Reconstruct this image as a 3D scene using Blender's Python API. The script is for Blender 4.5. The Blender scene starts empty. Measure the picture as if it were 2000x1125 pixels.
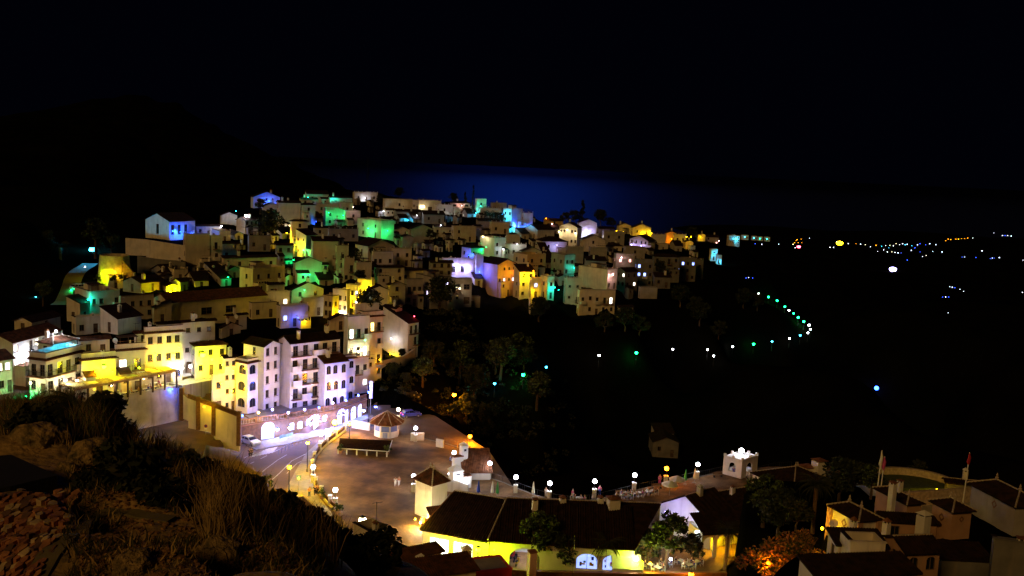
import bpy, math, random, re
import numpy as np
from mathutils import Vector, Matrix, noise
S = bpy.context.scene
COL = S.collection
rnd = random.Random(7)
R = math.radians
# ------------------------------------------------------------------ camera
F = 1850.0; PITCH = R(7.5); ROLL = R(2.6); CAMZ = 52.0
cd = bpy.data.cameras.new('camera'); cam = bpy.data.objects.new('camera', cd); COL.objects.link(cam)
cd.sensor_width = 36; cd.lens = 36*F/2000; cd.clip_start = .5; cd.clip_end = 120000
CM = Matrix.Translation((0, 0, CAMZ)) @ Matrix.Rotation(math.pi/2-PITCH, 4, 'X') @ Matrix.Rotation(ROLL, 4, 'Z')
cam.matrix_world = CM; S.camera = cam
C3 = CM.to_3x3(); CI = CM.inverted()
def ray(px, py):
    return (C3 @ Vector(((px-1000)/F, -(py-562.5)/F, -1))).normalized()
def at(px, py, D):                      # the point seen at a pixel at horizontal distance D
    d = ray(px, py); return Vector((0, 0, CAMZ)) + d*(D/math.hypot(d.x, d.y))
def onz(px, py, z=0.0):                 # the point seen at a pixel at height z
    d = ray(px, py); return Vector((0, 0, CAMZ)) + d*((z-CAMZ)/d.z)
def proj(p):
    v = CI @ Vector(p); return (1000+F*v.x/-v.z, 562.5-F*v.y/-v.z)
# ------------------------------------------------------------------ materials
MATS = {}
def mat(name, col, rough=.85, var=.18, scale=1.2, bump=.15, bscale=None, col2=None, spec=.3, metal=0, emit=None, estr=1, stain=0):
    if name in MATS: return MATS[name]
    m = bpy.data.materials.new(name); m.use_nodes = True; N = m.node_tree.nodes; L = m.node_tree.links
    b = N['Principled BSDF']; b.inputs['Roughness'].default_value = rough; b.inputs['Metallic'].default_value = metal
    b.inputs['Specular IOR Level'].default_value = spec
    tc = N.new('ShaderNodeTexCoord'); nz = N.new('ShaderNodeTexNoise'); nz.inputs['Scale'].default_value = scale
    nz.inputs['Detail'].default_value = 6; L.new(tc.outputs['Object'], nz.inputs['Vector'])
    mx = N.new('ShaderNodeMix'); mx.data_type = 'RGBA'; rp = N.new('ShaderNodeMapRange')
    rp.inputs[1].default_value = .35; rp.inputs[2].default_value = .65
    L.new(nz.outputs['Fac'], rp.inputs[0]); L.new(rp.outputs[0], mx.inputs[0])
    c2 = col2 or [c*(1-var) for c in col]
    mx.inputs[6].default_value = (*[min(1, c*(1+var*.4)) for c in col], 1); mx.inputs[7].default_value = (*c2, 1)
    out = mx.outputs[2]
    if stain:
        n2 = N.new('ShaderNodeTexNoise'); n2.inputs['Scale'].default_value = .9; n2.inputs['Detail'].default_value = 5
        mp = N.new('ShaderNodeMapping'); mp.inputs['Scale'].default_value = (1.3, 1.3, .22)
        L.new(tc.outputs['Object'], mp.inputs[0]); L.new(mp.outputs[0], n2.inputs['Vector'])
        r2 = N.new('ShaderNodeMapRange'); r2.inputs[1].default_value = .56; r2.inputs[2].default_value = .74; r2.inputs[4].default_value = stain
        L.new(n2.outputs['Fac'], r2.inputs[0]); m2 = N.new('ShaderNodeMix'); m2.data_type = 'RGBA'
        L.new(r2.outputs[0], m2.inputs[0]); L.new(out, m2.inputs[6]); m2.inputs[7].default_value = (.25, .2, .15, 1); out = m2.outputs[2]
    L.new(out, b.inputs['Base Color'])
    if bump:
        n3 = N.new('ShaderNodeTexNoise'); n3.inputs['Scale'].default_value = bscale or scale*6; n3.inputs['Detail'].default_value = 5
        L.new(tc.outputs['Object'], n3.inputs['Vector']); bp = N.new('ShaderNodeBump'); bp.inputs['Strength'].default_value = bump
        bp.inputs['Distance'].default_value = .1; L.new(n3.outputs['Fac'], bp.inputs['Height']); L.new(bp.outputs[0], b.inputs['Normal'])
    if emit:
        b.inputs['Emission Color'].default_value = (*emit, 1); b.inputs['Emission Strength'].default_value = estr
    MATS[name] = m; return m
def emat(name, col, s): return mat(name, (.8, .8, .8), emit=col, estr=s, bump=0, var=0)
WHITE = mat('whitewash', (.66, .62, .56), var=.1, scale=.6, stain=.35)
WHITE2 = mat('whitewash_cream', (.66, .58, .46), var=.14, scale=.5, stain=.4)
GREYW = mat('whitewash_grey_dim', (.34, .31, .30), var=.2, scale=.5, stain=.4)  # grey walls; also dim light away from the lamps put into the colour
DIMW = mat('whitewash_shaded', (.16, .15, .14), var=.25, scale=.5, stain=.4)  # whitewash with the dark of unlit places put into its colour
PINKW = mat('whitewash_pink', (.6, .42, .36), var=.12, scale=.5, stain=.3)
OCHRE = mat('ochre_render', (.6, .42, .18), var=.15, scale=.5, stain=.25)
TRIM = mat('brown_trim', (.22, .1, .05), var=.2)
WOOD = mat('dark_wood', (.07, .04, .025), var=.3, scale=4)
FRAME = mat('window_frame', (.12, .08, .05), var=.2)
FRAMEG = mat('green_paint', (.03, .08, .06), var=.2)
GLASS = mat('dark_glass', (.012, .013, .018), rough=.12, var=.2, bump=0, spec=.6)
IRON = mat('black_iron', (.02, .02, .022), rough=.5, var=.2)
STEEL = mat('grey_steel', (.3, .3, .32), rough=.45, metal=.6)
CONC = mat('concrete', (.3, .28, .25), var=.25, scale=.7, stain=.3)
BRICK = mat('brown_brick', (.13, .065, .022), var=.35, scale=2.5, bump=.4)
STONE = mat('rubble_stone', (.22, .14, .09), var=.5, scale=1.6, bump=.8)
MORTAR = mat('mortar_cap', (.45, .36, .27), var=.3, scale=3)
DIRT = mat('dirt', (.1, .055, .028), var=.5, scale=.25, bump=.6, bscale=2)
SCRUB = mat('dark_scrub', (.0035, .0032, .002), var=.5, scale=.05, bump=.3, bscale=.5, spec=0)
RED = mat('red_paint', (.4, .02, .02)); BLUE = mat('blue_paint', (.02, .05, .35)); YEL = mat('yellow_paint', (.6, .4, .03))
GREENP = mat('green_cloth', (.05, .3, .08)); WHP = mat('white_paint', (.78, .78, .78), rough=.5, var=.05, bump=0)
CLOTHW = mat('white_cloth', (.75, .74, .7), var=.08); BLACKC = mat('black_cloth', (.015, .015, .018)); SKIN = mat('skin', (.5, .28, .18), var=.1)
HAIR = mat('brown_hair', (.04, .022, .012)); JEAN = mat('denim', (.05, .08, .18)); ORANGC = mat('orange_cloth', (.55, .18, .05)); PINKC = mat('pink_cloth', (.6, .08, .3))
def tile_mat(name, c1, c2):
    m = mat(name, c1, rough=.9, col2=c2, scale=1.5, bump=0, spec=.1); N = m.node_tree.nodes; L = m.node_tree.links; b = N['Principled BSDF']
    uv = N.new('ShaderNodeTexCoord'); w = N.new('ShaderNodeTexWave'); w.wave_type = 'BANDS'; w.bands_direction = 'X'
    w.inputs['Scale'].default_value = .314*4; w.inputs['Distortion'].default_value = .4; L.new(uv.outputs['UV'], w.inputs['Vector'])
    w2 = N.new('ShaderNodeTexWave'); w2.bands_direction = 'Y'; w2.wave_profile = 'SAW'; w2.inputs['Scale'].default_value = .314*2.5; L.new(uv.outputs['UV'], w2.inputs['Vector'])
    ad = N.new('ShaderNodeMath'); ad.operation = 'MULTIPLY_ADD'; ad.inputs[1].default_value = .3; L.new(w2.outputs['Fac'], ad.inputs[0]); L.new(w.outputs['Fac'], ad.inputs[2])
    bp = N.new('ShaderNodeBump'); bp.inputs['Strength'].default_value = .9; bp.inputs['Distance'].default_value = .08
    L.new(ad.outputs[0], bp.inputs['Height']); L.new(bp.outputs[0], b.inputs['Normal']); return m
TILE = tile_mat('roof_tile', (.11, .042, .022), (.045, .022, .014))
TILED = tile_mat('roof_tile_dark', (.03, .014, .009), (.012, .007, .005))
TILEL = tile_mat('roof_tile_light', (.24, .1, .05), (.13, .055, .03))
# ------------------------------------------------------------------ mesh building
class MB:
    def __init__(s): s.v = []; s.f = []; s.uv = []; s.mi = []; s.ms = []
    def m(s, mt):
        if mt not in s.ms: s.ms.append(mt)
        return s.ms.index(mt)
    def face(s, pts, mt=None, uv=None):
        i = len(s.v); s.v += [tuple(p) for p in pts]; s.f.append(tuple(range(i, i+len(pts))))
        s.uv.append(uv or [(0, 0)]*len(pts)); s.mi.append(s.m(mt) if mt else 0)
    def box(s, a, b, mt=None, M=None):
        x0, y0, z0 = a; x1, y1, z1 = b
        P = [Vector(p) for p in ((x0,y0,z0),(x1,y0,z0),(x1,y1,z0),(x0,y1,z0),(x0,y0,z1),(x1,y0,z1),(x1,y1,z1),(x0,y1,z1))]
        if M is not None: P = [M @ p for p in P]
        i = len(s.v); s.v += [tuple(p) for p in P]; k = s.m(mt) if mt else 0
        for f in ((0,3,2,1),(4,5,6,7),(0,1,5,4),(1,2,6,5),(2,3,7,6),(3,0,4,7)):
            s.f.append(tuple(i+j for j in f)); s.uv.append([(0,0)]*4); s.mi.append(k)
    def tube(s, pts, rad, n=6, mt=None, cap=True):
        pts = [Vector(p) for p in pts]; rad = rad if hasattr(rad, '__len__') else [rad]*len(pts)
        i = len(s.v); k = s.m(mt) if mt else 0
        for j, p in enumerate(pts):
            d = (pts[min(j+1, len(pts)-1)]-pts[max(j-1, 0)]).normalized()
            a = d.cross(Vector((0, 0, 1)) if abs(d.z) < .9 else Vector((1, 0, 0))).normalized(); b = d.cross(a)
            for q in range(n):
                t = 2*math.pi*q/n; s.v.append(tuple(p+(a*math.cos(t)+b*math.sin(t))*rad[j]))
        for j in range(len(pts)-1):
            for q in range(n):
                s.f.append((i+j*n+q, i+j*n+(q+1) % n, i+(j+1)*n+(q+1) % n, i+(j+1)*n+q)); s.uv.append([(0,0)]*4); s.mi.append(k)
        if cap:
            for j in (0, len(pts)-1):
                s.f.append(tuple(i+j*n+q for q in range(n))); s.uv.append([(0,0)]*n); s.mi.append(k)
    def lathe(s, prof, n=12, o=(0,0,0), mt=None):     # prof: (r, z) list
        s_o = Vector(o); i = len(s.v); k = s.m(mt) if mt else 0
        for r, z in prof:
            for q in range(n):
                t = 2*math.pi*(q+.5)/n; s.v.append((s_o.x+r*math.cos(t), s_o.y+r*math.sin(t), s_o.z+z))
        for j in range(len(prof)-1):
            for q in range(n):
                s.f.append((i+j*n+q, i+j*n+(q+1) % n, i+(j+1)*n+(q+1) % n, i+(j+1)*n+q)); s.uv.append([(0,0)]*4); s.mi.append(k)
        for j in (0, len(prof)-1):
            s.f.append(tuple(i+j*n+q for q in range(n))); s.uv.append([(0,0)]*n); s.mi.append(k)
    def mesh(s, name, mt=None, smooth=False):
        me = bpy.data.meshes.new(name); me.from_pydata(s.v, [], s.f)
        ms = s.ms if s.ms else [mt or WHITE]
        for q in ms: me.materials.append(q)
        if s.ms: me.polygons.foreach_set('material_index', s.mi)
        ul = me.uv_layers.new(name='uv'); fl = [c for u in s.uv for p in u for c in p]; ul.data.foreach_set('uv', fl)
        if smooth: me.polygons.foreach_set('use_smooth', [True]*len(me.polygons))
        me.update(); return me
    def obj(s, name, mt=None, parent=None, loc=None, smooth=False, **kw):
        return link(name, s.mesh(name, mt, smooth), parent, loc, **kw)
def link(name, data, parent=None, loc=None, rot=None, label=None, cat=None, group=None, kind=None):
    o = bpy.data.objects.new(name, data); COL.objects.link(o)
    if parent is not None: o.parent = parent
    if loc is not None: o.location = loc
    if rot is not None: o.rotation_euler = (0, 0, rot) if not hasattr(rot, '__len__') else rot
    return tag(o, label, cat, group, kind)
def tag(o, label=None, cat=None, group=None, kind=None):
    if label: o['label'] = label
    if cat: o['category'] = cat
    if group: o['group'] = group
    if kind: o['kind'] = kind
    return o
def empty(name, loc, rot=0, label=None, cat=None, group=None): return link(name, None, None, loc, rot, label, cat, group)
CH = {}
def copy_tree(o, parent=None, **kw):
    c = o.copy(); COL.objects.link(c); c.parent = parent
    for ch in list(o.children): copy_tree(ch, c)
    return c
def place(o, loc, rot=0, sc=1, label=None, group=None):
    c = copy_tree(o); c.location = loc; c.rotation_euler = (0, 0, rot); c.scale = (sc, sc, sc)
    if label: c['label'] = label
    if group: c['group'] = group
    return c
def light(name, loc, col, power, rad=.15, parent=None, spot=None, rot=None):
    ld = bpy.data.lights.new(name, 'SPOT' if spot else 'POINT'); ld.energy = power; ld.color = col; ld.shadow_soft_size = rad
    if spot: ld.spot_size = R(spot); ld.spot_blend = .6
    o = bpy.data.objects.new(name, ld); COL.objects.link(o); o.location = loc
    if parent: o.parent = parent
    if rot: o.rotation_euler = rot
    return o
# ------------------------------------------------------------------ walls with real openings
def wallface(mb, O, U, Wd, H, inn, ops, mt, z0=0.0):
    """rectangle O + u*U + v*Z, openings (u0,v0,u1,v1,arch), reveal depth .22 along inn"""
    O = Vector(O); U = Vector(U); inn = Vector(inn); Z = Vector((0, 0, 1))
    us = sorted({0.0, Wd} | {o[0] for o in ops} | {o[2] for o in ops}); vs = sorted({z0, H} | {o[1] for o in ops} | {o[3] for o in ops})
    P = lambda u, v, d=0: O+U*u+Z*v+inn*d
    for a, b in zip(us, us[1:]):
        for c, d in zip(vs, vs[1:]):
            cu, cv = (a+b)/2, (c+d)/2
            if any(o[0] < cu < o[2] and o[1] < cv < o[3] for o in ops): continue
            mb.face([P(a, c), P(b, c), P(b, d), P(a, d)], mt)
    for (a, c, b, d, arch) in ops:
        dp = .22 if not arch else .3
        mb.face([P(a, c), P(a, c, dp), P(a, d, dp), P(a, d)], mt); mb.face([P(b, c), P(b, d), P(b, d, dp), P(b, c, dp)], mt)
        mb.face([P(a, c), P(b, c), P(b, c, dp), P(a, c, dp)], mt); mb.face([P(a, d), P(a, d, dp), P(b, d, dp), P(b, d)], mt)
        if arch:
            r = (b-a)/2; cc = (a+b)/2; r2 = min(r, (d-c)*.5); vc = d-r2
            for sgn in (-1, 1):
                cor = (cc+sgn*r, d); pr = None
                for q in range(7):
                    t = math.pi/2*q/6; pt = (cc+sgn*r*math.cos(t), vc+r2*math.sin(t))
                    if pr: mb.face([P(*cor, .03), P(*pr, .03), P(*pt, .03)], mt)
                    pr = pt
WMESH = {}
def win_mesh(w, h, style):
    k = (round(w, 1), round(h, 1), style)
    if k in WMESH: return WMESH[k]
    w, h = k[0], k[1]; f = MB(); t = .06; fm = FRAMEG if style == 'shut' else FRAME
    if style == 'door':
        f.box((0, .1, 0), (w, .15, h), WOOD); f.box((w*.2, .08, h*.55), (w*.8, .1, h*.9), FRAME); p = MB(); p.box((w*.82, .05, h*.45), (w*.88, .1, h*.5), STEEL)
        WMESH[k] = (f.mesh('door'), p.mesh('handle')); return WMESH[k]
    for a, b in (((0, 0), (t, h)), ((w-t, 0), (w, h)), ((t, 0), (w-t, t)), ((t, h-t), (w-t, h)), ((w/2-t/2, t), (w/2+t/2, h-t))):
        f.box((a[0], .1, a[1]), (b[0], .16, b[1]), fm)
    if h > 1.3 and style != 'arch': f.box((t, .11, h*.55), (w-t, .15, h*.55+.05), fm)
    if style != 'arch': f.box((-.08, -.09, -.09), (w+.08, .12, -.004), TRIM)
    if style == 'grille':
        for q in range(1, int(w/.16)): f.box((q*.16, -.06, 0), (q*.16+.025, -.035, h), IRON)
        for z in (.2, h/2, h-.2): f.box((0, -.065, z), (w, -.06, z+.03), IRON)
    if style == 'shut':
        for sx in (-w*.48, w): f.box((sx, -.05, 0), (sx+w*.48, -.01, h), FRAMEG)
    p = MB(); p.box((0, .17, 0), (w, .19, h), GLASS)
    WMESH[k] = (f.mesh('window'), p.mesh('pane')); return WMESH[k]
PLIT = {}
def pane_lit(w, h, em):
    k = (round(w, 1), round(h, 1), em.name)
    if k not in PLIT:
        p = MB(); p.box((0, .17, 0), (k[0], .19, k[1]), em); PLIT[k] = p.mesh('lit_pane')
    return PLIT[k]
BMESH = {}
def balc_mesh(w, dep=.8, solid=False):
    k = (round(w, 1), dep, solid)
    if k in BMESH: return BMESH[k]
    a = MB(); a.box((0, -dep, -.14), (w, 0, 0), TRIM if not solid else WHITE)
    b = MB(); h = .95
    if solid:
        b.box((0, -dep, .003), (w, -dep+.12, h), WHITE); b.box((0, -dep+.12, .003), (.12, 0, h), WHITE); b.box((w-.12, -dep+.12, .003), (w, 0, h), WHITE)
    else:
        b.box((0, -dep, h-.05), (w, -dep+.05, h), IRON); b.box((0, -dep+.05, h-.05), (.05, 0, h), IRON); b.box((w-.05, -dep+.05, h-.05), (w, 0, h), IRON)
        n = max(3, int(w/.22))
        for q in range(n+1):
            x = (w-.03)*q/n; b.box((x, -dep+.01, 0), (x+.025, -dep+.035, h-.05), IRON)
        for q in range(3):
            for x in (.01, w-.035): b.box((x, -dep+.05+(dep-.1)*q/3, 0), (x+.025, -dep+.075+(dep-.1)*q/3, h-.05), IRON)
    BMESH[k] = (a.mesh('balcony'), b.mesh('railing')); return BMESH[k]
def opening_parts(root, O, ang, ops):
    """frames, panes and balconies; O = face origin in the house frame, ang = face direction; ops (u0,v0,u1,v1,arch,style,lit,balc)"""
    U = Vector((math.cos(ang), math.sin(ang), 0))
    for (a, c, b, d, arch, style, lit, balc) in ops:
        fm, pm = win_mesh(b-a, d-c, 'arch' if arch and style == 'win' else style)
        w = link('door' if style == 'door' else 'window', fm, root, Vector(O)+U*a+Vector((0, 0, c)), ang)
        if style == 'door': link('handle', pm, w)
        else: link('pane', pane_lit(b-a, d-c, lit) if lit else pm, w)
        if balc:
            bw = (b-a)+.8; s, r_ = balc_mesh(bw, .8, balc == 'solid')
            q = link('balcony', s, root, Vector(O)+U*(a-.4)+Vector((0, 0, c-.02)), ang); link('railing', r_, q)
# ------------------------------------------------------------------ roofs
def panel(mb, e0, e1, r0, r1, mt, corr, thick=.1):
    """roof plane: eave e0-e1, upper edge r0-r1 (may be shorter); columns run straight up the slope"""
    e0, e1, r0, r1 = map(Vector, (e0, e1, r0, r1)); U = (e1-e0); Lg = U.length; U.normalize()
    up = (r0-e0) - U*((r0-e0).dot(U)); SL = up.length; up.normalize(); nrm = U.cross(up).normalized()
    if nrm.z < 0: nrm = -nrm
    ul = max(0, (r0-e0).dot(U)); ur = max(0, Lg-(r1-e0).dot(U))
    us = {0.0, Lg, ul, Lg-ur}
    if corr:
        n = int(Lg/(corr/4)); us |= {Lg*i/n for i in range(n+1)}
    us = sorted(u for u in us if 0 <= u <= Lg); top = []; bot = []
    for u in us:
        t = min(1.0, u/ul if ul > 1e-4 else 1.0, (Lg-u)/ur if ur > 1e-4 else 1.0)
        off = nrm*(.055*math.cos(2*math.pi*u/corr)+.055) if corr else Vector((0, 0, 0))
        bot.append((e0+U*u+off, u, 0)); top.append((e0+U*u+up*(SL*t)+off, u, SL*t))
    for i in range(len(us)-1):
        a, b, c, d = bot[i], bot[i+1], top[i+1], top[i]
        pts = [a[0], b[0], c[0], d[0]]; uv = [(a[1], a[2]), (b[1], b[2]), (c[1], c[2]), (d[1], d[2])]
        if (c[0]-b[0]).length < 1e-4: pts = [pts[0], pts[1], pts[3]]; uv = [uv[0], uv[1], uv[3]]
        elif (d[0]-a[0]).length < 1e-4: pts = pts[:3]; uv = uv[:3]
        mb.face(pts, mt, uv)
        if corr or i == 0 or True:
            lo = nrm*-thick; mb.face([a[0], e0+U*a[1]+lo, e0+U*b[1]+lo, b[0]], mt)
    lo = nrm*-thick
    mb.face([e0+lo, e1+lo, r1+lo] + ([r0+lo] if (r0-r1).length > 1e-3 else []), mt)
    if ul < 1e-4: mb.face([e0+nrm*.05, r0+nrm*.05, r0+lo, e0+lo], mt)
    if ur < 1e-4: mb.face([e1+nrm*.05, e1+lo, r1+lo, r1+nrm*.05], mt)
def caps(mb, a, b, mt=None, r=.1, step=.35):
    a, b = Vector(a), Vector(b); n = max(1, int((b-a).length/step))
    for i in range(n):
        p = a.lerp(b, i/n); q = a.lerp(b, (i+.9)/n); mb.tube([p+Vector((0,0,.08)), q+Vector((0,0,.11))], [r*1.15, r*.8], 6, mt or MORTAR)
CHM = {}
def chimney(parent, loc, h=1.1, w=.55, rot=0, style=0):
    k = (h, w, style)
    if k not in CHM:
        m = MB(); m.box((-w/2, -w/2, -1.6), (w/2, w/2, h), WHITE)
        for sx in (-1, 1):
            for sy in (-1, 1): m.box((sx*w*.36-.06, sy*w*.36-.06, h), (sx*w*.36+.06, sy*w*.36+.06, h+.22), WHITE)
        m.box((-w*.3, -w*.3, h), (w*.3, w*.3, h+.18), BLACKC)
        if style == 0: m.box((-w*.6, -w*.6, h+.22), (w*.6, w*.6, h+.3), TILEL)
        else:
            b = w*.62; z = h+.22; P = [(-b,-b,z),(b,-b,z),(b,b,z),(-b,b,z)]
            for q in range(4): m.face([P[q], P[(q+1) % 4], (0, 0, z+.35)], WHITE if style == 2 else TILEL)
            m.face(P, WHITE)
        CHM[k] = m.mesh('chimney')
    return link('chimney', CHM[k], parent, loc, rot)
def solve_len(C, u, xt, zref):
    lo, hi = .3, 90.0; s = 1 if proj(C+u*5)[0] > proj(C)[0] else -1
    for _ in range(40):
        m = (lo+hi)/2; x = proj(C+u*m)[0]
        if (x-xt)*s < 0: lo = m
        else: hi = m
    return min(lo, 70)
GROUND = []      # (x, y, z) heights the terrain is fitted to
EMW = {'w': ((1, .93, .8), 6), 'b': ((.25, .35, 1), 5), 'y': ((1, .72, .2), 5), 'v': ((.7, .6, 1), 6), 'p': ((1, .45, .4), 4)}
def em(c): return emat('lit_pane_'+c, EMW[c][0], EMW[c][1])
def house(xl, xc, xr, yt, yb, yaw, roof, label, D=None, wl=None, wr=None, st=None, depth=9, wall=None, tile=None, lit='', balc=0, cat='house',
          name='village_house', group='whitewashed houses of the hill village', corr=0, rise=.4, over=.35, chim=None, parapet=1.0, ww=(.9, 1.25), arch=False, sub=7, shut=False, door=1, root=None, nosplit=False):
    D = D or DV((xl+xr)/2, yb)
    rg = random.Random(int(xl*7+yt*13)); C = at(xc, yt, D); zt = C.z; zb = at(xc, yb, D).z; H = max(2.4, zt-zb)
    az = math.atan2(C.x, C.y); a = R(yaw)-az
    ux = Vector((math.cos(a), math.sin(a), 0)); uy = Vector((-math.sin(a), math.cos(a), 0))
    LX = solve_len(C, ux, xr, zt) if xr-xc > 1.5 else depth
    LY = solve_len(C, uy, xl, zt) if xc-xl > 1.5 else depth
    B = Vector((C.x, C.y, zt-H)); zt = H
    if root is None: root = empty(name, B, a, label, cat, group); off = Vector((0, 0, 0)); part = root
    else:
        part = link('wing', None, root, root.matrix_basis.inverted() @ B, a-root.rotation_euler.z)
    for q in () if sub <= 3.5 else (B, B+ux*LX*.5, B+uy*LY*.5, B+ux*LX, B+uy*LY): GROUND.append((q.x, q.y, B.z-.2))
    q = B-(ux+uy)*3.5
    if sub > 3.5: GROUND.append((q.x, q.y, B.z-1.2))
    wm = wall or rg.choice([WHITE, WHITE, WHITE2]); tm = tile or TILED
    st = st or max(1, round(H/2.9)); sh = H/st
    def mk(Wd, n):
        ops = []; n = n if n is not None else min(7, max(1, int(Wd/3.1)))
        if n == 0: return ops
        for s_ in range(st):
            for i in range(n):
                if rg.random() < (.12 if st*n > 2 and root.name != 'hotel' else 0): continue
                w, h = ww; w = min(w, Wd/n*.6); h = min(h, sh*.55); cx = Wd*(i+.5)/n+rg.uniform(-.15, .15)
                style = 'win' if arch else rg.choice(['win', 'win', 'grille'] + (['shut'] if shut else [])); bal = 0; v = s_*sh+(sh-h)*.55
                if door and s_ == 0 and i == n//2: style = 'door'; h = min(2.05, sh*.8); v = .02
                elif balc and s_ > 0 and rg.random() < balc: bal = 'solid' if rg.random() < .25 else 1; h = min(2.0, sh*.75); v = s_*sh+.12; style = 'win'
                l = em(rg.choice(lit)) if lit and style != 'door' and rg.random() < .28 else None
                ops.append((cx-w/2, v, cx+w/2, v+h, arch and style != 'door', style, l, bal))
        return ops
    opr, opl = mk(LX, wr), mk(LY, wl)
    mb = MB()
    wallface(mb, (0, 0, 0), (1, 0, 0), LX, H, (0, 1, 0), [o[:5] for o in opr], wm, -sub)
    opl2 = opl
    wallface(mb, (0, LY, 0), (0, -1, 0), LY, H, (1, 0, 0), [o[:5] for o in opl2], wm, -sub)
    mb.face([(LX, 0, -sub), (LX, LY, -sub), (LX, LY, H), (LX, 0, H)], wm); mb.face([(LX, LY, -sub), (0, LY, -sub), (0, LY, H), (LX, LY, H)], wm)
    opening_parts(part, (0, 0, 0), 0, opr); opening_parts(part, (0, LY, 0), -math.pi/2, opl2)
    o = over; rf = MB()
    if roof in 'gG':
        along_x = roof == 'g'; W_ = LY if along_x else LX; rz = H+W_/2*rise; h0 = H-o*rise+.03
        if along_x:
            mb.face([(0, LY, H), (0, 0, H), (0, LY/2, rz)], wm); mb.face([(LX, 0, H), (LX, LY, H), (LX, LY/2, rz)], wm)
            panel(rf, (-o, -o, h0), (LX+o, -o, h0), (-o, LY/2, rz+.05), (LX+o, LY/2, rz+.05), tm, corr); panel(rf, (LX+o, LY+o, h0), (-o, LY+o, h0), (LX+o, LY/2, rz+.05), (-o, LY/2, rz+.05), tm, corr)
            rl = ((-o, LY/2, rz), (LX+o, LY/2, rz))
        else:
            mb.face([(0, 0, H), (LX, 0, H), (LX/2, 0, rz)], wm); mb.face([(LX, LY, H), (0, LY, H), (LX/2, LY, rz)], wm)
            panel(rf, (-o, LY+o, h0), (-o, -o, h0), (LX/2, LY+o, rz+.05), (LX/2, -o, rz+.05), tm, corr); panel(rf, (LX+o, -o, h0), (LX+o, LY+o, h0), (LX/2, -o, rz+.05), (LX/2, LY+o, rz+.05), tm, corr)
            rl = ((LX/2, -o, rz), (LX/2, LY+o, rz))
        caps(rf, *rl, r=.09 if corr else .07, step=.35 if corr else 1.2, mt=None if corr else tm); top = rz
    elif roof in 'hp':
        m_ = min(LX, LY)/2+o; rz = H+m_*rise; h0 = H+.02; A = [(-o, -o, h0), (LX+o, -o, h0), (LX+o, LY+o, h0), (-o, LY+o, h0)]
        if LX >= LY: r1, r2 = (-o+m_, LY/2, rz), (LX+o-m_, LY/2, rz)
        else: r1, r2 = (LX/2, -o+m_, rz), (LX/2, LY+o-m_, rz)
        if LX >= LY:
            panel(rf, A[0], A[1], r1, r2, tm, corr); panel(rf, A[2], A[3], r2, r1, tm, corr); panel(rf, A[3], A[0], r1, r1, tm, corr); panel(rf, A[1], A[2], r2, r2, tm, corr)
        else:
            panel(rf, A[3], A[0], r2, r1, tm, corr); panel(rf, A[1], A[2], r1, r2, tm, corr); panel(rf, A[0], A[1], r1, r1, tm, corr); panel(rf, A[2], A[3], r2, r2, tm, corr)
        n1 = r1; hips = ((A[0], r1), (A[1], r2 if LX >= LY else r1), (A[3], r1 if LX >= LY else r2), (A[2], r2), (r1, r2))
        for p, q in hips: caps(rf, p, q, r=.09 if corr else .06, step=.35 if corr else 1.2, mt=None if corr else tm)
        if corr:
            for q in {r1, r2}: rf.lathe([(.04, 0), (.12, .05), (.2, .3), (.06, .42), (.12, .52), (.02, .8)], 8, q, MORTAR)
        top = rz
    elif roof in 'sS':        # single slope, low at right face (s) or low at left face (S)
        if roof == 's':
            rz = H+LY*rise; panel(rf, (-o, -o, H-.05), (LX+o, -o, H-.05), (-o, LY, rz), (LX+o, LY, rz), tm, corr)
            for x in (0, LX): mb.face([(x, 0, H), (x, LY, H), (x, LY, rz)], wm)
            mb.face([(0, LY, H), (LX, LY, H), (LX, LY, rz), (0, LY, rz)], wm)
        else:
            rz = H+LX*rise; panel(rf, (-o, LY+o, H-.05), (-o, -o, H-.05), (LX, LY+o, rz), (LX, -o, rz), tm, corr)
            for y in (0, LY): mb.face([(0, y, H), (LX, y, H), (LX, y, rz)], wm)
            mb.face([(LX, 0, H), (LX, LY, H), (LX, LY, rz), (LX, 0, rz)], wm)
        top = H+.3
    else:                     # terrace with parapet
        t = .22; ph = H+parapet
        mb.face([(0, 0, H), (LX, 0, H), (LX, LY, H), (0, LY, H)], CONC)
        mb.box((0, 0, H+.003), (LX, t, ph), wm); mb.box((0, t, H+.003), (t, LY, ph), wm); mb.box((LX-t, t, H+.003), (LX, LY, ph), wm); mb.box((t, LY-t, H+.003), (LX-t, LY, ph), wm)
        rf.box((-.1, -.1, ph+.002), (LX+.1, t+.06, ph+.08), tm if rg.random() < .5 or roof == 'T' else wm); rf.box((-.1, t+.06, ph+.002), (t+.06, LY+.1, ph+.08), tm)
        if roof == 'T':       # tiled cornice under the parapet
            panel(rf, (-.45, -.45, H-.15), (LX+.45, -.45, H-.15), (0, -.01, H+.1), (LX, -.01, H+.1), TILE, corr or .3); panel(rf, (-.45, LY, H-.15), (-.45, -.45, H-.15), (-.01, LY, H+.1), (-.01, 0, H+.1), TILE, corr or .3)
        top = H
        if LX > 5 and LY > 4 and rg.random() < .55 and not nosplit:      # stair hut
            x = rg.uniform(1, LX-4); mb.box((x, LY*.45, H+.003), (x+2.6, LY*.45+2.4, H+2.2), wm); rf.box((x-.2, LY*.45-.2, H+2.203), (x+2.8, LY*.45+2.6, H+2.33), tm)
    ax_ = None
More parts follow.
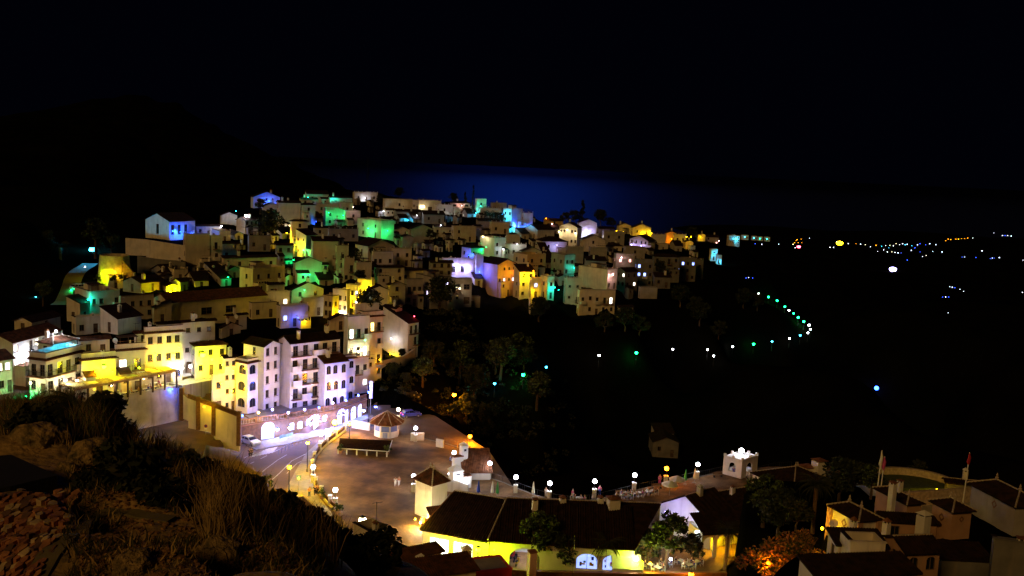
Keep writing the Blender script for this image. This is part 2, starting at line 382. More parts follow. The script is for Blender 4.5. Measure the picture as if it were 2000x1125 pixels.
    if root.name.startswith('village_house') and LX > 4 and H > 4 and corr == 0 and rg.random() < .55:      # small annexe in front
        aw = LX*rg.uniform(.28, .45); a0_ = rg.choice([.2, LX-aw-.2]); ah = H*rg.uniform(.35, .6); ad = rg.uniform(1.4, 2.4); am = MB()
        nw = max(1, int(aw/1.8)); aops = [(aw*(i+.5)/nw-.35, ah-1.7, aw*(i+.5)/nw+.35, ah-.75, False, 'win', None, 0) for i in range(nw)] if ah > 2 else []
        wallface(am, (a0_, -ad, 0), (1, 0, 0), aw, ah, (0, 1, 0), [o_[:5] for o_ in aops], wm, -sub); am.face([(a0_, 0, -sub), (a0_, -ad, -sub), (a0_, -ad, ah), (a0_, 0, ah)], wm); am.face([(a0_+aw, -ad, -sub), (a0_+aw, 0, -sub), (a0_+aw, 0, ah), (a0_+aw, -ad, ah)], wm)
        ax_ = am.obj('annexe', wm, part); opening_parts(ax_, (a0_, -ad, 0), 0, aops); ar = MB()
        if rg.random() < .5: panel(ar, (a0_-.2, -ad-.25, ah-.02), (a0_+aw+.2, -ad-.25, ah-.02), (a0_-.2, -.01, ah+.7), (a0_+aw+.2, -.01, ah+.7), tm, 0); am2 = None
        else:
            ar.box((a0_, -ad, ah+.001), (a0_+aw, -.01, ah+.06), tm)
            for i in range(int(aw/.9)+2): x_ = a0_+min(aw-.15, i*.9); ar.box((x_, -ad+.02, ah+.062), (x_+.12, -ad+.14, ah+.95), wm)
            ar.box((a0_, -ad+.03, ah+.952), (a0_+aw, -ad+.11, ah+1.0), TRIM)
        ar.obj('roof', tm, ax_)
    if roof in 'tT' and not nosplit and root.name.startswith('village_house') and rg.random() < .6:      # terrace furniture: pillars, pergola
        pm_ = MB(); n_ = max(2, int(LX/1.8))
        for i in range(n_+1): x_ = (LX-.24)*i/n_; pm_.box((x_, .0, ph+.085), (x_+.24, .22, ph+.6), wm)
        pm_.box((.02, .08, ph+.45), (LX-.02, .12, ph+.5), TRIM); pm_.obj('railing', wm, part); pm_ = MB()
        if rg.random() < .5 and LX > 4:
            for i in range(3): pm_.box((LX*.15+i*1.4, LY*.2, H+.004), (LX*.15+i*1.4+.1, LY*.2+.1, H+2.1), WOOD)
            pm_.box((LX*.15-.2, LY*.2-.1, H+2.102), (LX*.15+3.1, LY*.2+2.2, H+2.18), WOOD)
        if pm_.v: pm_.obj('pergola', wm, part)
    mb.obj('wall', wm, part); r_ = rf.obj('roof' if roof not in 'tT' else 'parapet_coping', tm, part)
    nc = chim if chim is not None else (1 if rg.random() < .6 else 0)
    for _ in range(nc):
        x, y = rg.uniform(.15, .85)*LX, rg.uniform(.2, .8)*LY
        zz = H
        if roof == 'g': zz = H+(1-abs(y/LY*2-1))*LY/2*rise
        elif roof == 'G': zz = H+(1-abs(x/LX*2-1))*LX/2*rise
        elif roof in 'hp': zz = H+min(x, y, LX-x, LY-y)*rise
        elif roof == 's': zz = H+y*rise
        chimney(r_, (x, y, zz), 1.0+rg.random()*.4, .5+rg.random()*.2, 0, rg.choice([0, 0, 1, 2]))
    return dict(root=root, part=part, B=B, LX=LX, LY=LY, H=H, a=a, ux=ux, uy=uy, roof=r_)
DC = [(0,760,165),(60,770,165),(230,765,174),(350,745,183),(480,800,182),(600,790,195),(720,760,215),(0,690,188),(130,650,220),(250,650,215),(400,640,215),(520,660,212),(640,660,215),(740,700,225),(820,680,240),(820,600,270),(940,590,290),(1060,585,300),(1200,610,300),(1370,545,400),(140,590,245),(250,600,240),(400,600,240),(600,600,245),(700,600,255),(160,520,290),(300,540,270),(450,540,275),(600,520,290),(750,540,300),(880,540,320),(1000,520,340),(1200,540,350),(300,460,330),(430,460,335),(550,460,345),(650,460,355),(800,470,370),(950,470,385),(1100,480,400),(1250,490,430),(1370,500,470),(500,400,400),(600,400,420),(700,395,460),(850,405,470),(1000,420,470),(1120,440,480),(1250,460,500),(1350,475,530),(1400,480,560)]
def DV(px, py):
    n = d = 0
    for x, y, D in DC:
        w = 1/(((px-x)*.6)**2+((py-y)*1.6)**2+60)**1.5; n += w*D; d += w
    return n/d
# ------------------------------------------------------------------ the village on the hill: (xl, xc, xr, eave y, foot y, yaw, roof, label, options)
H = {}
VIL = [
 # --- left street
 (-30,25,118,668,752,52,'g','long white row house climbing the lit side street at the far left edge',dict(k='G1',D=186,wr=7,lit='w',balc=.4,wl=0,depth=8,tile=TILE)),
 (-40,-6,24,703,770,30,'g','low white house with a lit shop front under the row house at the left edge',dict(D=172,wr=2,lit='w',tile=TILE)),
 (57,90,160,702,774,48,'T','white corner restaurant with iron balconies and a tiled cornice beside the dining terrace',dict(k='H',D=170,wl=2,wr=4,balc=1,st=2,tile=TILE,nosplit=True,chim=0,corr=.3,ww=(1.2,1.5))),
 (74,104,150,672,700,45,'h','small penthouse with a hipped tile roof above the corner restaurant',dict(D=176,lit='b',tile=TILE,wr=2,wl=1,corr=.3,sub=3)),
 (158,160,226,702,772,14,'T','cream terrace house with awnings between the corner restaurant and the lime lit wall',dict(D=174,wr=3,balc=1,st=2,tile=TILE,nosplit=True,wall=WHITE2)),
 (152,157,214,664,698,14,'g','set back house with a dark tile roof behind the awning balcony',dict(D=181,wr=2,tile=TILE,wl=0,sub=3)),
 (224,226,283,684,770,14,'T','cream two storey house with a long iron balcony and a bright blue doorway',dict(D=177,wr=2,balc=1,st=2,tile=TILE,wall=WHITE2,ww=(1.2,1.6),lit='w')),
 (281,283,356,650,752,16,'T','tall yellow lit house with an outside stair and brown shutters',dict(k='K',D=181,wr=4,st=3,tile=TILE,wall=WHITE2,ww=(.9,1.3),nosplit=True,chim=0)),
 (262,265,323,650,672,14,'g','house with a reddish tile roof just left of the tall yellow lit house',dict(D=187,wr=2,sub=3,tile=TILE,wl=0)),
 (354,356,420,628,705,18,'g','plain cream house with small windows between the tall yellow house and the orange lit one',dict(D=190,wr=3,st=2,wall=WHITE2,tile=TILED,ww=(.8,.9))),
 (374,382,442,676,735,14,'h','orange lit house with a low hipped tile roof above the dazzling white terrace',dict(k='L',D=184,wr=3,st=2,wall=WHITE2,tile=TILE,ww=(.8,1.1),rise=.3)),
 (28,62,118,628,645,52,'g','house with a dark double pitched roof behind the lit side street',dict(D=205,sub=3,wr=1)),
 (196,230,276,622,652,40,'s','cream house with a plain blank gable behind the awning balcony roofs',dict(D=200,wl=1,wr=0)),
 (140,148,200,630,650,15,'t','low blueish white house with a chimney row behind the penthouse',dict(D=205,wr=2)),
 (305,308,420,632,648,18,'g','long house with an open loggia under a dark tile roof',dict(D=200,wr=3,sub=3)),
 (441,444,482,616,645,30,'g','small cream cottage with two gables above the hotel chimney',dict(D=208,wr=1,wl=0)),
 (428,432,470,640,660,30,'G','tiny gabled outhouse just left of the hotel chimney',dict(D=204,wr=1,sub=3)),
 # --- row below the round tower
 (130,156,176,592,628,50,'s','low house half lit blue and green at the foot of the hill road',dict(D=232,wl=1,wr=1,wall=WHITE,chim=0)),
 (176,177,234,578,626,22,'t','white two storey house with lit doorways below the round tower',dict(D=234,wr=4,lit='w',balc=.5,st=2)),
 (233,235,300,586,624,22,'t','cream stepped house with roof pillars left of the long warehouse roof',dict(D=233,wr=4,st=2,wall=WHITE2)),
 (298,300,335,600,632,20,'S','narrow cream house with a curved parapet against the long warehouse',dict(D=230,wr=1,wall=WHITE2)),
 (300,330,520,590,640,26,'g','long windowed warehouse with a great sloping tile roof lit lime at one end',dict(k='E',D=232,wr=4,wl=0,st=1,wall=WHITE2,ww=(2.8,1.7),tile=TILE,door=0,chim=0,depth=13)),
 (240,275,320,552,572,45,'g','low dark house under the old wall right of the round tower',dict(D=262,wr=1,wall=GREYW,chim=2)),
 (284,331,381,432,468,42,'g','big plain hall with a beige gable and a deep blue lit side on the ridge',dict(k='A',D=330,wl=1,wr=4,wall=WHITE,ww=(1.3,3.2),door=0,chim=0,st=1)),
 (358,362,410,463,528,14,'t','tall blank beige block below the blue lit hall',dict(D=285,wr=0,wall=WHITE2,chim=1)),
 (409,411,434,466,530,14,'t','narrow beige house with a balcony beside the tall blank block',dict(D=287,wr=1,balc=1)),
 (432,434,468,475,505,14,'g','beige house with a low dark roof second right of the tall blank block',dict(D=292,wr=2)),
 (433,436,540,503,530,18,'s','long low beige row with three doors above the warehouse roof',dict(D=282,wr=5,balc=.3)),
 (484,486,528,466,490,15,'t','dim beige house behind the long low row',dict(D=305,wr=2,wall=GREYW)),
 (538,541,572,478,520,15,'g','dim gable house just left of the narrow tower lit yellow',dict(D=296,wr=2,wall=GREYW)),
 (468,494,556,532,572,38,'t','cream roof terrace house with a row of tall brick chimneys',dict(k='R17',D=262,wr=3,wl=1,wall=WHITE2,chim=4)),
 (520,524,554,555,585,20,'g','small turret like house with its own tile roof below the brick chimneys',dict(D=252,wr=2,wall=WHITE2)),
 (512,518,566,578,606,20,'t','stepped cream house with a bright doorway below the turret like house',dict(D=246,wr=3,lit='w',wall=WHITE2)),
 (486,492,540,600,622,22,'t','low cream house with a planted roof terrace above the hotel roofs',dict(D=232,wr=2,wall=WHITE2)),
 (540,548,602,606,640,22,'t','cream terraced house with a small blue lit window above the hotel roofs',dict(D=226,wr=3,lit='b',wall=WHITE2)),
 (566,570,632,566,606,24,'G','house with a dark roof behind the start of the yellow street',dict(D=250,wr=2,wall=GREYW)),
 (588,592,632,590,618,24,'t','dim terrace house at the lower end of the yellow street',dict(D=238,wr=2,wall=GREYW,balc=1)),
 # --- church and ridge
 (430,432,463,420,436,12,'G','little chapel with a turquoise lit gable left of the bell gable',dict(D=352,wr=0,chim=0)),
 (462,479,504,430,455,40,'g','church wall lit bright white under the starry lamp',dict(D=345,wr=3,wl=0,ww=(.9,1.2),st=2,door=0)),
 (381,384,432,441,462,14,'g','low church annexe lit blue white beside the blue lit hall',dict(D=338,wr=3,chim=0)),
 (490,495,547,384,406,14,'G','tall gabled house with a blue side highest on the village crest',dict(D=398,wr=1,wl=0,chim=1,depth=14)),
 (512,515,546,402,428,14,'G','small cyan lit gable below the highest house of the crest',dict(D=378,wr=1)),
 (541,545,587,395,444,14,'g','tall blank yellowish house beside the round dark tree',dict(D=365,wr=0,wall=WHITE2,chim=2)),
 (585,590,616,400,436,20,'h','beige tower like house right of the tall blank yellowish one',dict(D=367,wr=1,wall=WHITE2)),
 (567,570,601,432,486,14,'h','narrow tower house glowing yellow above its lantern',dict(k='R5',D=322,wr=1,wl=0,wall=WHITE2)),
 (578,598,618,459,502,48,'s','tower like house with slit windows and a yellow lit left face',dict(k='R6',D=312,wr=1,wl=2,ww=(.5,.7),wall=WHITE2,chim=0)),
 (596,600,642,378,396,14,'s','distant teal lit roof house on the crest right of the highest gable',dict(D=425,wr=2)),
 (585,588,620,388,402,14,'g','low turquoise house on the crest behind the tower like one',dict(D=418,wr=2)),
 (642,645,688,385,404,14,'g','house in green shade on the crest with one blue chimney box',dict(D=420,wr=2)),
 (612,616,664,402,424,16,'t','green lit house with two small bright windows below the crest',dict(D=392,wr=2,lit='w')),
 (662,666,690,400,432,16,'t','tall green lit house with a dark window on the upper slope',dict(D=388,wr=1)),
 (632,636,672,412,440,16,'t','dim house in the shadow left of the green lit terraces',dict(D=375,wr=2,wall=GREYW)),
 (672,676,704,416,438,16,'t','green lit step house just above the large green block',dict(D=372,wr=1)),
 (698,745,770,436,466,38,'t','large flat roofed block glowing green with white roof pillars',dict(k='R9',D=350,wr=0,wl=2,chim=3)),
 (612,614,656,444,462,14,'g','dim house with a lit blue window left of the green block',dict(D=345,wr=2,wall=GREYW,lit='b')),
 (640,642,700,452,470,14,'t','dim terrace house below the green block',dict(D=338,wr=3,wall=GREYW)),
 (689,692,738,379,392,14,'t','white roof terrace house standing bright on the skyline beside the mast',dict(k='R10',D=470,wr=3)),
 (748,752,808,392,420,14,'t','long dim beige house on the skyline right of the mast',dict(D=440,wr=1,wall=WHITE2)),
 (806,818,862,396,412,20,'t','wide villa with a lit veranda on the skyline',dict(k='V1',D=435,wr=3,lit='y',ww=(2,1.1))),
 (770,774,822,412,430,14,'g','dark roofed house with a lit porch below the wide villa',dict(D=415,wr=3,lit='w',wall=GREYW)),
 (850,853,884,404,425,16,'t','plain white cube house between the wide villa and the pinkish one',dict(D=425,wr=1)),
 (879,882,918,396,416,14,'h','pinkish house with three wide windows left of the cypress',dict(D=430,wr=3,wall=PINKW,ww=(1.6,1))),
 (824,828,868,418,436,14,'s','low grey house below the plain white cube house',dict(D=405,wr=2,wall=GREYW)),
 (928,931,950,392,418,16,'t','slim teal lit house right of the cypress',dict(D=430,wr=1)),
 (934,938,978,410,424,16,'t','low teal lit house right of the cypress foot',dict(D=415,wr=2)),
 (958,962,990,400,414,16,'t','low dim house behind the palm on the crest',dict(D=440,wr=2,wall=GREYW)),
 (983,1000,1021,412,446,42,'t','tall cyan lit house with a blue blank side',dict(k='S4',D=400,wl=2,wr=0)),
 (1019,1022,1041,420,448,20,'t','blue lit annexe right of the tall cyan house',dict(D=402,wr=0)),
 (800,804,846,446,486,14,'G','broad grey stepped gable house in the middle of the village',dict(D=360,wr=0,wall=GREYW,chim=0)),
 (766,770,800,448,462,14,'G','small white gable house right of the green block',dict(D=372,wr=2,lit='b')),
 (782,786,806,462,482,14,'G','dim narrow gable left of the grey stepped house',dict(D=352,wr=0,wall=GREYW)),
 (845,849,886,442,462,16,'g','white lit low house behind the grey stepped gable',dict(D=385,wr=3)),
 (882,886,930,446,472,18,'t','cream house with a roof terrace and chimney in the middle slope',dict(D=376,wr=2,wall=WHITE2)),
 (930,934,962,430,448,15,'g','dark beige house below the palm of the crest',dict(D=395,wr=0,wall=GREYW)),
 (956,960,995,438,456,15,'t','blue edged terrace house left of the tall cyan one',dict(D=390,wr=2)),
 (1025,1050,1083,448,468,40,'g','beige house with a shed roof right of the cyan houses',dict(D=392,wl=2,wr=1,wall=WHITE2)),
 (1047,1060,1107,471,492,20,'h','white house with a broad dark hipped roof on the middle slope',dict(D=375,wr=2)),
 (988,991,1016,463,482,15,'t','small white cube house left of the broad hipped roof',dict(D=378,wr=1)),
 (1093,1128,1136,444,482,62,'g','row of white street houses under the white green lanterns',dict(k='S7',D=402,wl=5,wr=0,st=2)),
 (1128,1132,1166,434,470,14,'G','violet lit gable house above the white street row',dict(D=412,wr=0,depth=14)),
 (1062,1066,1100,430,448,14,'g','orange lit house on the crest left of the pine',dict(D=450,wr=1,wall=OCHRE)),
 (1133,1137,1182,467,490,15,'G','beige gable house below the violet lit gable',dict(D=385,wr=1,wall=WHITE2)),
 (1176,1180,1220,456,482,14,'t','beige block with one lit window below the yellow crest houses',dict(D=405,wr=2,wall=GREYW,lit='w')),
 (1166,1170,1200,446,462,14,'g','dark little house behind the violet lit gable',dict(D=430,wr=2,wall=GREYW,lit='b')),
 (1205,1209,1233,440,456,14,'G','small yellow lit gable on the crest, left one of the yellow pair',dict(D=470,wr=0,wall=WHITE2)),
 (1232,1236,1272,444,460,20,'G','yellow lit crest house with a lamp at each corner',dict(D=465,wr=2,wall=WHITE2)),
 (1230,1266,1280,470,490,55,'g','white house with a violet lit wall below the yellow crest houses',dict(k='S9',D=425,wl=4,wr=0)),
 (1272,1276,1300,462,482,14,'t','blue grey cube house right of the violet lit wall',dict(D=440,wr=0)),
 (1298,1302,1322,455,474,14,'G','orange lit gable at the right end of the crest',dict(D=480,wr=0,wall=OCHRE)),
 (1314,1318,1340,462,482,14,'t','bright yellow lit cube house at the right end of the crest',dict(D=472,wr=2,wall=WHITE2)),
 (1335,1339,1354,472,484,14,'G','little orange gable below the bright yellow cube house',dict(D=468,wr=0,wall=OCHRE)),
 (1361,1364,1378,458,468,14,'G','tiny yellow lit gable before the dark far roofs',dict(D=520,wr=0,wall=WHITE2)),
 (1376,1380,1404,462,478,14,'g','dark far house with pink window light at the village end',dict(D=530,wr=3,wall=GREYW,lit='p')),
 (1386,1389,1402,490,508,14,'t','pale blue stepped house alone at the dark right end of the village',dict(D=470,wr=1)),
 (1398,1400,1410,502,516,14,'t','small white lit annexe of the pale blue stepped house',dict(D=465,wr=1,lit='w')),
 # --- middle slope
 (608,612,660,470,545,12,'s','very tall blank beige house in the village centre',dict(D=288,wr=0,wl=0,wall=WHITE2,chim=1,depth=11)),
 (655,658,681,486,548,14,'t','balcony stack on the right of the tall blank beige house',dict(D=286,wr=1,balc=1,wall=WHITE2)),
 (668,672,692,512,552,14,'t','lower balcony house stepping down from the tall blank beige one',dict(D=280,wr=2,balc=1,wall=WHITE2)),
 (573,577,629,512,552,12,'G','gabled house whose whole front glows green',dict(k='R13',D=284,wr=0,wall=WHITE,chim=1)),
 (627,630,641,516,545,14,'g','narrow beige house glued to the green glowing gable',dict(D=286,wr=1,wall=WHITE2)),
 (694,719,770,480,524,30,'G','gable house with a long iron railed terrace in the centre',dict(D=300,wr=3,wl=1,wall=WHITE2,balc=.6)),
 (726,729,768,497,524,14,'t','white lower terrace front of the railed gable house',dict(D=294,wr=4,wall=WHITE)),
 (765,769,804,491,520,18,'t','white cube house with a parapet beside the railed terrace',dict(D=300,wr=2)),
 (731,735,790,522,552,18,'h','small house with arched openings and tiny hipped roof',dict(D=276,wr=3,arch=True,wall=WHITE2)),
 (774,778,832,528,556,18,'h','wide low roof house right of the arched openings',dict(D=280,wr=2,wall=WHITE2)),
 (692,696,726,520,546,14,'t','beige box house above the upper end of the yellow street',dict(D=272,wr=0,wall=WHITE2)),
 (632,650,662,586,622,50,'t','yellow lit street house lowest in the row',dict(k='Y1',D=236,wl=2,wr=1,wall=WHITE2,balc=.5,chim=1)),
 (650,678,684,574,612,58,'t','yellow lit street house second from the bottom of the row',dict(k='Y2',D=241,wl=3,wr=0,wall=WHITE2,chim=1)),
 (676,700,706,564,602,58,'t','yellow lit street house third from the bottom of the row',dict(k='Y3',D=247,wl=3,wr=0,wall=WHITE2,lit='b',chim=1)),
 (698,726,732,554,590,58,'t','yellow lit street house at the top of the row',dict(k='Y4',D=254,wl=3,wr=0,wall=WHITE2,lit='w',chim=0)),
 (718,722,758,566,594,18,'G','cream gable house right below the yellow street',dict(D=246,wr=1,wall=WHITE2)),
 (756,760,792,556,592,18,'G','dim gable house with one window right of the yellow street',dict(D=256,wr=1,wall=GREYW)),
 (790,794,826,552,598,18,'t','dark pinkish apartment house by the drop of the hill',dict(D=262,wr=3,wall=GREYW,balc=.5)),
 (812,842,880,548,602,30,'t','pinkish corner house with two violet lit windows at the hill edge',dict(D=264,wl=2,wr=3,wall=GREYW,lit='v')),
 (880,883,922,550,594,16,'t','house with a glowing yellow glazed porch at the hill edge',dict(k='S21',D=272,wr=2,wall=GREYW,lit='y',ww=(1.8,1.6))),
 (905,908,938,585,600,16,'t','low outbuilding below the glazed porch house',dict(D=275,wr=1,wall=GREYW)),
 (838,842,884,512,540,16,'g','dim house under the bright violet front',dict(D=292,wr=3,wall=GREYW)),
 (858,864,926,512,540,16,'t','wide house front dazzling violet white',dict(k='S1',D=300,wr=4,st=1,ww=(1.1,1.9),door=0,chim=2)),
 (902,920,945,484,508,42,'h','blue lit house with a tiled balcony above the violet front',dict(D=325,wl=2,wr=2,balc=1)),
 (938,966,988,470,502,38,'t','cube house half green and half white with terrace railing',dict(k='S2',D=338,wl=0,wr=2)),
 (985,988,1028,482,502,16,'t','low white house right of the half green cube house',dict(D=340,wr=4)),
 (1016,1020,1058,490,516,18,'G','beige gable with an open side behind the orange house',dict(D=335,wr=1,wall=WHITE2)),
 (925,930,944,505,552,16,'t','slim blue lit slice of a house left of the pink block',dict(D=302,wr=0,chim=0)),
 (941,973,1008,516,580,42,'G','tall block with a grey side and a pink orange front of round windows',dict(k='S12',D=298,wl=0,wr=4,st=3,wall=PINKW,ww=(.8,1),arch=True,lit='v')),
 (1003,1030,1066,503,530,35,'t','orange brown house with roof huts behind the bright yellow house',dict(D=312,wl=2,wr=2,wall=OCHRE)),
 (1004,1016,1045,530,582,25,'s','bright yellow house with green tinted light in the village front',dict(k='S13',D=296,wl=1,wr=2,wall=WHITE2,ww=(.9,1))),
 (1034,1038,1058,549,582,14,'t','low yellow front annexe with a blue window',dict(D=291,wr=1,lit='b',wall=WHITE2,chim=0)),
 (1056,1070,1083,546,584,30,'t','teal lit narrow house right of the bright yellow one',dict(k='S14',D=300,wl=1,wr=1)),
 (1077,1103,1123,503,540,40,'t','dark teal terrace house with a glazed roof room',dict(k='S16',D=325,wl=2,wr=2,wall=GREYW)),
 (1130,1187,1206,532,566,52,'t','large beige blank house with a pink lit roof terrace',dict(k='S18',D=312,wl=0,wr=2,wall=WHITE2,balc=1)),
 (1102,1106,1136,549,592,14,'t','square beige house with small windows right of the teal gap',dict(D=306,wr=2,wall=WHITE2,ww=(.8,.8))),
 (1128,1132,1202,572,615,18,'t','stepped beige house with stairs and terraces at the hill foot',dict(D=300,wr=5,wall=WHITE2,balc=.6,lit='w',st=2)),
 (1142,1146,1184,508,530,14,'s','dim house roof behind the large beige blank house',dict(D=345,wr=1,wall=GREYW)),
 (1105,1109,1140,487,512,14,'t','bluish cube house right of the broad hipped roof',dict(D=360,wr=0,wall=GREYW)),
 (1150,1153,1186,488,510,14,'t','beige plain cube in the dim right part of the village',dict(D=365,wr=0,wall=GREYW)),
 (1199,1203,1240,500,535,14,'t','house with a pinkish bright doorway in the dim right part',dict(D=350,wr=2,wall=GREYW,lit='p')),
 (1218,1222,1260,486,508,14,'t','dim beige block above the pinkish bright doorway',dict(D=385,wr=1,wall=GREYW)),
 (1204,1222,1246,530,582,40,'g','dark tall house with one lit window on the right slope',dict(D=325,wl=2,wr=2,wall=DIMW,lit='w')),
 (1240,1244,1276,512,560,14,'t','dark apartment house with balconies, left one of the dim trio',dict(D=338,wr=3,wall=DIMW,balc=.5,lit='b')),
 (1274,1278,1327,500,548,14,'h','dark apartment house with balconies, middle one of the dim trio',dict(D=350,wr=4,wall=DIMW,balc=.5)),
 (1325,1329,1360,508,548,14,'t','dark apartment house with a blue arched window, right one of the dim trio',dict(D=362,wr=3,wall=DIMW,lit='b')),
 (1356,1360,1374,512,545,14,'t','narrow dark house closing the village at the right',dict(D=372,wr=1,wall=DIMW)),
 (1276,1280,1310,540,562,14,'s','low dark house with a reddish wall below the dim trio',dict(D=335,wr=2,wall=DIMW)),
 (1247,1251,1284,566,582,18,'t','low pool terrace house at the foot of the right slope',dict(D=318,wr=0,wall=GREYW,chim=0)),
 (1206,1210,1237,600,622,28,'s','low walled yard house at the very foot of the hill',dict(D=296,wr=0,wall=GREYW,chim=0)),
 (1420,1424,1445,462,480,14,'t','large pale blue apartment block beyond the village end',dict(sub=.6,D=900,wr=5,st=4)),
 # --- right of the hotel
 (672,680,722,628,770,30,'t','white apartment house with terrace balconies beside the hotel',dict(k='P1',D=196,wl=0,wr=3,balc=1,wall=WHITE,st=4,lit='w')),
 (700,710,748,618,745,30,'T','apartment house with stacked wide balconies second right of the hotel',dict(D=208,wl=1,wr=3,balc=1,wall=WHITE2,st=4,lit='y')),
 (748,798,818,631,700,50,'s','tall apartment house with a blank white side and solid balconies at the drop',dict(sub=16,k='P3',D=228,wl=0,wr=2,balc=1,wall=WHITE,st=3,chim=1)),
 (749,774,783,602,622,50,'G','small pink lit penthouse with arched windows on the tall apartment house',dict(D=232,wl=3,wr=0,arch=True,lit='p',wall=PINKW,sub=3,door=0)),
 (640,644,686,624,646,22,'G','cream gable house wedged above the hotel roof',dict(D=214,wr=1,wall=WHITE2)),
 (690,694,740,602,622,22,'t','cream house under the bright street lamp at the yellow street foot',dict(D=232,wr=2,wall=WHITE2)),
]
for t in VIL:
    o = dict(t[8]); k = o.pop('k', None)
    h = house(*t[:8], **o)
    if k: H[k] = h
# ------------------------------------------------------------------ the hotel: one building of several wings
hr = empty('hotel', (0, 0, 0), 0, 'large white hotel of several stepped wings with arched loggias above the brick arcade', 'hotel')
p0 = onz(567, 860, 3.4); hr.location = p0; bpy.context.view_layer.update()
W = dict(root=hr, wall=WHITE, tile=TILED, sub=4, corr=0)
house(413,416,440,738,806,24,'t',None,D=179,wr=1,parapet=.5,chim=0,wl=0,**{**W,'wall':WHITE2})
house(434,439,462,698,806,20,'g',None,D=180,wr=2,wl=0,ww=(.6,.9),chim=1,**{**W,'wall':WHITE2})
bay = house(461,484,504,708,806,44,'T',None,D=178,wr=1,wl=1,arch=True,ww=(2.3,2.9),st=3,door=0,parapet=.6,nosplit=True,chim=0,**W)
house(476,516,547,676,812,44,'G',None,D=181,wr=2,wl=1,st=5,door=0,ww=(.8,1.7),chim=0,**W)
main = house(545,568,664,670,810,30,'g',None,D=181.5,wr=5,wl=0,st=5,balc=1,door=0,ww=(1.1,1.8),chim=2,depth=12,**{**W,'rise':.45})
loggia = house(622,635,678,709,803,30,'s',None,D=182,wr=3,wl=0,st=3,arch=True,door=0,ww=(2.2,2.6),chim=1,balc=0,**{**W,'tile':TILE})
house(660,666,694,700,790,30,'T',None,D=188,wr=2,wl=0,st=3,arch=True,door=0,ww=(1,1.5),chim=0,parapet=.5,nosplit=True,**W)
# ------------------------------------------------------------------ plaza, road, walls
def Dz(px, py, z): p = onz(px, py, z); return math.hypot(p.x, p.y)
class Site:
    def __init__(s, name, loc, label, cat, group=None): s.o = Vector(loc); s.root = empty(name, loc, 0, label, cat, group)
    def l(s, p): return Vector(p)-s.o
    def part(s, mb, name, mt=None, parent=None, smooth=False): mb.v = [tuple(Vector(p)-s.o) for p in mb.v]; return mb.obj(name, mt, parent or s.root, smooth=smooth)
def slab(mb, poly, z0, z1, mt=None):
    poly = [Vector((p[0], p[1], 0)) for p in poly]; n = len(poly)
    ar = sum(poly[i].x*poly[(i+1) % n].y-poly[(i+1) % n].x*poly[i].y for i in range(n))
    if ar < 0: poly.reverse()
    mb.face([(p.x, p.y, z1) for p in poly], mt, [(p.x, p.y) for p in poly])
    for i in range(n):
        a, b = poly[i], poly[(i+1) % n]; mb.face([(a.x, a.y, z0), (b.x, b.y, z0), (b.x, b.y, z1), (a.x, a.y, z1)], mt)
def beam(mb, a, b, w, h, mt=None):     # box of width w, height h with its foot line from a to b
    a, b = Vector(a), Vector(b); d = b-a; L_ = d.length; ang = math.atan2(d.y, d.x)
    sl_ = math.asin(d.z/L_); M = Matrix.Translation(a) @ Matrix.Rotation(ang, 4, 'Z') @ Matrix.Rotation(-sl_, 4, 'Y'); mb.box((0, -w/2, 0), (L_, w/2, h), mt, M)
def resample(pts, step):
    pts = [Vector(p) for p in pts]; out = [pts[0]]; 
    for a, b in zip(pts, pts[1:]):
        n = max(1, int((b-a).length/step+.5)); out += [a.lerp(b, i/n) for i in range(1, n+1)]
    return out
PLAZA = [onz(*q) for q in ((395,905),(470,862),(640,838),(735,785),(850,812),(955,880),(1010,962),(1130,980),(1300,955),(1400,920),(1500,912),(1640,912),(1640,960),(1600,1010),(1480,1060),(1400,1120),(900,1150),(640,1060),(560,985))]
PLAZA2 = [(p.x, p.y) for p in PLAZA]
ASPH = mat('asphalt', (.13, .08, .045), var=.35, scale=.18, bump=.3, bscale=9)
PAVE = mat('plaza_paving', (.26, .145, .06), var=.55, scale=.3, bump=.3, bscale=6)
def add_grid(m, sx, sy, str_=.25, dark=.75):
    N = m.node_tree.nodes; L = m.node_tree.links; b = N['Principled BSDF']; tc = N.new('ShaderNodeTexCoord'); br = N.new('ShaderNodeTexBrick')
    br.inputs['Scale'].default_value = 1; br.inputs['Brick Width'].default_value = sx; br.inputs['Row Height'].default_value = sy; br.inputs['Mortar Size'].default_value = .015
    mp = N.new('ShaderNodeMapping'); mp.inputs['Rotation'].default_value = (0, 0, .45); L.new(tc.outputs['Object'], mp.inputs[0])
    L.new(mp.outputs[0], br.inputs['Vector']); mx = N.new('ShaderNodeMix'); mx.data_type = 'RGBA'; mx.blend_type = 'MULTIPLY'
    src = b.inputs['Base Color'].links[0].from_socket; L.new(src, mx.inputs[6]); br.inputs['Color1'].default_value = (1, 1, 1, 1); br.inputs['Color2'].default_value = (dark, dark, dark, 1); br.inputs['Mortar'].default_value = (.35, .35, .35, 1)
    L.new(br.outputs['Color'], mx.inputs[7]); mx.inputs[0].default_value = 1; L.new(mx.outputs[2], b.inputs['Base Color'])
add_grid(PAVE, 1.2, 1.2)
WALK = mat('sidewalk_paving', (.3, .26, .2), var=.2, scale=.3); add_grid(WALK, .8, .8)
LINE = mat('road_paint', (.6, .58, .5), var=.3, scale=3, bump=0)
m = MB(); slab(m, PLAZA2, -1.2, 0); m.obj('road', ASPH, kind='structure')
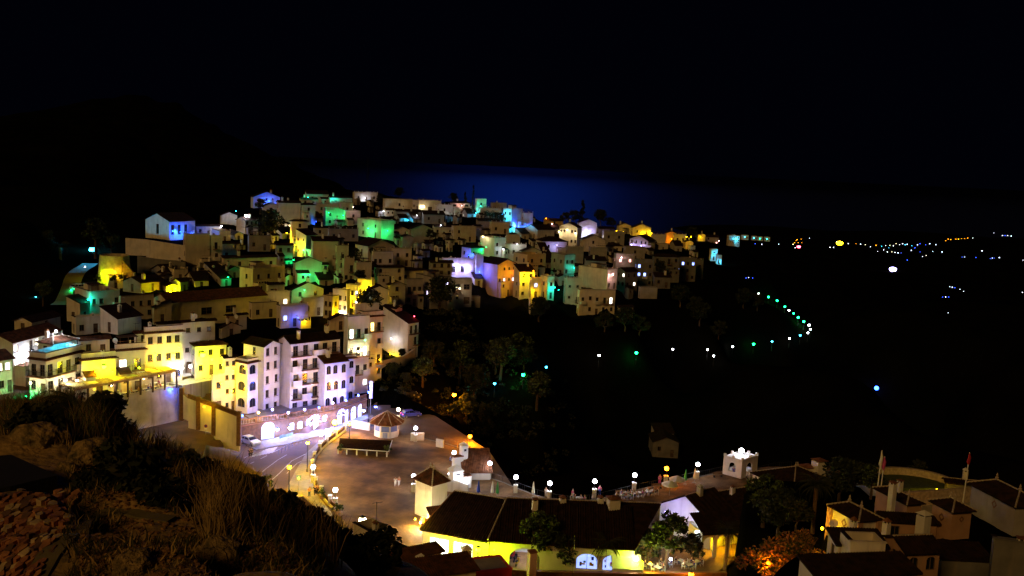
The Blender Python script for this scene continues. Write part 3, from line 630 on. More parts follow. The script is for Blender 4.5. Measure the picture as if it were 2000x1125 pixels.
pl = [onz(*q) for q in ((690,828),(672,845),(656,857),(640,869),(627,881),(614,898),(609,930),(625,965),(655,1000),(690,1050),(760,1090),(1180,1130),(1400,1118),(1480,1055),(1600,1010),(1640,955),(1640,912),(1500,912),(1410,922),(1303,944),(1240,958),(1165,976),(1120,982),(1075,976),(1045,967),(1008,953),(960,934),(962,895),(905,880),(868,868),(812,850),(735,834))]
m = MB(); slab(m, pl, -.5, .06); m.obj('plaza', PAVE, kind='structure')
sw = [onz(*q) for q in ((500,880),(560,869),(612,855),(656,844),(700,826),(728,812),(716,808),(656,832),(560,851),(480,870))]
m = MB(); slab(m, sw, -.4, .13); m.obj('sidewalk', WALK, kind='structure')
sw = [onz(*q) for q in ((660,842),(640,858),(622,874),(607,898),(604,930),(618,965),(648,1003),(655,1030),(600,1000),(560,985),(562,950),(575,925),(598,885),(620,866),(645,848))]
m = MB(); slab(m, sw, -.4, .1); m.obj('sidewalk', WALK, kind='structure')
# painted lines
def painted(pixels, w, dash=None, name='road_marking'):
    pts = [onz(*q, .006) for q in pixels]; pts = resample(pts, 1.0); mb = MB(); acc = 0
    for i, (a, b) in enumerate(zip(pts, pts[1:])):
        if dash and (i % (dash*2)) >= dash: continue
        d = (b-a).normalized(); n = Vector((-d.y, d.x, 0))*w/2; mb.face([a-n, b-n, b+n, a+n][::1])
    mb.obj(name, LINE, kind='structure')
painted([(466,923),(490,905),(515,893),(540,880),(560,872)], .15, 2)
painted([(500,932),(520,915),(543,898),(560,888)], .12)
painted([(528,940),(545,925),(570,900),(610,880)], .14)
painted([(450,905),(480,893),(495,885)], .12)
painted([(560,925),(580,905),(600,895)], .1)
for k in range(8):
    x = 488+k*6; painted([(x, 893-k*1.2), (x+17, 886-k*3.2)], .45)
# ------------------------------------------------------------------ dining terrace
TZ = 8.6
tf = [onz(60,812,TZ), onz(120,803,TZ), onz(175,790,TZ), onz(265,771,TZ), onz(355,754,TZ)]; tb = [onz(400,722,TZ+1.2), onz(357,741,TZ), onz(283,752,TZ), onz(225,760,TZ), onz(160,767,TZ), onz(90,772,TZ), onz(40,765,TZ), onz(0,790,TZ)]
m = MB(); slab(m, tf+tb, -4, TZ); 
for i in range(len(tf)-1): beam(m, tf[i]+Vector((0,0,.003)), tf[i+1]+Vector((0,0,.003)), .4, .35)
m.obj('terrace_wall', mat('stained_plaster', (.5, .46, .42), var=.35, scale=.35, stain=.8), label='long stained white retaining wall holding up the dining terrace', cat='retaining wall')
s = Site('pergola', tf[1], 'long wooden pergola roofing the dining terrace on the left', 'pergola')
a0, a1 = onz(145,797,TZ), onz(345,757,TZ); n = 9; dv = (a1-a0).normalized(); nv = Vector((-dv.y, dv.x, 0)); dep = 5.2
for i in range(n):
    p = a0.lerp(a1, i/(n-1)); q = p+nv*dep
    m = MB(); m.box((-.14,-.14,0), (.14,.14,2.9), None, Matrix.Translation(p)); s.part(m, 'post', WOOD)
    m = MB(); m.box((-.1,-.1,0), (.1,.1,3.0), None, Matrix.Translation(q)); s.part(m, 'post', WOOD)
m = MB(); P4 = mat('pergola_wood', (.26, .15, .07), var=.3)
beam(m, a0+Vector((0,0,2.9)), a1+Vector((0,0,2.9)), .2, .35); beam(m, a0+nv*dep+Vector((0,0,3)), a1+nv*dep+Vector((0,0,3)), .15, .25); s.part(m, 'beam', P4)
m = MB()
for i in range(46):
    p = a0.lerp(a1, i/45)-nv*.3; beam(m, p+Vector((0,0,3.27)), p+nv*(dep+.5)+Vector((0,0,3.27)), .1, .12)
s.part(m, 'rafter', P4)
m = MB()
for i in range(8):
    if i in (2, 5): continue
    p = a0.lerp(a1, (i+.08)/8); q = a0.lerp(a1, (i+.92)/8)
    for k in range(3): m.face([p+nv*(.4+k*1.6)+Vector((0,0,3.42)), q+nv*(.4+k*1.6)+Vector((0,0,3.42)), q+nv*(1.6+k*1.6)+Vector((0,0,3.5)), p+nv*(1.6+k*1.6)+Vector((0,0,3.5))])
s.part(m, 'canopy', mat('sheer_canvas', (.5, .46, .34), var=.15))
# stairs on the tall yellow house
s = Site('outside_stair', onz(272,745,TZ), 'outside stair climbing the yellow lit house to its upper doors', 'stairs')
m = MB(); st0, st1 = onz(276,735,TZ), onz(330,722,TZ)
for i in range(18):
    p = st0.lerp(st1, i/18); q = st0.lerp(st1, (i+1)/18); d = (st1-st0).normalized(); nn = Vector((d.y, -d.x, 0))*1.2
    z = TZ+.19*(i+1); slab(m, [p, q, q+nn, p+nn], TZ-.5, z)
s.part(m, 'step', TRIM)
m = MB()
for i in range(9):
    p = st0.lerp(st1, i/8)+nn; m.tube([p+Vector((0,0,.2+.43*i)), p+Vector((0,0,1.1+.43*i))], .03, 4)
m.tube([st0+nn+Vector((0,0,1.1)), st1+nn+Vector((0,0,4.5))], .04, 4); s.part(m, 'railing', IRON)
# white terrace with dazzling light
m = MB(); wt = [onz(330,752,TZ), onz(356,757,TZ), onz(420,735,TZ+1), onz(442,728,TZ+1), onz(395,718,TZ+1), onz(340,735,TZ)]
slab(m, wt, 0, TZ+.4); m.obj('terrace', WALK, kind='structure')
# brown walls beside the hotel
def wallthing(name, pix, w, mt, label, cat, capm=None, hrel=None):
    """pix: (x, ytop, ybottom, D)"""
    P = [(at(x, yt, D), at(x, yb, D)) for x, yt, yb, D in pix]; s = Site(name, P[0][1], label, cat); m = MB(); c = MB()
    for (t0, b0), (t1, b1) in zip(P, P[1:]):
        d = (t1-t0); nn = Vector((-d.y, d.x, 0)).normalized()*w; zb = min(b0.z, b1.z)-1.5
        A = [Vector((t0.x, t0.y, zb)), Vector((t1.x, t1.y, zb)), t1, t0]; B_ = [p+nn for p in A]
        m.face(A); m.face(B_[::-1]); m.face([A[3], A[2], B_[2], B_[3]]); m.face([A[0], A[3], B_[3], B_[0]]); m.face([A[1], B_[1], B_[2], A[2]])
        if capm: beam(c, t0+nn*.5+Vector((0,0,.002)), t1+nn*.5+Vector((0,0,.002)), w+.16, .12)
    s.part(m, 'wall', mt)
    if capm: s.part(c, 'coping', capm)
    return s, P
wallthing('brick_wall', [(354,738,800,183),(372,734,795,186),(415,722,770,192)], .35, BRICK, 'brown brick wall with pale panels beside the end of the dining terrace', 'wall', MORTAR)
s, P = wallthing('garden_wall', [(355,768,800,176),(368,778,806,174),(418,796,830,170),(467,815,866,165)], .35, WHITE2, 'yellow lit wall with brick piers stepping down beside the sloping dirt lot', 'wall', TRIM)
for f in (.0, .33, .66, 1):
    p = P[0][0].lerp(P[1][0], f*3) if f < .33 else (P[1][0].lerp(P[2][0], .4) if f < .5 else (P[2][0] if f < .9 else P[3][0])); m = MB(); m.box((-.35,-.35,-5), (.35,.35,1.0), None, Matrix.Translation(p)); s.part(m, 'pier', BRICK)
m = MB()
for (a, b) in ((P[1][0], P[2][0]), (P[2][0], P[3][0])):
    for i in range(26):
        p = a.lerp(b, i/26)+Vector((0,0,.12)); m.box((-.09,-.12,0), (.09,.12,.62), None, Matrix.Translation(p))
    beam(m, a+Vector((0,0,.74)), b+Vector((0,0,.74)), .3, .12)
s.part(m, 'balustrade', BRICK)
wallthing('ramp_wall', [(360,765,785,186),(400,775,800,184),(440,800,815,182)], .3, WHITE2, 'cream inner ramp wall below the yellow hotel wing', 'wall')
# ------------------------------------------------------------------ brick arcade with the terrace on top
AP = [onz(467,867), onz(500,861), onz(560,852), onz(656,833), onz(716,810)]; AH = 3.5
s = Site('brick_arcade', AP[0], 'brown brick shop arcade with arched doors under the hotel terrace, flooded by blue white lamps', 'arcade'); ARC = s
m = MB(); bal = MB(); cop = MB(); LITW = emat('shop_window_glow', (.35, .42, 1), 1.6)
segops = [[(1.2,0,3.9,2.9)], [(1.0,0,3.6,3.2),(4.4,.9,6.0,2.5)], [(.5,.9,1.7,2.4),(2.3,.9,3.5,2.4),(4.2,0,5.3,2.6),(5.8,.2,7.0,2.7),(7.8,.2,9.0,2.7),(9.6,.9,10.8,2.4)], [(.6,0,2.2,2.7),(3.0,0,4.2,2.6),(5.0,0,6.8,2.7),(7.4,0,8.8,2.7)]]
for (a, b), ops in zip(zip(AP, AP[1:]), segops):
    d = b-a; Lg = d.length; U = d.normalized(); inn = Vector((-U.y, U.x, 0)); ops = [o+(True,) for o in ops if o[2] < Lg-.2]
    wallface(m, a, U, Lg, AH, inn, ops, BRICK, -2)
    m.face([a+Vector((0,0,AH)), b+Vector((0,0,AH)), b+inn*9+Vector((0,0,AH)), a+inn*9+Vector((0,0,AH))], CONC)
    ang = math.atan2(U.y, U.x)
    for j, o in enumerate(ops):
        w, h = o[2]-o[0], o[3]-o[1]; fm, pm = win_mesh(w, h, 'arch'); q = link('shop_window' if o[1] > 0 else 'shop_door', fm, s.root, s.l(a+U*o[0]+Vector((0,0,o[1]))), ang)
        link('pane', pane_lit(w, h, LITW) if (a.x > AP[1].x-1) else pm, q)
    n = int(Lg/.3)
    for i in range(n):
        p = a.lerp(b, (i+.5)/n)+inn*.15+Vector((0,0,AH+.003)); bal.box((-.07,-.08,0), (.07,.08,.7), None, Matrix.Translation(p) @ Matrix.Rotation(ang, 4, 'Z'))
    beam(cop, a+inn*.15+Vector((0,0,AH+.705)), b+inn*.15+Vector((0,0,AH+.705)), .35, .14)
    for i in range(int(Lg/4)+1):
        p = a+U*min(Lg, i*4.0)+inn*.16+Vector((0,0,AH+.004)); bal.box((-.25,-.22,0), (.25,.24,.95), None, Matrix.Translation(p) @ Matrix.Rotation(ang, 4, 'Z'))
    beam(cop, a-inn*.06+Vector((0,0,AH-.35)), b-inn*.06+Vector((0,0,AH-.35)), .14, .12)
s.part(m, 'wall', BRICK); s.part(bal, 'balustrade', BRICK); s.part(cop, 'coping', TRIM)
# glowing arched sign lettering over two doors, blue vertical sign at the far corner
def text(body, size, M, mt, parent=None, name='lettering', depth=.03, kw={}):
    c = bpy.data.curves.new(name, 'FONT'); c.body = body; c.size = size; c.extrude = depth; c.align_x = 'CENTER'; c.align_y = 'CENTER'
    t = bpy.data.objects.new('tmp', c); COL.objects.link(t); dg = bpy.context.evaluated_depsgraph_get(); me_ = bpy.data.meshes.new_from_object(t.evaluated_get(dg)); bpy.data.objects.remove(t)
    me_.transform(M); me_.materials.clear(); me_.materials.append(mt); return link(name, me_, parent, **kw)
def facing(p, d):       # text frame: stands upright at p, reads along direction d
    ang = math.atan2(d.y, d.x); return Matrix.Translation(p) @ Matrix.Rotation(ang, 4, 'Z') @ Matrix.Rotation(math.pi/2, 4, 'X')
NEONB = emat('blue_neon', (.35, .3, 1), 5)
for k, (seg, off, lab) in enumerate(((2, 5.9, 'glowing arched hotel sign over the middle arcade door'), (3, 1.4, 'glowing arched hotel sign over the door nearer the far corner'))):
    a, b = AP[seg], AP[seg+1]; U = (b-a).normalized(); inn = Vector((-U.y, U.x, 0)); c = a+U*off+Vector((0,0,2.35))-inn*.25
    s2 = Site('hotel_sign', c, lab, 'sign', 'arched signs of the arcade')
    for i, ch in enumerate('HOTEL'):
        t = (i-2)*.24; p = c+U*(1.5*math.sin(t*1.6))+Vector((0,0,1.0*math.cos(t*1.9)-.45))
        text(ch, .75, facing(s2.l(p), U) @ Matrix.Rotation(-t*1.1, 4, 'Z'), NEONB, s2.root, 'letter')
    mb = MB(); mb.tube([c+U*(1.5*math.sin(t))+Vector((0,0,.75*math.cos(t)-1.1))-inn*.02 for t in [i*.2-1 for i in range(11)]], .05, 5); s2.part(mb, 'arch_bar', NEONB)
p = AP[4]+Vector((.6, 1.0, 3.2)); s2 = Site('vertical_sign', p, 'tall blue lit vertical hotel sign on the far corner of the arcade', 'sign')
mb = MB(); mb.box((-.35,-.08,0), (.35,.08,3.6), None, Matrix.Translation(p)); s2.part(mb, 'panel', emat('blue_sign_glow', (.01, .02, .8), 1.5))
for i, ch in enumerate('HOTEL'): text(ch, .6, facing(s2.l(p+Vector((0, -.12, 3.2-i*.65))), Vector((1, 0, 0))), emat('sign_white', (.6, .7, 1), 3), s2.root, 'letter')
mb = MB(); mb.tube([p+Vector((0,0,-3.2)), p+Vector((0,0,.05))], .07, 6); s2.part(mb, 'post', STEEL)
# round red and blue umbrella-like disc on a hotel balcony
# ------------------------------------------------------------------ kiosk
kc = onz(755, 850); s = Site('kiosk', kc, 'octagonal white kiosk with blue shutters and a tiled pyramid roof on the plaza', 'kiosk'); m = MB()
oct_ = lambda r, z, o=0: [kc+Vector((r*math.cos(R(22.5+45*i)), r*math.sin(R(22.5+45*i)), z)) for i in range(8)]
b0, b1 = oct_(2.4, .06), oct_(2.4, 2.7)
for i in range(8):
    a, b = b0[i], b0[(i+1) % 8]; U = (b-a).normalized(); w = (b-a).length; inn = Vector((-U.y, U.x, 0))
    if inn.dot(kc-a) < 0: a, b = b, a; U = -U; inn = -inn
    ops = [(.2, 1.15, w-.2, 2.2, False)]; mm = Vector((a.x, a.y, .06)); wallface(m, mm, U, w, 2.64, inn, ops, WHITE)
    q = MB(); ang = math.atan2(U.y, U.x); q.box((0,.02,0), (w-.4,.06,1.05), None, Matrix.Translation(s.l(a+U*.2+Vector((0,0,1.15)))) @ Matrix.Rotation(ang, 4, 'Z')); q.obj('shutter', mat('blue_shutter', (.12, .16, .4)), s.root)
mid = b0[5].lerp(b0[6], .5); q = MB(); q.box((-.45,-.05,0), (.45,.0,1.05), None, Matrix.Translation(mid)); s.part(q, 'door', mat('pale_blue_door', (.25, .3, .5)))
s.part(m, 'wall', WHITE); rf = MB(); cp = MB(); e = oct_(3.35, 2.65); ap = kc+Vector((0, 0, 4.7))
for i in range(8):
    panel(rf, e[i], e[(i+1) % 8], ap, ap, TILEL, .28); caps(cp, e[i], ap, MORTAR, .07)
r_ = s.part(rf, 'roof', TILEL); s.part(cp, 'ridge_tiles', MORTAR, r_)
# stage with dark floor and white fence
sp = [onz(663,856,.9), onz(766,861,.9), onz(759,883,.9), onz(661,877,.9)]; s = Site('stage', onz(712,880), 'low dark stage platform on the plaza with white legs along its front', 'stage')
m = MB(); slab(m, sp, .82, .95); s.part(m, 'platform', mat('dark_boards', (.018, .009, .004), var=.4, scale=2, spec=0))
m = MB(); beam(m, sp[3]+Vector((0,0,.06)), sp[2]+Vector((0,0,.06)), .1, .1); beam(m, sp[1]+Vector((0,0,.06)), sp[2]+Vector((0,0,.06)), .1, .1); s.part(m, 'rail', WHP)
for f in (.0, .17, .37, .57, .77, .97):
    p = sp[3].lerp(sp[2], f); m = MB(); m.box((-.1,-.1,-.9), (.1,.1,0), None, Matrix.Translation(p-Vector((0,.15,.0)))); s.part(m, 'leg', WHP)
# tower with pyramid roof, its annexe
KW = dict(group=None, corr=.3, tile=TILE, door=0)
tw = house(812,844,874,948,1018,42,'p','square white tower with a steep tiled pyramid roof at the plaza edge',D=Dz(844,1018,0),wl=0,wr=0,wall=WHITE,chim=0,rise=.95,over=.4,cat='tower',name='tower',sub=1,**KW)
house(836,842,884,1003,1026,20,'s','small tiled annexe with a dark window between tower and long shop roof',D=Dz(843,1026,0)-2,wl=0,wr=2,wall=WHITE2,chim=0,cat='building',name='annexe',sub=1,depth=6,**KW)
# chapel like bar building at the rim
house(900,906,958,922,938,6,'s','low white bar building with a light tiled roof at the plaza rim',D=Dz(906,938,0),wl=0,wr=0,wall=WHITE,chim=0,cat='building',name='bar_building',sub=1,depth=8.5,**{**KW,'tile':TILEL})
def whitebox(name, px, pyb, w, d, h, yaw, label, cat, top='p', z=0, mt=None):
    p = onz(px, pyb, z); s = Site(name, p, label, cat); mt = mt or WHITE; M = Matrix.Rotation(R(yaw), 4, 'Z'); m = MB(); m.box((-w/2,-d/2,-.5), (w/2,d/2,h), mt, M)
    m.obj('wall', mt, s.root); r = MB()
    if top == 'p':
        P = [M @ Vector(q) for q in ((-w*.6,-d*.6,h+.002),(w*.6,-d*.6,h+.002),(w*.6,d*.6,h+.002),(-w*.6,d*.6,h+.002))]
        r.box((-w*.6,-d*.6,h+.003), (w*.6,d*.6,h+.12), WHITE, M)
        for i in range(4): r.face([P[i]+Vector((0,0,.12)), P[(i+1) % 4]+Vector((0,0,.12)), Vector((0,0,h+.12+w*.55))], WHITE)
        v = MB(); v.box((-w*.2,-d/2-.02,h*.82), (w*.2,-d/2-.003,h*.9), BLACKC, M); v.obj('vent', BLACKC, s.root)
    else: r.box((-w*.56,-d*.56,h+.003), (w*.56,d*.56,h+.15), TILEL, M)
    r.obj('cap', WHITE, s.root); return s
whitebox('chimney_tower', 904, 925, 1.1, 1.1, 4.9, 30, 'tall slim white chimney tower with a pointed cap beside the bar building', 'chimney')
whitebox('wall_pillar', 893, 928, 1.6, .9, 3.2, 30, 'stout white wall block below the slim chimney tower', 'pillar', 'f')
whitebox('white_turret', 889, 954, 1.7, 1.7, 3.0, 30, 'squat white turret with a low pointed cap behind the shop roof', 'turret')
whitebox('white_pier', 912, 952, 1.0, 1.0, 2.0, 30, 'dazzling white pier under the lamp at the terrace entrance', 'pier', 'f')
wallthing('white_wall', [(866,938,960,Dz(866,960,0)),(890,940,962,Dz(890,962,0)),(914,946,966,Dz(914,966,0))], .5, WHITE, 'dazzling white low wall below the squat turret', 'wall')
# ------------------------------------------------------------------ long shop building
EZ = 3.5; RZ = 6.4
E = [onz(818,1035,EZ), onz(952,1060,EZ), onz(1240,1078,EZ)]; RR = [onz(888,959,RZ), onz(990,976,RZ), onz(1292,986,RZ)]
s = Site('shop_building', Vector((E[0].x, E[0].y, 0)), 'long low shop building with a huge ribbed tile roof and glowing shop fronts', 'building'); SHOP = s
rf = MB(); cp = MB()
for i, off in ((0, 0), (1, .18)):
    o = Vector((0, 0, off)); d = (E[i+1]-E[i]).normalized()
    panel(rf, E[i]+o, E[i+1]+o, RR[i]+o, RR[i+1]+o, TILED, .34)
    bk = Vector((-d.y, d.x, 0)); panel(rf, RR[i+1]+o+bk*5-Vector((0,0,1.8)), RR[i]+o+bk*5-Vector((0,0,1.8)), RR[i+1]+o, RR[i]+o, TILED, .34)
    caps(cp, RR[i]+o, RR[i+1]+o, MORTAR, .1)
caps(cp, E[1]+Vector((0,0,.3)), RR[1]+Vector((0,0,.3)), MORTAR, .1); caps(cp, E[0], RR[0], TRIM, .08)
r_ = s.part(rf, 'roof', TILE); s.part(cp, 'ridge_tiles', MORTAR, r_)
for x, y, h, w, st in ((1044,1000,1.6,.7,0),(1098,992,1.3,.8,1),(1172,993,1.4,.7,1),(1197,1000,1.8,1.5,1)):
    chimney(r_, s.l(onz(x, y, RZ-.7)), h, w, .2, st)
m = MB(); SHW = emat('shop_glow', (.75, .9, 1), 2.2); SHW2 = emat('shop_glow_blue', (.25, .4, 1), 1.6)
for i in range(2):
    d = (E[i+1]-E[i]).normalized(); inn = Vector((-d.y, d.x, 0)); a = E[i]+inn*.55+d*.3; a.z = 0; Lg = (E[i+1]-E[i]).length-.3
    ops = [(1.0,.3,3.8,2.6,False),(4.4,.1,7.2,2.6,False),(8.6,.2,10.6,2.5,False),(11.6,0,14.2,2.8,False)] if i == 0 else [(2.6,0,6.5,2.8,True),(11.2,.5,14,2.6,True),(14.6,.5,17.2,2.6,True)]
    ops = [o for o in ops if o[2] < Lg-.3]; wallface(m, a, d, Lg, EZ+(.15 if i else .0), inn, ops, WHITE2, -1)
    ang = math.atan2(d.y, d.x)
    for j, o in enumerate(ops):
        w, h = o[2]-o[0], o[3]-o[1]
        if i == 1 and j == 0: continue
        fm, pm = win_mesh(w, h, 'win' if not o[4] else 'arch'); q = link('shop_window', fm, s.root, s.l(a+d*o[0]+Vector((0,0,o[1]))), ang); link('pane', pane_lit(w, h, SHW if i == 0 else SHW2), q)
        for k in range(7):
            x = rnd.uniform(.2, w-.5); zz = rnd.uniform(.1, h-.8); gm = MB(); gm.box((x,.13,zz), (x+rnd.uniform(.15,.5),.165,zz+rnd.uniform(.2,.6)), rnd.choice([BLUE, WHP, GREENP, YEL, BLACKC, RED])); link('goods_box', gm.mesh('goods_box'), s.root, s.l(a+d*o[0]+Vector((0,0,o[1]))), ang)
    if i == 0: m.face([a, a+inn*9, a+inn*9+Vector((0,0,5.6)), a+Vector((0,0,EZ))], WHITE2)
    else:   # deep open porch behind the arch
        p0_ = a+d*2.2+inn*.31; 
        q = MB(); c = [p0_, p0_+d*6, p0_+d*6+inn*5, p0_+inn*5]
        q.face([c[2], c[3], c[3]+Vector((0,0,3.3)), c[2]+Vector((0,0,3.3))]); q.face([c[3], c[0], c[0]+Vector((0,0,3.3)), c[3]+Vector((0,0,3.3))]); q.face([c[1], c[2], c[2]+Vector((0,0,3.3)), c[1]+Vector((0,0,3.3))]); s.part(q, 'porch_wall', WHITE); PORCH = p0_+d*3+inn*2
s.part(m, 'wall', WHITE2)
# green lit awning of the cafe, yellow bollard-like counters
aw = [onz(1192,1080,2.7), onz(1250,1082,2.7)]; s = Site('awning', onz(1215,1110,0), 'large pale awning glowing lime under the cafe lamps', 'awning'); m = MB()
d = (aw[1]-aw[0]).normalized(); ou = Vector((d.y, -d.x, 0)); m.face([aw[0]+ou*.3, aw[1]+ou*.3, aw[1]+ou*2.6-Vector((0,0,1.0)), aw[0]+ou*2.6-Vector((0,0,1.0))][::-1]); m.face([aw[0]+ou*2.6-Vector((0,0,1.0)), aw[1]+ou*2.6-Vector((0,0,1.0)), aw[1]+ou*2.6-Vector((0,0,1.35)), aw[0]+ou*2.6-Vector((0,0,1.35))][::-1]); s.part(m, 'canvas', CLOTHW)
m = MB(); m.tube([aw[0]+ou*2.6-Vector((0,0,1.0)), aw[1]+ou*2.6-Vector((0,0,1.0))], .05, 6); 
for q in aw: m.tube([q+ou*2.5-Vector((0,0,2.7)), q+ou*2.5-Vector((0,0,1.0))], .04, 5)
s.part(m, 'frame', STEEL)
# ------------------------------------------------------------------ right part of the plaza building: white gable, arcade, dark hipped roofs
KR = dict(group=None, corr=.34, tile=TILED, door=0, cat='building', sub=1)
house(1290,1391,1440,1022,1076,54,'g','building with a brilliant white gable wall rising behind the trees',D=Dz(1391,1076,0),wl=0,wr=0,wall=WHITE,chim=1,name='gable_building',rise=.55,**KR)
house(1380,1462,1560,1006,1060,45,'h','building with a broad dark hipped roof behind the two tall palms',D=Dz(1462,1060,0),wl=0,wr=2,wall=WHITE2,chim=2,name='hipped_building',rise=.45,**KR)
house(1470,1550,1640,960,1010,45,'h','building with a dark roof and twin lit chimneys right of the white gazebo',D=Dz(1550,1010,0),wl=0,wr=0,wall=WHITE2,chim=0,name='twin_chimney_building',rise=.4,**KR)
for x, y, w, h, lab in ((1575,930,2.0,1.5,'wide yellow lit chimney block, left one of the pair above the dark roof'),(1598,925,1.7,2.1,'tall yellow lit chimney block, right one of the pair above the dark roof')):
    p = at(x, y, Dz(1560,1000,0)+8); q = Site('chimney_block', p, lab, 'chimney', 'lit chimney blocks'); chimney(q.root, (0,0,0), h, w, .4, 1)
# lit arcade under the white gable
a0, a1 = onz(1368,1092,0), onz(1470,1084,0); s = Site('cafe_arcade', a0, 'yellow green lit cafe arcade with slim columns beside the tall palm', 'arcade'); d = (a1-a0).normalized(); ou = Vector((-d.y, d.x, 0)); Lg = (a1-a0).length
m = MB(); wallface(m, a0, d, Lg, 3.6, ou, [(i*Lg/4+.35, 0, (i+1)*Lg/4-.15, 3.0, True) for i in range(4)], WHITE2, -.5); m.face([a0+ou*.35+Vector((0,0,3.6)), a1+ou*.35+Vector((0,0,3.6)), a1+Vector((0,0,3.6)), a0+Vector((0,0,3.6))]); s.part(m, 'wall', WHITE2)
m = MB(); wallface(m, a0+ou*4, d, Lg, 3.8, ou, [(1,0,3,2.4,False),(4,.5,6.5,2.4,False)], WHITE, -.5); m.face([a0+Vector((0,0,3.7)), a0+ou*4+Vector((0,0,3.7)), a1+ou*4+Vector((0,0,3.7)), a1+Vector((0,0,3.7))]); s.part(m, 'back_wall', WHITE)
m = MB(); m.box((0,0,0), (5.4,.05,2.3), None, Matrix.Translation(s.l(a0+ou*4.2+d*1.0)) @ Matrix.Rotation(math.atan2(d.y,d.x), 4, 'Z')); m.obj('lit_room', SHW, s.root); ARCL = a0+d*Lg*.5+ou*2
rf = MB(); panel(rf, a0-ou*.4+Vector((0,0,3.55)), a1-ou*.4+Vector((0,0,3.55)), a0+ou*4+Vector((0,0,5)), a1+ou*4+Vector((0,0,5)), TILED, .3); s.part(rf, 'roof', TILED)
# gazebo
gp = [onz(1411,926), onz(1447,936), onz(1478,925)]; g4 = gp[0]+gp[2]-gp[1]; s = Site('gazebo', gp[1], 'white square gazebo with arched openings and a lamp blazing on its roof', 'gazebo'); m = MB(); GH = 3.3
for a, b in ((gp[0], gp[1]), (gp[1], gp[2]), (gp[2], g4), (g4, gp[0])):
    d = (b-a).normalized(); inn = Vector((-d.y, d.x, 0)); w = (b-a).length; op = [(w*.3, .0 if a is gp[1] else .9, w*.68, 2.5, True)]
    wallface(m, a, d, w, GH, inn, op, WHITE); wallface(m, b+inn*.3, -d, w, GH, -inn, [(w-o[2], o[1], w-o[0], o[3], True) for o in op], WHITE)
slab(m, [gp[0], gp[1], gp[2], g4], GH-.35, GH-.1, WHITE); s.part(m, 'wall', WHITE)
m = MB()
for a, b in ((gp[0], gp[1]), (gp[1], gp[2]), (gp[2], g4), (g4, gp[0])):
    for f in (.02, .5): m.box((-.2,-.2,GH), (.2,.2,GH+.45), None, Matrix.Translation(a.lerp(b, f)+((gp[0]+gp[2])/2-a.lerp(b, f))*.05))
s.part(m, 'merlon', WHITE); GAZ = (gp[0]+gp[2])/2
# rim railing, one length of ironwork
def railing(pix, label, h=1.0, z=0.06, name='railing_fence', step=.45, pan=True, group=None):
    P = [onz(*q, z) for q in pix]; s = Site(name, P[0], label, 'railing', group); Q = resample(P, step); m = MB()
    for i, p in enumerate(Q): m.tube([p, p+Vector((0,0,h))], .045 if i % 6 == 0 else .014, 4, cap=False)
    m.tube([p+Vector((0,0,h)) for p in Q], .035, 4); m.tube([p+Vector((0,0,.12)) for p in Q], .025, 4); s.part(m, 'railing', IRON)
    m = MB()
    for a, b in zip(Q, Q[1:]): beam(m, a, b, .25, .1)
    s.part(m, 'kerb', CONC); return s
railing([(958,934),(985,943),(1008,953),(1045,967),(1075,976),(1120,982)], 'dark iron railing curving from the bar building along the plaza rim')
railing([(1122,982),(1165,976),(1240,958),(1303,944),(1363,932),(1410,922)], 'dark iron railing along the straight terrace rim towards the gazebo')
railing([(1480,922),(1510,915),(1545,912)], 'short iron railing right of the gazebo')
railing([(870,866),(895,874),(915,880)], 'iron railing behind the slim chimney tower')
railing([(830,857),(866,866)], 'reddish railing between two white gate piers')
# balustrade wall between sidewalk and plaza
bp_ = [onz(*q, .06) for q in ((674,842),(656,855),(640,867),(627,879),(615,895),(610,915),(612,940),(622,962),(640,982),(655,997))]; s = Site('balustrade_wall', bp_[0], 'low curved wall with terracotta railing and white piers along the plaza', 'wall'); Q = resample(bp_, .5); m = MB(); b2 = MB()
for a, b in zip(Q, Q[1:]): beam(m, a-Vector((0,0,.3)), b-Vector((0,0,.3)), .35, .65)
for i, a in enumerate(Q[:-1]): b2.box((-.1,-.1,.36), (.1,.1,.95), None, Matrix.Translation(a))
for a, b in zip(Q, Q[1:]): beam(b2, a+Vector((0,0,.95)), b+Vector((0,0,.95)), .3, .1)
s.part(m, 'footing', WHITE); s.part(b2, 'railing', BRICK)
for i in range(0, len(Q), 9):
    m = MB(); m.box((-.25,-.25,0), (.25,.25,1.45), None, Matrix.Translation(Q[i])); m.box((-.32,-.32,1.452), (.32,.32,1.55), None, Matrix.Translation(Q[i])); s.part(m, 'pier', WHITE)
for a, b, t, lab in (((688,835),(722,841),'y','yellow lit low wall at the top of the plaza left of the kiosk'),((802,861),(828,860),'w','white low wall piece behind the plaza lamp right of the kiosk'),((852,872),(866,875),'w','small pale gate pier at the end of the reddish railing')):
    p, q = onz(*a, .06), onz(*b, .06); m = MB(); beam(m, p, q, .3, 1.4); beam(m, p+Vector((0,0,1.402)), q+Vector((0,0,1.402)), .4, .1); m.obj('low_wall', WHITE, label=lab, cat='wall')
# wall along the foreground edge of the street
wallthing('street_wall', [(545,990,1008,Dz(545,1008,0)),(575,975,1000,Dz(575,1000,0)),(592,970,1000,Dz(592,1000,0)),(640,1015,1032,Dz(640,1032,0)),(655,1030,1045,Dz(655,1045,0)),(700,1052,1080,Dz(700,1080,0))], .3, mat('warm_plaster', (.4, .24, .13), var=.3, stain=.3), 'brown plaster street wall at the foot of the grassy slope', 'wall', MORTAR)
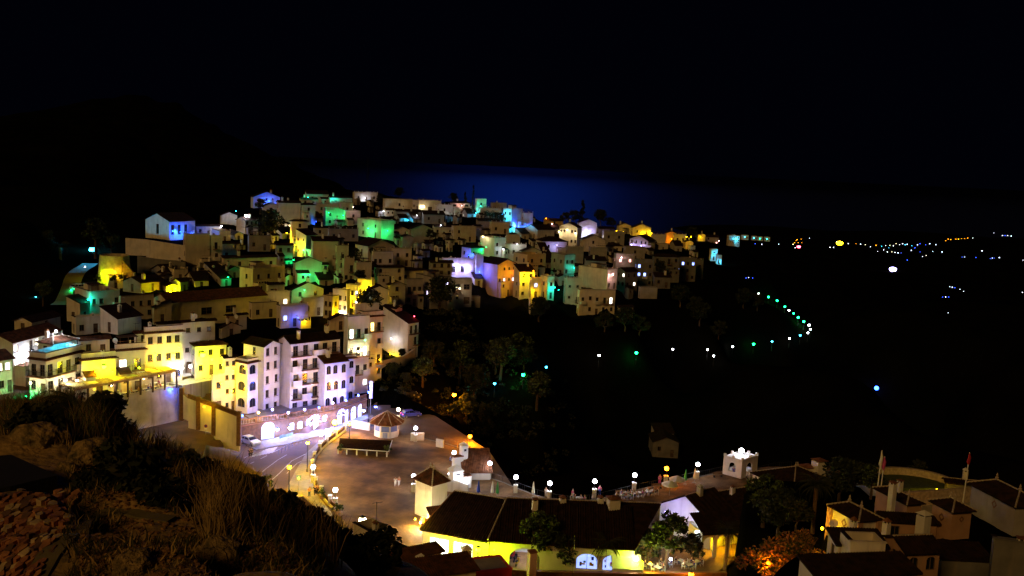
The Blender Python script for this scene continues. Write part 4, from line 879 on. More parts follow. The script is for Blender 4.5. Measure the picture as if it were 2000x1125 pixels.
# orange lit little gatehouse
p0_, p1_ = onz(722,1066,0), onz(758,1075,0); s = Site('bus_shelter', p0_, 'small shed with a tiled edge glowing orange right under the big lamp', 'shed'); m = MB()
beam(m, p0_, p1_, .25, 3.0); s.part(m, 'wall', OCHRE); d = (p1_-p0_).normalized(); ou = Vector((d.y, -d.x, 0)); rf = MB(); panel(rf, p0_+ou*.9+Vector((0,0,2.95)), p1_+ou*.9+Vector((0,0,2.95)), p0_-ou*.2+Vector((0,0,3.35)), p1_-ou*.2+Vector((0,0,3.35)), TILEL, .25); s.part(rf, 'roof', TILEL)
m = MB(); q = [p0_, p1_, p1_+ou*2.2, p0_+ou*2.2]; slab(m, q, -1, .5); s.part(m, 'counter', OCHRE)
# ------------------------------------------------------------------ roofs of the old town at the lower right
KR = dict(group='old town houses at the lower right', corr=.26, tile=TILED, door=0, lit='', balc=0)
TERR = mat('salmon_render', (.42, .24, .15), var=.2, scale=.5, stain=.3)
def diamond(h, face, u, v, r=.42):
    m = MB(); X_ = Vector((1,0,0)) if face == 'r' else Vector((0,-1,0)); O = Vector((0,0,0)) if face == 'r' else Vector((0, h['LY'], 0)); n = Vector((0,-1,0)) if face == 'r' else Vector((-1,0,0)); c = O+X_*u+Vector((0,0,v))+n*.02
    for k in range(4):
        t0, t1 = math.pi/2*k, math.pi/2*(k+1); P = lambda t, q: c+X_*math.cos(t)*q+Vector((0,0,math.sin(t)*q*1.15)); m.face([P(t0, r), P(t1, r), P(t1, r*.55), P(t0, r*.55)]); m.face([P(t0, r)-n*.0, P(t0, r*.55), P(t1, r*.55), P(t1, r)])
    m.obj('diamond_ornament', TRIM, h['root'])
def pilaster(h):
    m = MB(); 
    for x, y in ((0,0),(h['LX'],0),(0,h['LY'])): m.box((x-.28,y-.28,-3), (x+.28,y+.28,h['H']-.02), None)
    m.obj('corner_pilaster', TERR, h['root'])
h = house(1624,1678,1716,1018,1064,42,'p','pyramid roofed tower house with a yellow lit diamond wall, front left of the three',D=95,wl=0,wr=0,wall=WHITE2,chim=0,rise=.5,sub=5,**KR); diamond(h,'l',h['LY']*.5,h['H']*.6); pilaster(h)
h = house(1822,1861,1898,1000,1052,42,'p','pyramid roofed tower house with a salmon wall, middle one of the three',D=104,wl=0,wr=0,wall=TERR,chim=0,rise=.5,sub=5,**KR); diamond(h,'l',h['LY']*.5,h['H']*.6); diamond(h,'r',h['LX']*.5,h['H']*.7,.3)
h = house(1898,1984,2040,990,1045,40,'h','largest tower house with two roof finials at the right edge',D=106,wl=0,wr=0,wall=GREYW,chim=0,rise=.5,sub=5,**KR); diamond(h,'l',h['LY']*.55,h['H']*.7)
house(1712,1772,1800,985,1030,42,'h','dim salmon house with a dark hipped roof behind the front left tower house',D=112,wl=1,wr=0,wall=TERR,chim=1,**KR)
house(1716,1724,1830,1016,1052,20,'s','low dark roof between the two pyramid roofed tower houses',D=103,wl=0,wr=2,wall=TERR,chim=0,**KR)
house(1618,1638,1728,1062,1110,22,'s','cream house with a brick lattice parapet below the yellow lit diamond wall',D=86,wl=1,wr=0,wall=WHITE2,chim=0,**{**KR,'rise':.2})
house(1728,1772,1836,1078,1125,35,'g','house with a scalloped tile edge and an arched patio at the bottom right',D=86,wl=1,wr=2,arch=True,wall=TERR,chim=0,**KR)
house(1640,1660,1728,1080,1100,22,'t','roof terrace with a cream parapet at the bottom right',nosplit=True,D=84,wl=0,wr=0,wall=WHITE2,chim=0,**KR)
house(1596,1597,1790,1124,1160,30,'s','nearest dark tiled roof with a blueish white gable at the bottom edge',D=76,wl=0,wr=0,wall=WHITE,chim=0,depth=3,**{**KR,'rise':.15})
house(1936,1940,2040,1075,1150,14,'t','dim flat roofed house with parapets in the bottom right corner',D=84,wl=0,wr=0,wall=DIMW,chim=1,**KR)
house(1812,1840,1935,1088,1130,25,'s','wide dark sloping roof in front of the middle tower house',D=96,wl=0,wr=0,wall=DIMW,chim=0,**{**KR,'rise':.12})
house(1846,1850,1925,940,960,14,'g','far dark ridge roof with a tall chimney at the right',D=128,wl=0,wr=0,wall=DIMW,chim=1,**KR)
def loosechim(px, py, D, w, h, st, lab):
    p = at(px, py, D); q = Site('roof_chimney', p, lab, 'chimney', 'white chimneys of the lower right roofs'); chimney(q.root, (0,0,0), h, w, .5, st)
loosechim(1742,972,108,.6,1.5,0,'white chimney on the dark hipped roof left of the middle tower house')
loosechim(1665,1046,90,.5,1.3,1,'cream pointed chimney standing before the yellow lit diamond wall')
loosechim(1729,1052,92,.55,1.5,1,'cream pointed chimney right of the yellow lit diamond wall')
loosechim(1801,1043,95,.95,1.8,2,'broad crenellated chimney left of the middle tower house')
# bottom centre: old roofs in front of the shops
house(774,775,862,1094,1140,28,'s','white walled house with a mossy tile edge at the bottom centre',sub=14,D=98,wl=0,wr=0,wall=PINKW,chim=0,depth=2,**{**KR,'group':'houses at the bottom centre','tile':TILE,'rise':.12})
house(779,780,930,1132,1160,18,'s','nearest dark tiled roof below the shops with a white pointed chimney',sub=14,D=90,wl=0,wr=0,wall=WHITE2,chim=0,depth=3.5,**{**KR,'group':'houses at the bottom centre','tile':TILE,'rise':.12})
house(690,734,772,1062,1110,35,'t','small cream hut with a flat capped chimney beside the orange shed',sub=14,D=102,wl=0,wr=0,wall=WHITE2,chim=1,**{**KR,'group':'houses at the bottom centre'})
house(880,900,1000,1124,1150,18,'t','red painted roof room at the very bottom centre',sub=14,D=100,wl=0,wr=0,parapet=.15,nosplit=True,wall=mat('red_render', (.6, .05, .04)),chim=0,**{**KR,'group':'houses at the bottom centre'})
whitebox('white_chimney', 821, 1125, .8, .8, 2.0, 30, 'white pointed chimney with a triangular vent at the bottom centre', 'chimney', z=8)
whitebox('pink_chimney', 1038, 1118, .9, .9, 2.6, 20, 'tall plain pinkish chimney before the dark tree', 'chimney', 'f', z=3, mt=PINKW)
whitebox('brown_chimney', 910, 1112, 1.1, .8, 2.6, 20, 'brown plastered chimney with a pointed cap beside the outdoor stair', 'chimney', z=1, mt=TERR)
wallthing('boundary_wall', [(960,1112,1125,Dz(960,1112,1)),(1060,1118,1130,Dz(1060,1118,1)),(1240,1122,1135,Dz(1240,1122,1)),(1420,1120,1135,Dz(1420,1120,1))], .4, BRICK, 'low brown boundary wall along the bottom before the cafe', 'wall', TRIM)
# upper landing with railing in front of the shops
p0_, p1_ = onz(850,1098,1.2), onz(905,1112,1.2); s = Site('landing', p0_, 'raised landing with an iron railing before the left shop windows', 'landing'); d = (p1_-p0_).normalized(); bk = Vector((-d.y, d.x, 0)); m = MB(); slab(m, [p0_, p1_, p1_+bk*2, p0_+bk*2], -1, 1.1); s.part(m, 'slab', TERR); m = MB()
for q in resample([p0_, p1_], .3): m.tube([q-Vector((0,0,.1)), q+Vector((0,0,1))], .02, 4)
m.tube([p0_+Vector((0,0,1)), p1_+Vector((0,0,1))], .035, 4); s.part(m, 'railing', STEEL)
# pool garden with flagpoles
pc = at(1778, 948, 128); s = Site('garden_pool', pc, 'curved walled garden pool lit by a low yellow lamp at the right', 'pool'); POOLC = pc; m = MB(); m2 = MB()
arc = [pc+Vector((5.2*math.cos(t), 4.2*math.sin(t), 0)) for t in [R(a) for a in range(-10, 215, 12)]]
for a, b in zip(arc, arc[1:]): beam(m, a-Vector((0,0,1)), b-Vector((0,0,1)), .5, 2.0)
s.part(m, 'curved_wall', MORTAR); slab(m2, arc, -1+pc.z, .1+pc.z); s.part(m2, 'lawn', mat('lawn', (.05, .07, .02), var=.4, scale=2)); m = MB()
beam(m, pc+Vector((-3.5,-5.5,-1)), pc+Vector((6.5,-2.5,-1)), .5, 1.9); s.part(m, 'front_wall', MORTAR); m = MB(); slab(m, [pc+Vector(q) for q in ((-5,-7,0),(8,-6,0),(8,5,0),(-5,5,0))], pc.z-5, pc.z-.9); s.part(m, 'base', CONC)
for x, y, y1, lab, cl in ((1712,948,880,'tall flagpole with a limp white flag, front one of the pair by the garden pool',CLOTHW),(1719,942,892,'flagpole with a furled red and white flag, second of the pair by the garden pool',PINKC),(1885,928,886,'lone flagpole with a furled reddish flag near the far ridge roof',RED)):
    b = at(x, y, 118); hh = (y-y1)*118/F; s = Site('flagpole', b, lab, 'flagpole', 'flagpoles at the right'); m = MB(); m.tube([b-Vector((0,0,7)), b+Vector((.25,0,hh))], [.09,.05], 6); s.part(m, 'pole', WHP); m = MB()
    m.tube([b+Vector((.22,0,hh*.97)), b+Vector((.3,0,hh*.8)), b+Vector((.2,0,hh*.6)), b+Vector((.28,0,hh*.45))], [.06,.16,.2,.05], 6, cap=True); s.part(m, 'flag', cl)
# valley house
house(1268,1276,1326,862,892,10,'G','lonely grey house in the black valley above the terrace lamps',D=250,wl=0,wr=2,wall=DIMW,chim=0,group=None,sub=8)
house(1272,1282,1316,846,866,20,'s','upper part of a lonely valley house with a bright strip of wall',D=256,wl=0,wr=1,wall=GREYW,chim=0,group=None,sub=8)
# ------------------------------------------------------------------ the ground, fitted to the feet of the houses
def gpt(px, D, z): d = ray(px, 562); a = math.atan2(d.x, d.y); return (math.sin(a)*D, math.cos(a)*D, z)
for px, py, D in [(x, y, D) for x, y, D in DC]:
    p = at(px, py, D); GROUND.append((p.x, p.y, p.z-.8))
NEAR = [(1500,1120,100),(1545,1118,101),(1590,1118,97),(1570,1078,104),(1520,1050,112),(1490,1030,116),(1640,980,122),(1665,965,126),(1700,975,120),(1587,1042,112),(1555,1037,108),(0,1125,15),(80,1125,14.5),(150,1125,14),(300,1100,14),(450,1125,15),(600,1125,20),(700,1135,26),(60,1000,19),(0,960,22),(110,945,23),(200,990,20),(330,1010,19),(420,1010,20),(0,880,27),(100,900,26),(200,930,24),(300,960,24),(450,985,26),(560,1030,28),(0,812,33),(60,820,32),(120,828,31),(190,840,30),(250,865,30),(320,905,30),(400,950,30),(480,980,30),(560,1005,31),(620,1050,32),(680,1090,33),(740,1120,34),(800,1150,36),
 (250,822,172),(170,812,170),(350,806,178),(430,835,176),(300,860,150),(380,858,164),(450,868,172),(140,808,168),(40,790,160),
 (965,747,262),(1020,735,290),(1067,720,310),(1170,695,348),(1243,692,365),(1400,694,392),(1470,690,405),(1540,668,440),(1582,645,480),(1560,622,512),(1530,603,545),(1482,578,590),
 (1295,870,300),(1700,760,620),(1940,680,800),(1740,530,1500),(1850,580,1200),(1900,470,4000),(1600,480,4500),(1450,490,3000),(1465,548,700),(620,400,700),(700,415,700),(800,425,750),(900,435,800),(1000,450,850),(1100,462,850),(1200,480,900),(1300,495,900),(1400,500,1000),(760,400,1000),(700,395,1000),(760,395,1600),(900,432,1300),(1050,452,1300),(1200,478,1400),(850,415,620),(950,425,640),(1080,445,660),(1200,465,700),(750,400,1400),(850,440,2000),(1000,455,2000),(1150,470,2200),(1300,485,2500),(1900,610,1100),(1990,570,1500),
 (850,800,205),(900,768,235),(880,860,180),(960,840,220),(1150,660,330),(1300,640,370),(1380,600,380),
 (0,250,1500),(60,228,1500),(140,205,1500),(200,192,1500),(260,187,1500),(330,200,1500),(400,240,1500),(470,278,1500),(540,312,1500),(620,345,1500),(690,374,1500),(-200,290,1500),(-400,330,1500)]
for px, py, D in NEAR: p = at(px, py, D); GROUND.append(tuple(p))
for px, D, z in [(x, d, z) for x, k in ((-200,0),(-100,0),(0,0),(100,-1),(200,-2.5),(300,-4.5),(400,-6),(500,-8),(600,-11),(700,-13)) for d, z in ((38, 37.5+k), (46, 32+k), (60, 23+k), (80, 14+k*.6), (105, 4), (130, 0))]+[(-300,70,26),(-300,150,12),(750,420,-0) if 0 else (750,70,12),(750,95,3),(900,20,38),(900,50,24),(900,85,8),(1100,20,38),(1300,30,33),(1500,30,32)]+[(x,d,z) for x in (900,1000,1100,1200,1300,1400,1500) for d,z in ((50,16),(65,8),(80,1),(95,-1.5),(108,-1.5))]+[(1500,70,6),(1700,30,33),(1700,70,12),(1900,30,33),(1900,70,13),(2200,60,16),(2200,130,5),(1700,110,6),(1900,115,6),(1500,110,0),(1750,140,3),(2000,150,0),(1700,170,-14),(1900,190,-20),(2200,200,-25),
   (1000,168,-10),(1100,172,-12),(1250,178,-12),(1400,182,-12),(1550,185,-14),(1000,200,-24),(1200,215,-28),(1400,220,-30),(1600,230,-32),(1100,260,-38),(1300,300,-36),(1500,330,-48),(1700,350,-55),(2000,300,-50),
   (400,900,22),(600,900,15),(800,900,-5),(1000,900,-20),(1200,900,-30),(1400,900,-60),(200,900,60),(0,700,40),(-200,500,40),(-300,250,25),(0,300,30),(0,420,34),(100,380,36),(900,2500,-120),(700,2500,-120),(1200,2500,-140),(300,4000,-150),(0,5000,-150),
   (-400,7500,-310),(0,7500,-310),(300,7000,-310),(600,6800,-310),(900,6500,-310),(1200,6500,-312),(1500,6800,-312),(1800,7200,-312),(2100,7500,-312),(2400,7500,-312),(600,5200,-330),(900,5200,-330),(1200,5200,-330),(1500,6000,-270),(1800,6200,-260),(2100,6500,-260),
   (300,3,50),(1000,3,46),(1700,3,46),(1000,8,43),(1500,10,43),(600,6,49),(0,6,49)]: GROUND.append(gpt(px, D, z))
GA = np.array(GROUND)
GU = np.stack([np.arctan2(GA[:,0], GA[:,1]), .5*np.log(GA[:,0]**2+GA[:,1]**2)], 1); GZ = GA[:,2]
def height(az, lnD):
    q = np.stack([az, lnD], 1); out = np.empty(len(q))
    for i in range(0, len(q), 4000):
        d2 = ((q[i:i+4000,None,0]-GU[None,:,0])**2+(q[i:i+4000,None,1]-GU[None,:,1])**2*.7)+2e-5
        w = d2**-2.2; out[i:i+4000] = (w*GZ).sum(1)/w.sum(1)
    return out
def inpoly(xs, ys, poly):
    ins = np.zeros(len(xs), bool); n = len(poly)
    for i in range(n):
        (x0, y0), (x1, y1) = poly[i], poly[(i+1) % n]
        c = ((y0 > ys) != (y1 > ys)) & (xs < (x1-x0)*(ys-y0)/(y1-y0+1e-12)+x0); ins ^= c
    return ins
NA_, NR = 340, 430
AZ = np.linspace(R(-46), R(46), NA_); LR = np.concatenate([np.linspace(math.log(3), math.log(60), 190, endpoint=False), np.linspace(math.log(60), math.log(600), 180, endpoint=False), np.linspace(math.log(600), math.log(9000), NR-370)])
A2, L2 = np.meshgrid(AZ, LR); A2 = A2.ravel(); L2 = L2.ravel(); Zt = height(A2, L2); DD = np.exp(L2); X = np.sin(A2)*DD; Y = np.cos(A2)*DD
nz = np.array([noise.fractal((x*.35, y*.35, 3.1), 1, 2.2, 5) for x, y in zip(X, Y)])*np.clip((75-DD)/30, 0, 1)*.3
nz += np.array([noise.fractal((x*.03, y*.03, 9.1), 1, 2, 4) for x, y in zip(X, Y)])*np.clip((DD-420)/200, 0, 1)*np.clip(DD*.003, 0, 9)*np.clip((4200-DD)/1000, 0, 1)
Zt = Zt+nz
ins = inpoly(X, Y, PLAZA2); Zt = np.where(ins, np.minimum(-.3, Zt*0-.3), Zt)
LOT = [onz(60,812,6), onz(175,790,6), onz(355,754,6), onz(372,768,6), onz(418,796,5.5), onz(467,812,5.2), onz(480,868,0), onz(395,930,0), gpt(400,105,0), gpt(0,110,0), gpt(-100,150,0)]
ins = inpoly(X, Y, [(p[0], p[1]) for p in LOT]); Zt = np.where(ins, np.minimum(Zt, 2.2), Zt)
LOW = [gpt(p_, d_, 0) for p_, d_ in ((870,60),(1478,60),(1478,128),(870,128))]
ins = inpoly(X, Y, [(p[0], p[1]) for p in LOW]); Zt = np.where(ins, np.minimum(Zt, -.3), Zt)
def gz(x, y):
    a = math.atan2(x, y); l = .5*math.log(x*x+y*y)
    i = np.searchsorted(LR, l)-1; j = int((a-AZ[0])/(AZ[1]-AZ[0])); i = max(0, min(NR-2, i)); j = max(0, min(NA_-2, j))
    fi = (l-LR[i])/(LR[i+1]-LR[i]); fj = (a-AZ[j])/(AZ[1]-AZ[0]); Q = lambda a_, b_: Zt[a_*NA_+b_]
    return float((Q(i,j)*(1-fj)+Q(i,j+1)*fj)*(1-fi)+(Q(i+1,j)*(1-fj)+Q(i+1,j+1)*fj)*fi)
def pixground(px, py, lo=8, hi=6000):       # first ground hit along a pixel's ray
    D = lo
    while D < hi:
        p = at(px, py, D)
        if p.z < gz(p.x, p.y): return p
        D *= 1.006
    return at(px, py, hi)
me = bpy.data.meshes.new('ground'); idx = np.arange(NR*NA_).reshape(NR, NA_)
fc = np.stack([idx[:-1,:-1], idx[:-1,1:], idx[1:,1:], idx[1:,:-1]], -1).reshape(-1, 4)
me.from_pydata(list(zip(X.tolist(), Y.tolist(), Zt.tolist())), [], fc.tolist())
ROCK = mat('hillside_rock', (.42, .26, .1), col2=(.09, .07, .03), scale=.8, bump=1, bscale=5)
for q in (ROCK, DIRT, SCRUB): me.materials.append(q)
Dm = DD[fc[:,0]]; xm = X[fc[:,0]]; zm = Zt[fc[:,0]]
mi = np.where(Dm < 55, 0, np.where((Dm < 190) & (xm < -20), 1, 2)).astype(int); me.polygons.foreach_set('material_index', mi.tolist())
me.polygons.foreach_set('use_smooth', [True]*len(me.polygons)); me.update()
link('ground', me, kind='structure')
# the sea
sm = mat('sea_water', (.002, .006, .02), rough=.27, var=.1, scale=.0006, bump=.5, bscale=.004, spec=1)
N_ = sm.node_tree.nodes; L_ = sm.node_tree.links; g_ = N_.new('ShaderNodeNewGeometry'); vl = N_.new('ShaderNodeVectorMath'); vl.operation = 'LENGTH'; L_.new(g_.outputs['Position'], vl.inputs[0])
mr_ = N_.new('ShaderNodeMapRange'); mr_.interpolation_type = 'SMOOTHSTEP'; mr_.inputs[1].default_value = 7500; mr_.inputs[2].default_value = 34000; mr_.inputs[3].default_value = 0; mr_.inputs[4].default_value = .85; L_.new(vl.outputs['Value'], mr_.inputs[0]); df_ = N_.new('ShaderNodeBsdfDiffuse'); df_.inputs[0].default_value = (.0003, .0005, .0015, 1); ms_ = N_.new('ShaderNodeMixShader'); L_.new(mr_.outputs[0], ms_.inputs[0]); L_.new(N_['Principled BSDF'].outputs[0], ms_.inputs[1]); L_.new(df_.outputs[0], ms_.inputs[2]); L_.new(ms_.outputs[0], N_['Material Output'].inputs[0])  # haze painted in: the reflection fades to near black towards the horizon
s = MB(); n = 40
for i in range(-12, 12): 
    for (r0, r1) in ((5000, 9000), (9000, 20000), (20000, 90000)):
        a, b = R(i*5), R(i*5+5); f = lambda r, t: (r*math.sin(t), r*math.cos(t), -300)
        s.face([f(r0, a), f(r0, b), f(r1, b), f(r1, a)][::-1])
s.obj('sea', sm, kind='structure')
# sky: almost black, with a blue glow added above frame to light the sea
w = bpy.data.worlds.new('World'); S.world = w; w.use_nodes = True; N = w.node_tree.nodes; L = w.node_tree.links; bg = N['Background']
tc = N.new('ShaderNodeTexCoord'); glow_dir = (ray(1010, 562)*1.0); glow_dir.z = 0; glow_dir.normalize(); MEL = R(19.5); mv = Vector((glow_dir.x*math.cos(MEL), glow_dir.y*math.cos(MEL), math.sin(MEL)))
dp = N.new('ShaderNodeVectorMath'); dp.operation = 'DOT_PRODUCT'; L.new(tc.outputs['Generated'], dp.inputs[0]); dp.inputs[1].default_value = mv
mr = N.new('ShaderNodeMapRange'); mr.interpolation_type = 'SMOOTHERSTEP'; mr.inputs[1].default_value = math.cos(R(6.5)); mr.inputs[2].default_value = 1; L.new(dp.outputs['Value'], mr.inputs[0])
mx = N.new('ShaderNodeMix'); mx.data_type = 'RGBA'; mx.inputs[6].default_value = (.0003, .0004, .0016, 1); mx.inputs[7].default_value = (.022, .18, 1.8, 1)
L.new(mr.outputs[0], mx.inputs[0]); L.new(mx.outputs[2], bg.inputs[0]); bg.inputs[1].default_value = 1
# warm fill sun added from behind the camera, standing in for town light
sl = bpy.data.lights.new('sun', 'SUN'); sl.energy = .62; sl.angle = R(12); sl.color = (1, .56, .15); so = bpy.data.objects.new('sun', sl); COL.objects.link(so)
sd = Vector((.5, .85, -.56)).normalized(); so.rotation_euler = sd.to_track_quat('-Z', 'Y').to_euler()
S.view_settings.view_transform = 'Standard'; S.view_settings.look = 'None'; S.view_settings.exposure = 0
S.cycles.use_denoising = True; S.cycles.max_bounces = 4; S.cycles.sample_clamp_indirect = 3; S.cycles.use_light_tree = True; S.cycles.caustics_reflective = False; S.cycles.caustics_refractive = False
# ------------------------------------------------------------------ trees, palms, grass, rocks
LEAF = [mat('leaf_dark', (.01, .016, .005), var=.5, bump=0, scale=3), mat('leaf_mid', (.022, .03, .009), var=.4, bump=0, scale=3), mat('leaf_olive', (.04, .038, .014), var=.4, bump=0, scale=3)]
LEAFY = mat('leaf_bright', (.08, .12, .03), var=.4, bump=0, scale=3); BOUG = mat('bougainvillea', (.3, .09, .05), var=.4, bump=0, scale=3, col2=(.1, .09, .03)); BARK = mat('bark', (.08, .05, .03), var=.4, scale=4, bump=.6)
DRY = mat('dry_grass', (.34, .22, .08), var=.5, bump=0, scale=2); DRYD = mat('dry_grass_dark', (.045, .028, .012), var=.5, bump=0, scale=2)
def leafquad(mb, c, s, mt, r=rnd):
    a = Vector((r.gauss(0,1), r.gauss(0,1), r.gauss(0,.7))).normalized(); b = a.cross(Vector((r.gauss(0,1), r.gauss(0,1), r.gauss(0,1)))).normalized(); a = a*s; b = b*s*.55
    mb.face([c-a, c+b*.9, c+a, c-b*.9], mt)
def tree_proto(name, h, rad, nb, nl, leaf, mats, trunk=True, shape='round', seed=1):
    r = random.Random(seed); root = empty(name, (0, 0, -500)); mb = MB(); tk = MB(); ch = h*(.42 if seed == 3 else .3) if trunk else .1
    lean = [Vector((0,0,-1.5)), Vector((r.uniform(-.2,.2)*rad*.3, r.uniform(-.2,.2), ch*.6)), Vector((r.uniform(-.3,.3)*rad*.4, r.uniform(-.3,.3), ch))]
    if trunk: tk.tube(lean, [h*.045, h*.035, h*.028], 7)
    for k in range(nb):
        t = r.uniform(0, 2*math.pi); e = r.random()
        if shape == 'round': z = ch+(h-ch)*(.12+.8*e); rr = rad*math.sqrt(max(.05, 1-((z-ch)/(h-ch)*2-.9)**2*.75))*r.uniform(.25, .9)
        elif shape == 'cone': z = ch*.3+(h-ch*.3)*e; rr = rad*(1.05-e)*r.uniform(.2, .9)
        else: z = h*e*.75; rr = rad*(1-e*.6)*r.uniform(.1, 1)
        c = Vector((rr*math.cos(t), rr*math.sin(t), z)); br = rad*r.uniform(.2, .38)*(1 if shape != 'cone' else .6)
        if trunk and k % 2 == 0: tk.tube([lean[2] if z > ch else lean[1], (lean[2]+c)*.5+Vector((0,0,-.1*h)), c], [h*.016, h*.01, h*.004], 4, cap=False)
        for _ in range(nl):
            d = Vector((r.gauss(0,1), r.gauss(0,1), r.gauss(0,.8))); d = d.normalized()*br*(.55+.5*r.random()); leafquad(mb, c+d, leaf*r.uniform(.6, 1.4), r.choice(mats), r)
    if trunk: tk.obj('trunk', BARK, root)
    mb.obj('crown' if trunk else 'foliage', None, root); return root
PT = {'a': tree_proto('broad_tree', 6, 2.8, 26, 60, .3, LEAF[:2], seed=1), 'b': tree_proto('broad_tree', 5, 2.3, 22, 60, .28, LEAF, seed=2), 'c': tree_proto('broad_tree', 7, 2.6, 30, 60, .3, LEAF[:2]+[LEAFY], seed=3),
      'p': tree_proto('pine_tree', 9, 2.2, 34, 45, .3, LEAF[:2], shape='cone', seed=4), 'y': tree_proto('cypress', 9, .75, 30, 45, .22, LEAF[:1], shape='cone', seed=5),
      'l': tree_proto('lamplit_tree', 5, 2.4, 24, 70, .26, [LEAFY, LEAFY, LEAF[2]], seed=12),  # lit copy of a tree: lamp light put into brighter leaf colours
      's': tree_proto('shrub', 1.6, 1.1, 10, 60, .14, LEAF, trunk=False, shape='bush', seed=6), 'g': tree_proto('shrub', 1.2, .9, 9, 60, .12, [LEAFY, LEAF[1]], trunk=False, shape='bush', seed=7),
      'x': tree_proto('bougainvillea_bush', 3.2, 2.4, 22, 120, .15, [BOUG, BOUG, LEAF[1]], trunk=False, shape='bush', seed=8), 'o': tree_proto('street_tree', 3.2, 1.1, 14, 70, .14, LEAF[1:], seed=9)}
def palm_proto(seed, h=6.0, fl=3.2, nf=34):
    r = random.Random(seed); root = empty('palm_tree', (0, 0, -500)); tk = MB(); tk.tube([(0,0,-1.5),(.05,0,h*.5),(.12,.05,h)], [.28,.24,.26], 9); tk.obj('trunk', mat('palm_bark', (.2,.11,.05), var=.4, scale=6, bump=.8), root); mb = MB(); c = Vector((.12,.05,h))
    for k in range(nf):
        t = 2*math.pi*k/nf*5.03+r.uniform(-.2,.2); e0 = r.uniform(-.2, 1.3); d = Vector((math.cos(t), math.sin(t), 0)); L_ = fl*r.uniform(.75, 1.1); pts = []; p = c.copy(); e = e0
        for i in range(11): pts.append(p.copy()); p += (d*math.cos(e)+Vector((0,0,math.sin(e))))*(L_/10); e -= .19
        sd = Vector((-d.y, d.x, 0)); mb.tube(pts, [.035]*6+[.02]*5, 3, LEAF[2], cap=False)
        for i in range(2, 44):
            f = i/44*10; a = int(f); q = pts[a].lerp(pts[min(a+1, 10)], f-a); w = .62*math.sin(math.pi*min(1, i/44+.12))+.12; mt = LEAF[1] if i % 3 else LEAF[2]
            for sg in (-1, 1):
                tip = q+sd*sg*w*.8+d*w*.45-Vector((0,0,w*.35)); mb.face([q-d*.025, q+d*.03, tip], mt)
    mb.obj('crown', None, root); return root
PP = palm_proto(1); PPS = palm_proto(3, 3.7, 3.3); PP2 = palm_proto(2, 1.2, 2.6, 30)
used = set()
def plant(kind, px, py, D, sc, label, cat='tree', group=None, z=None):
    pr = kind if not isinstance(kind, str) else PT[kind]; p = at(px, py, D) if z is None else onz(px, py, z)
    rt = rnd.uniform(0, 6.28)
    if pr.name not in used: used.add(pr.name); o = pr; o.location = p; o.rotation_euler = (0,0,rt); o.scale = (sc,)*3
    else: o = place(pr, p, rt, sc)
    tag(o, label, cat, group); return o
def gground(px, D): q = gpt(px, D, 0); return q[0], q[1], gz(q[0], q[1])
def plantg(kind, px, D, sc, label, cat='tree', group=None):      # foot on the terrain
    pr = PT[kind] if isinstance(kind, str) else kind; x, y, z = gground(px, D); rt = rnd.uniform(0, 6.28)
    if pr.name not in used: used.add(pr.name); o = pr; o.location = (x, y, z); o.rotation_euler = (0,0,rt); o.scale = (sc,)*3
    else: o = place(pr, (x, y, z), rt, sc)
    tag(o, label, cat, group); return o
G1 = 'trees among the village houses'
plant('a',528,470,335,1.75,'large round dark tree left of the tall blank yellowish house','tree',G1)
plant('c',186,492,300,1.35,'green lit tree right above the blazing cyan street lamp','tree',G1); plant('l',217,497,301,1.25,'smaller green lit tree right of the blazing cyan lamp','tree',G1)
plant('b',93,500,300,1.4,'dim green tree left of the little palm on the far left slope','tree',G1); plant(PP2,118,494,300,1.5,'little palm on the dark far left slope','palm',G1)
plant('l',84,588,250,.9,'shrubby tree lit by the cyan lamp at the far left road','tree',G1); plant('l',152,590,260,.6,'bush like tree under the green road lantern','tree',G1)
plant('p',1136,436,440,1.15,'dark pine standing highest on the right skyline','tree',G1); plant('b',1122,437,438,1.2,'orange lit tree at the left foot of the dark pine','tree',G1); plant('b',1104,436,445,1.0,'thin orange tree left of the pine','tree',G1)
plant('a',1172,440,445,1.2,'orange tinted round tree right of the pine','tree',G1); plant('b',1192,446,450,1.0,'dark low tree behind the small yellow gable','tree',G1)
plant('y',923,414,420,1.35,'tall narrow cypress black against the sea','cypress',G1); plant('a',885,398,440,.8,'dark tree left of the cypress on the skyline','tree',G1); plant('p',908,398,445,.6,'small dark conifer just left of the cypress','tree',G1)
plant(PP2,958,432,405,2.0,'palm with drooping head on the crest right of the cypress','palm',G1); plant('a',975,438,398,.8,'round bush below the crest palm','tree',G1)
plant('b',508,412,372,.9,'green lit bush between the bell gable and the small cyan gable','tree',G1); plant('b',705,560,265,.9,'dark tree beside the yellow street','tree',G1)
plant('a',690,515,288,.8,'dark tree right of the balcony stack','tree',G1); plant('b',840,470,350,.8,'dark bush below the grey stepped gable','tree',G1); plant('b',1290,540,345,1.1,'dark tree below the dim apartment trio','tree',G1); plant('a',1350,470,520,1.2,'dark tree on the right end of the crest','tree',G1)
plant('b',740,400,470,.9,'low palm like bush right of the white roof terrace house','tree',G1); plant('a',780,388,480,.9,'dark skyline tree right of the mast','tree',G1); plant('s',730,505,300,2.5,'dark shrub beneath the railed terrace','shrub',G1)
plant('b',236,548,270,.3,'yellow lit tree at the foot of the round tower','tree',G1); plant('g',190,546,271,1.3,'bright yellow lit bush left of the round tower','shrub',G1); plant('s',222,548,270,1.1,'small dark bush in front of the round tower','shrub',G1)
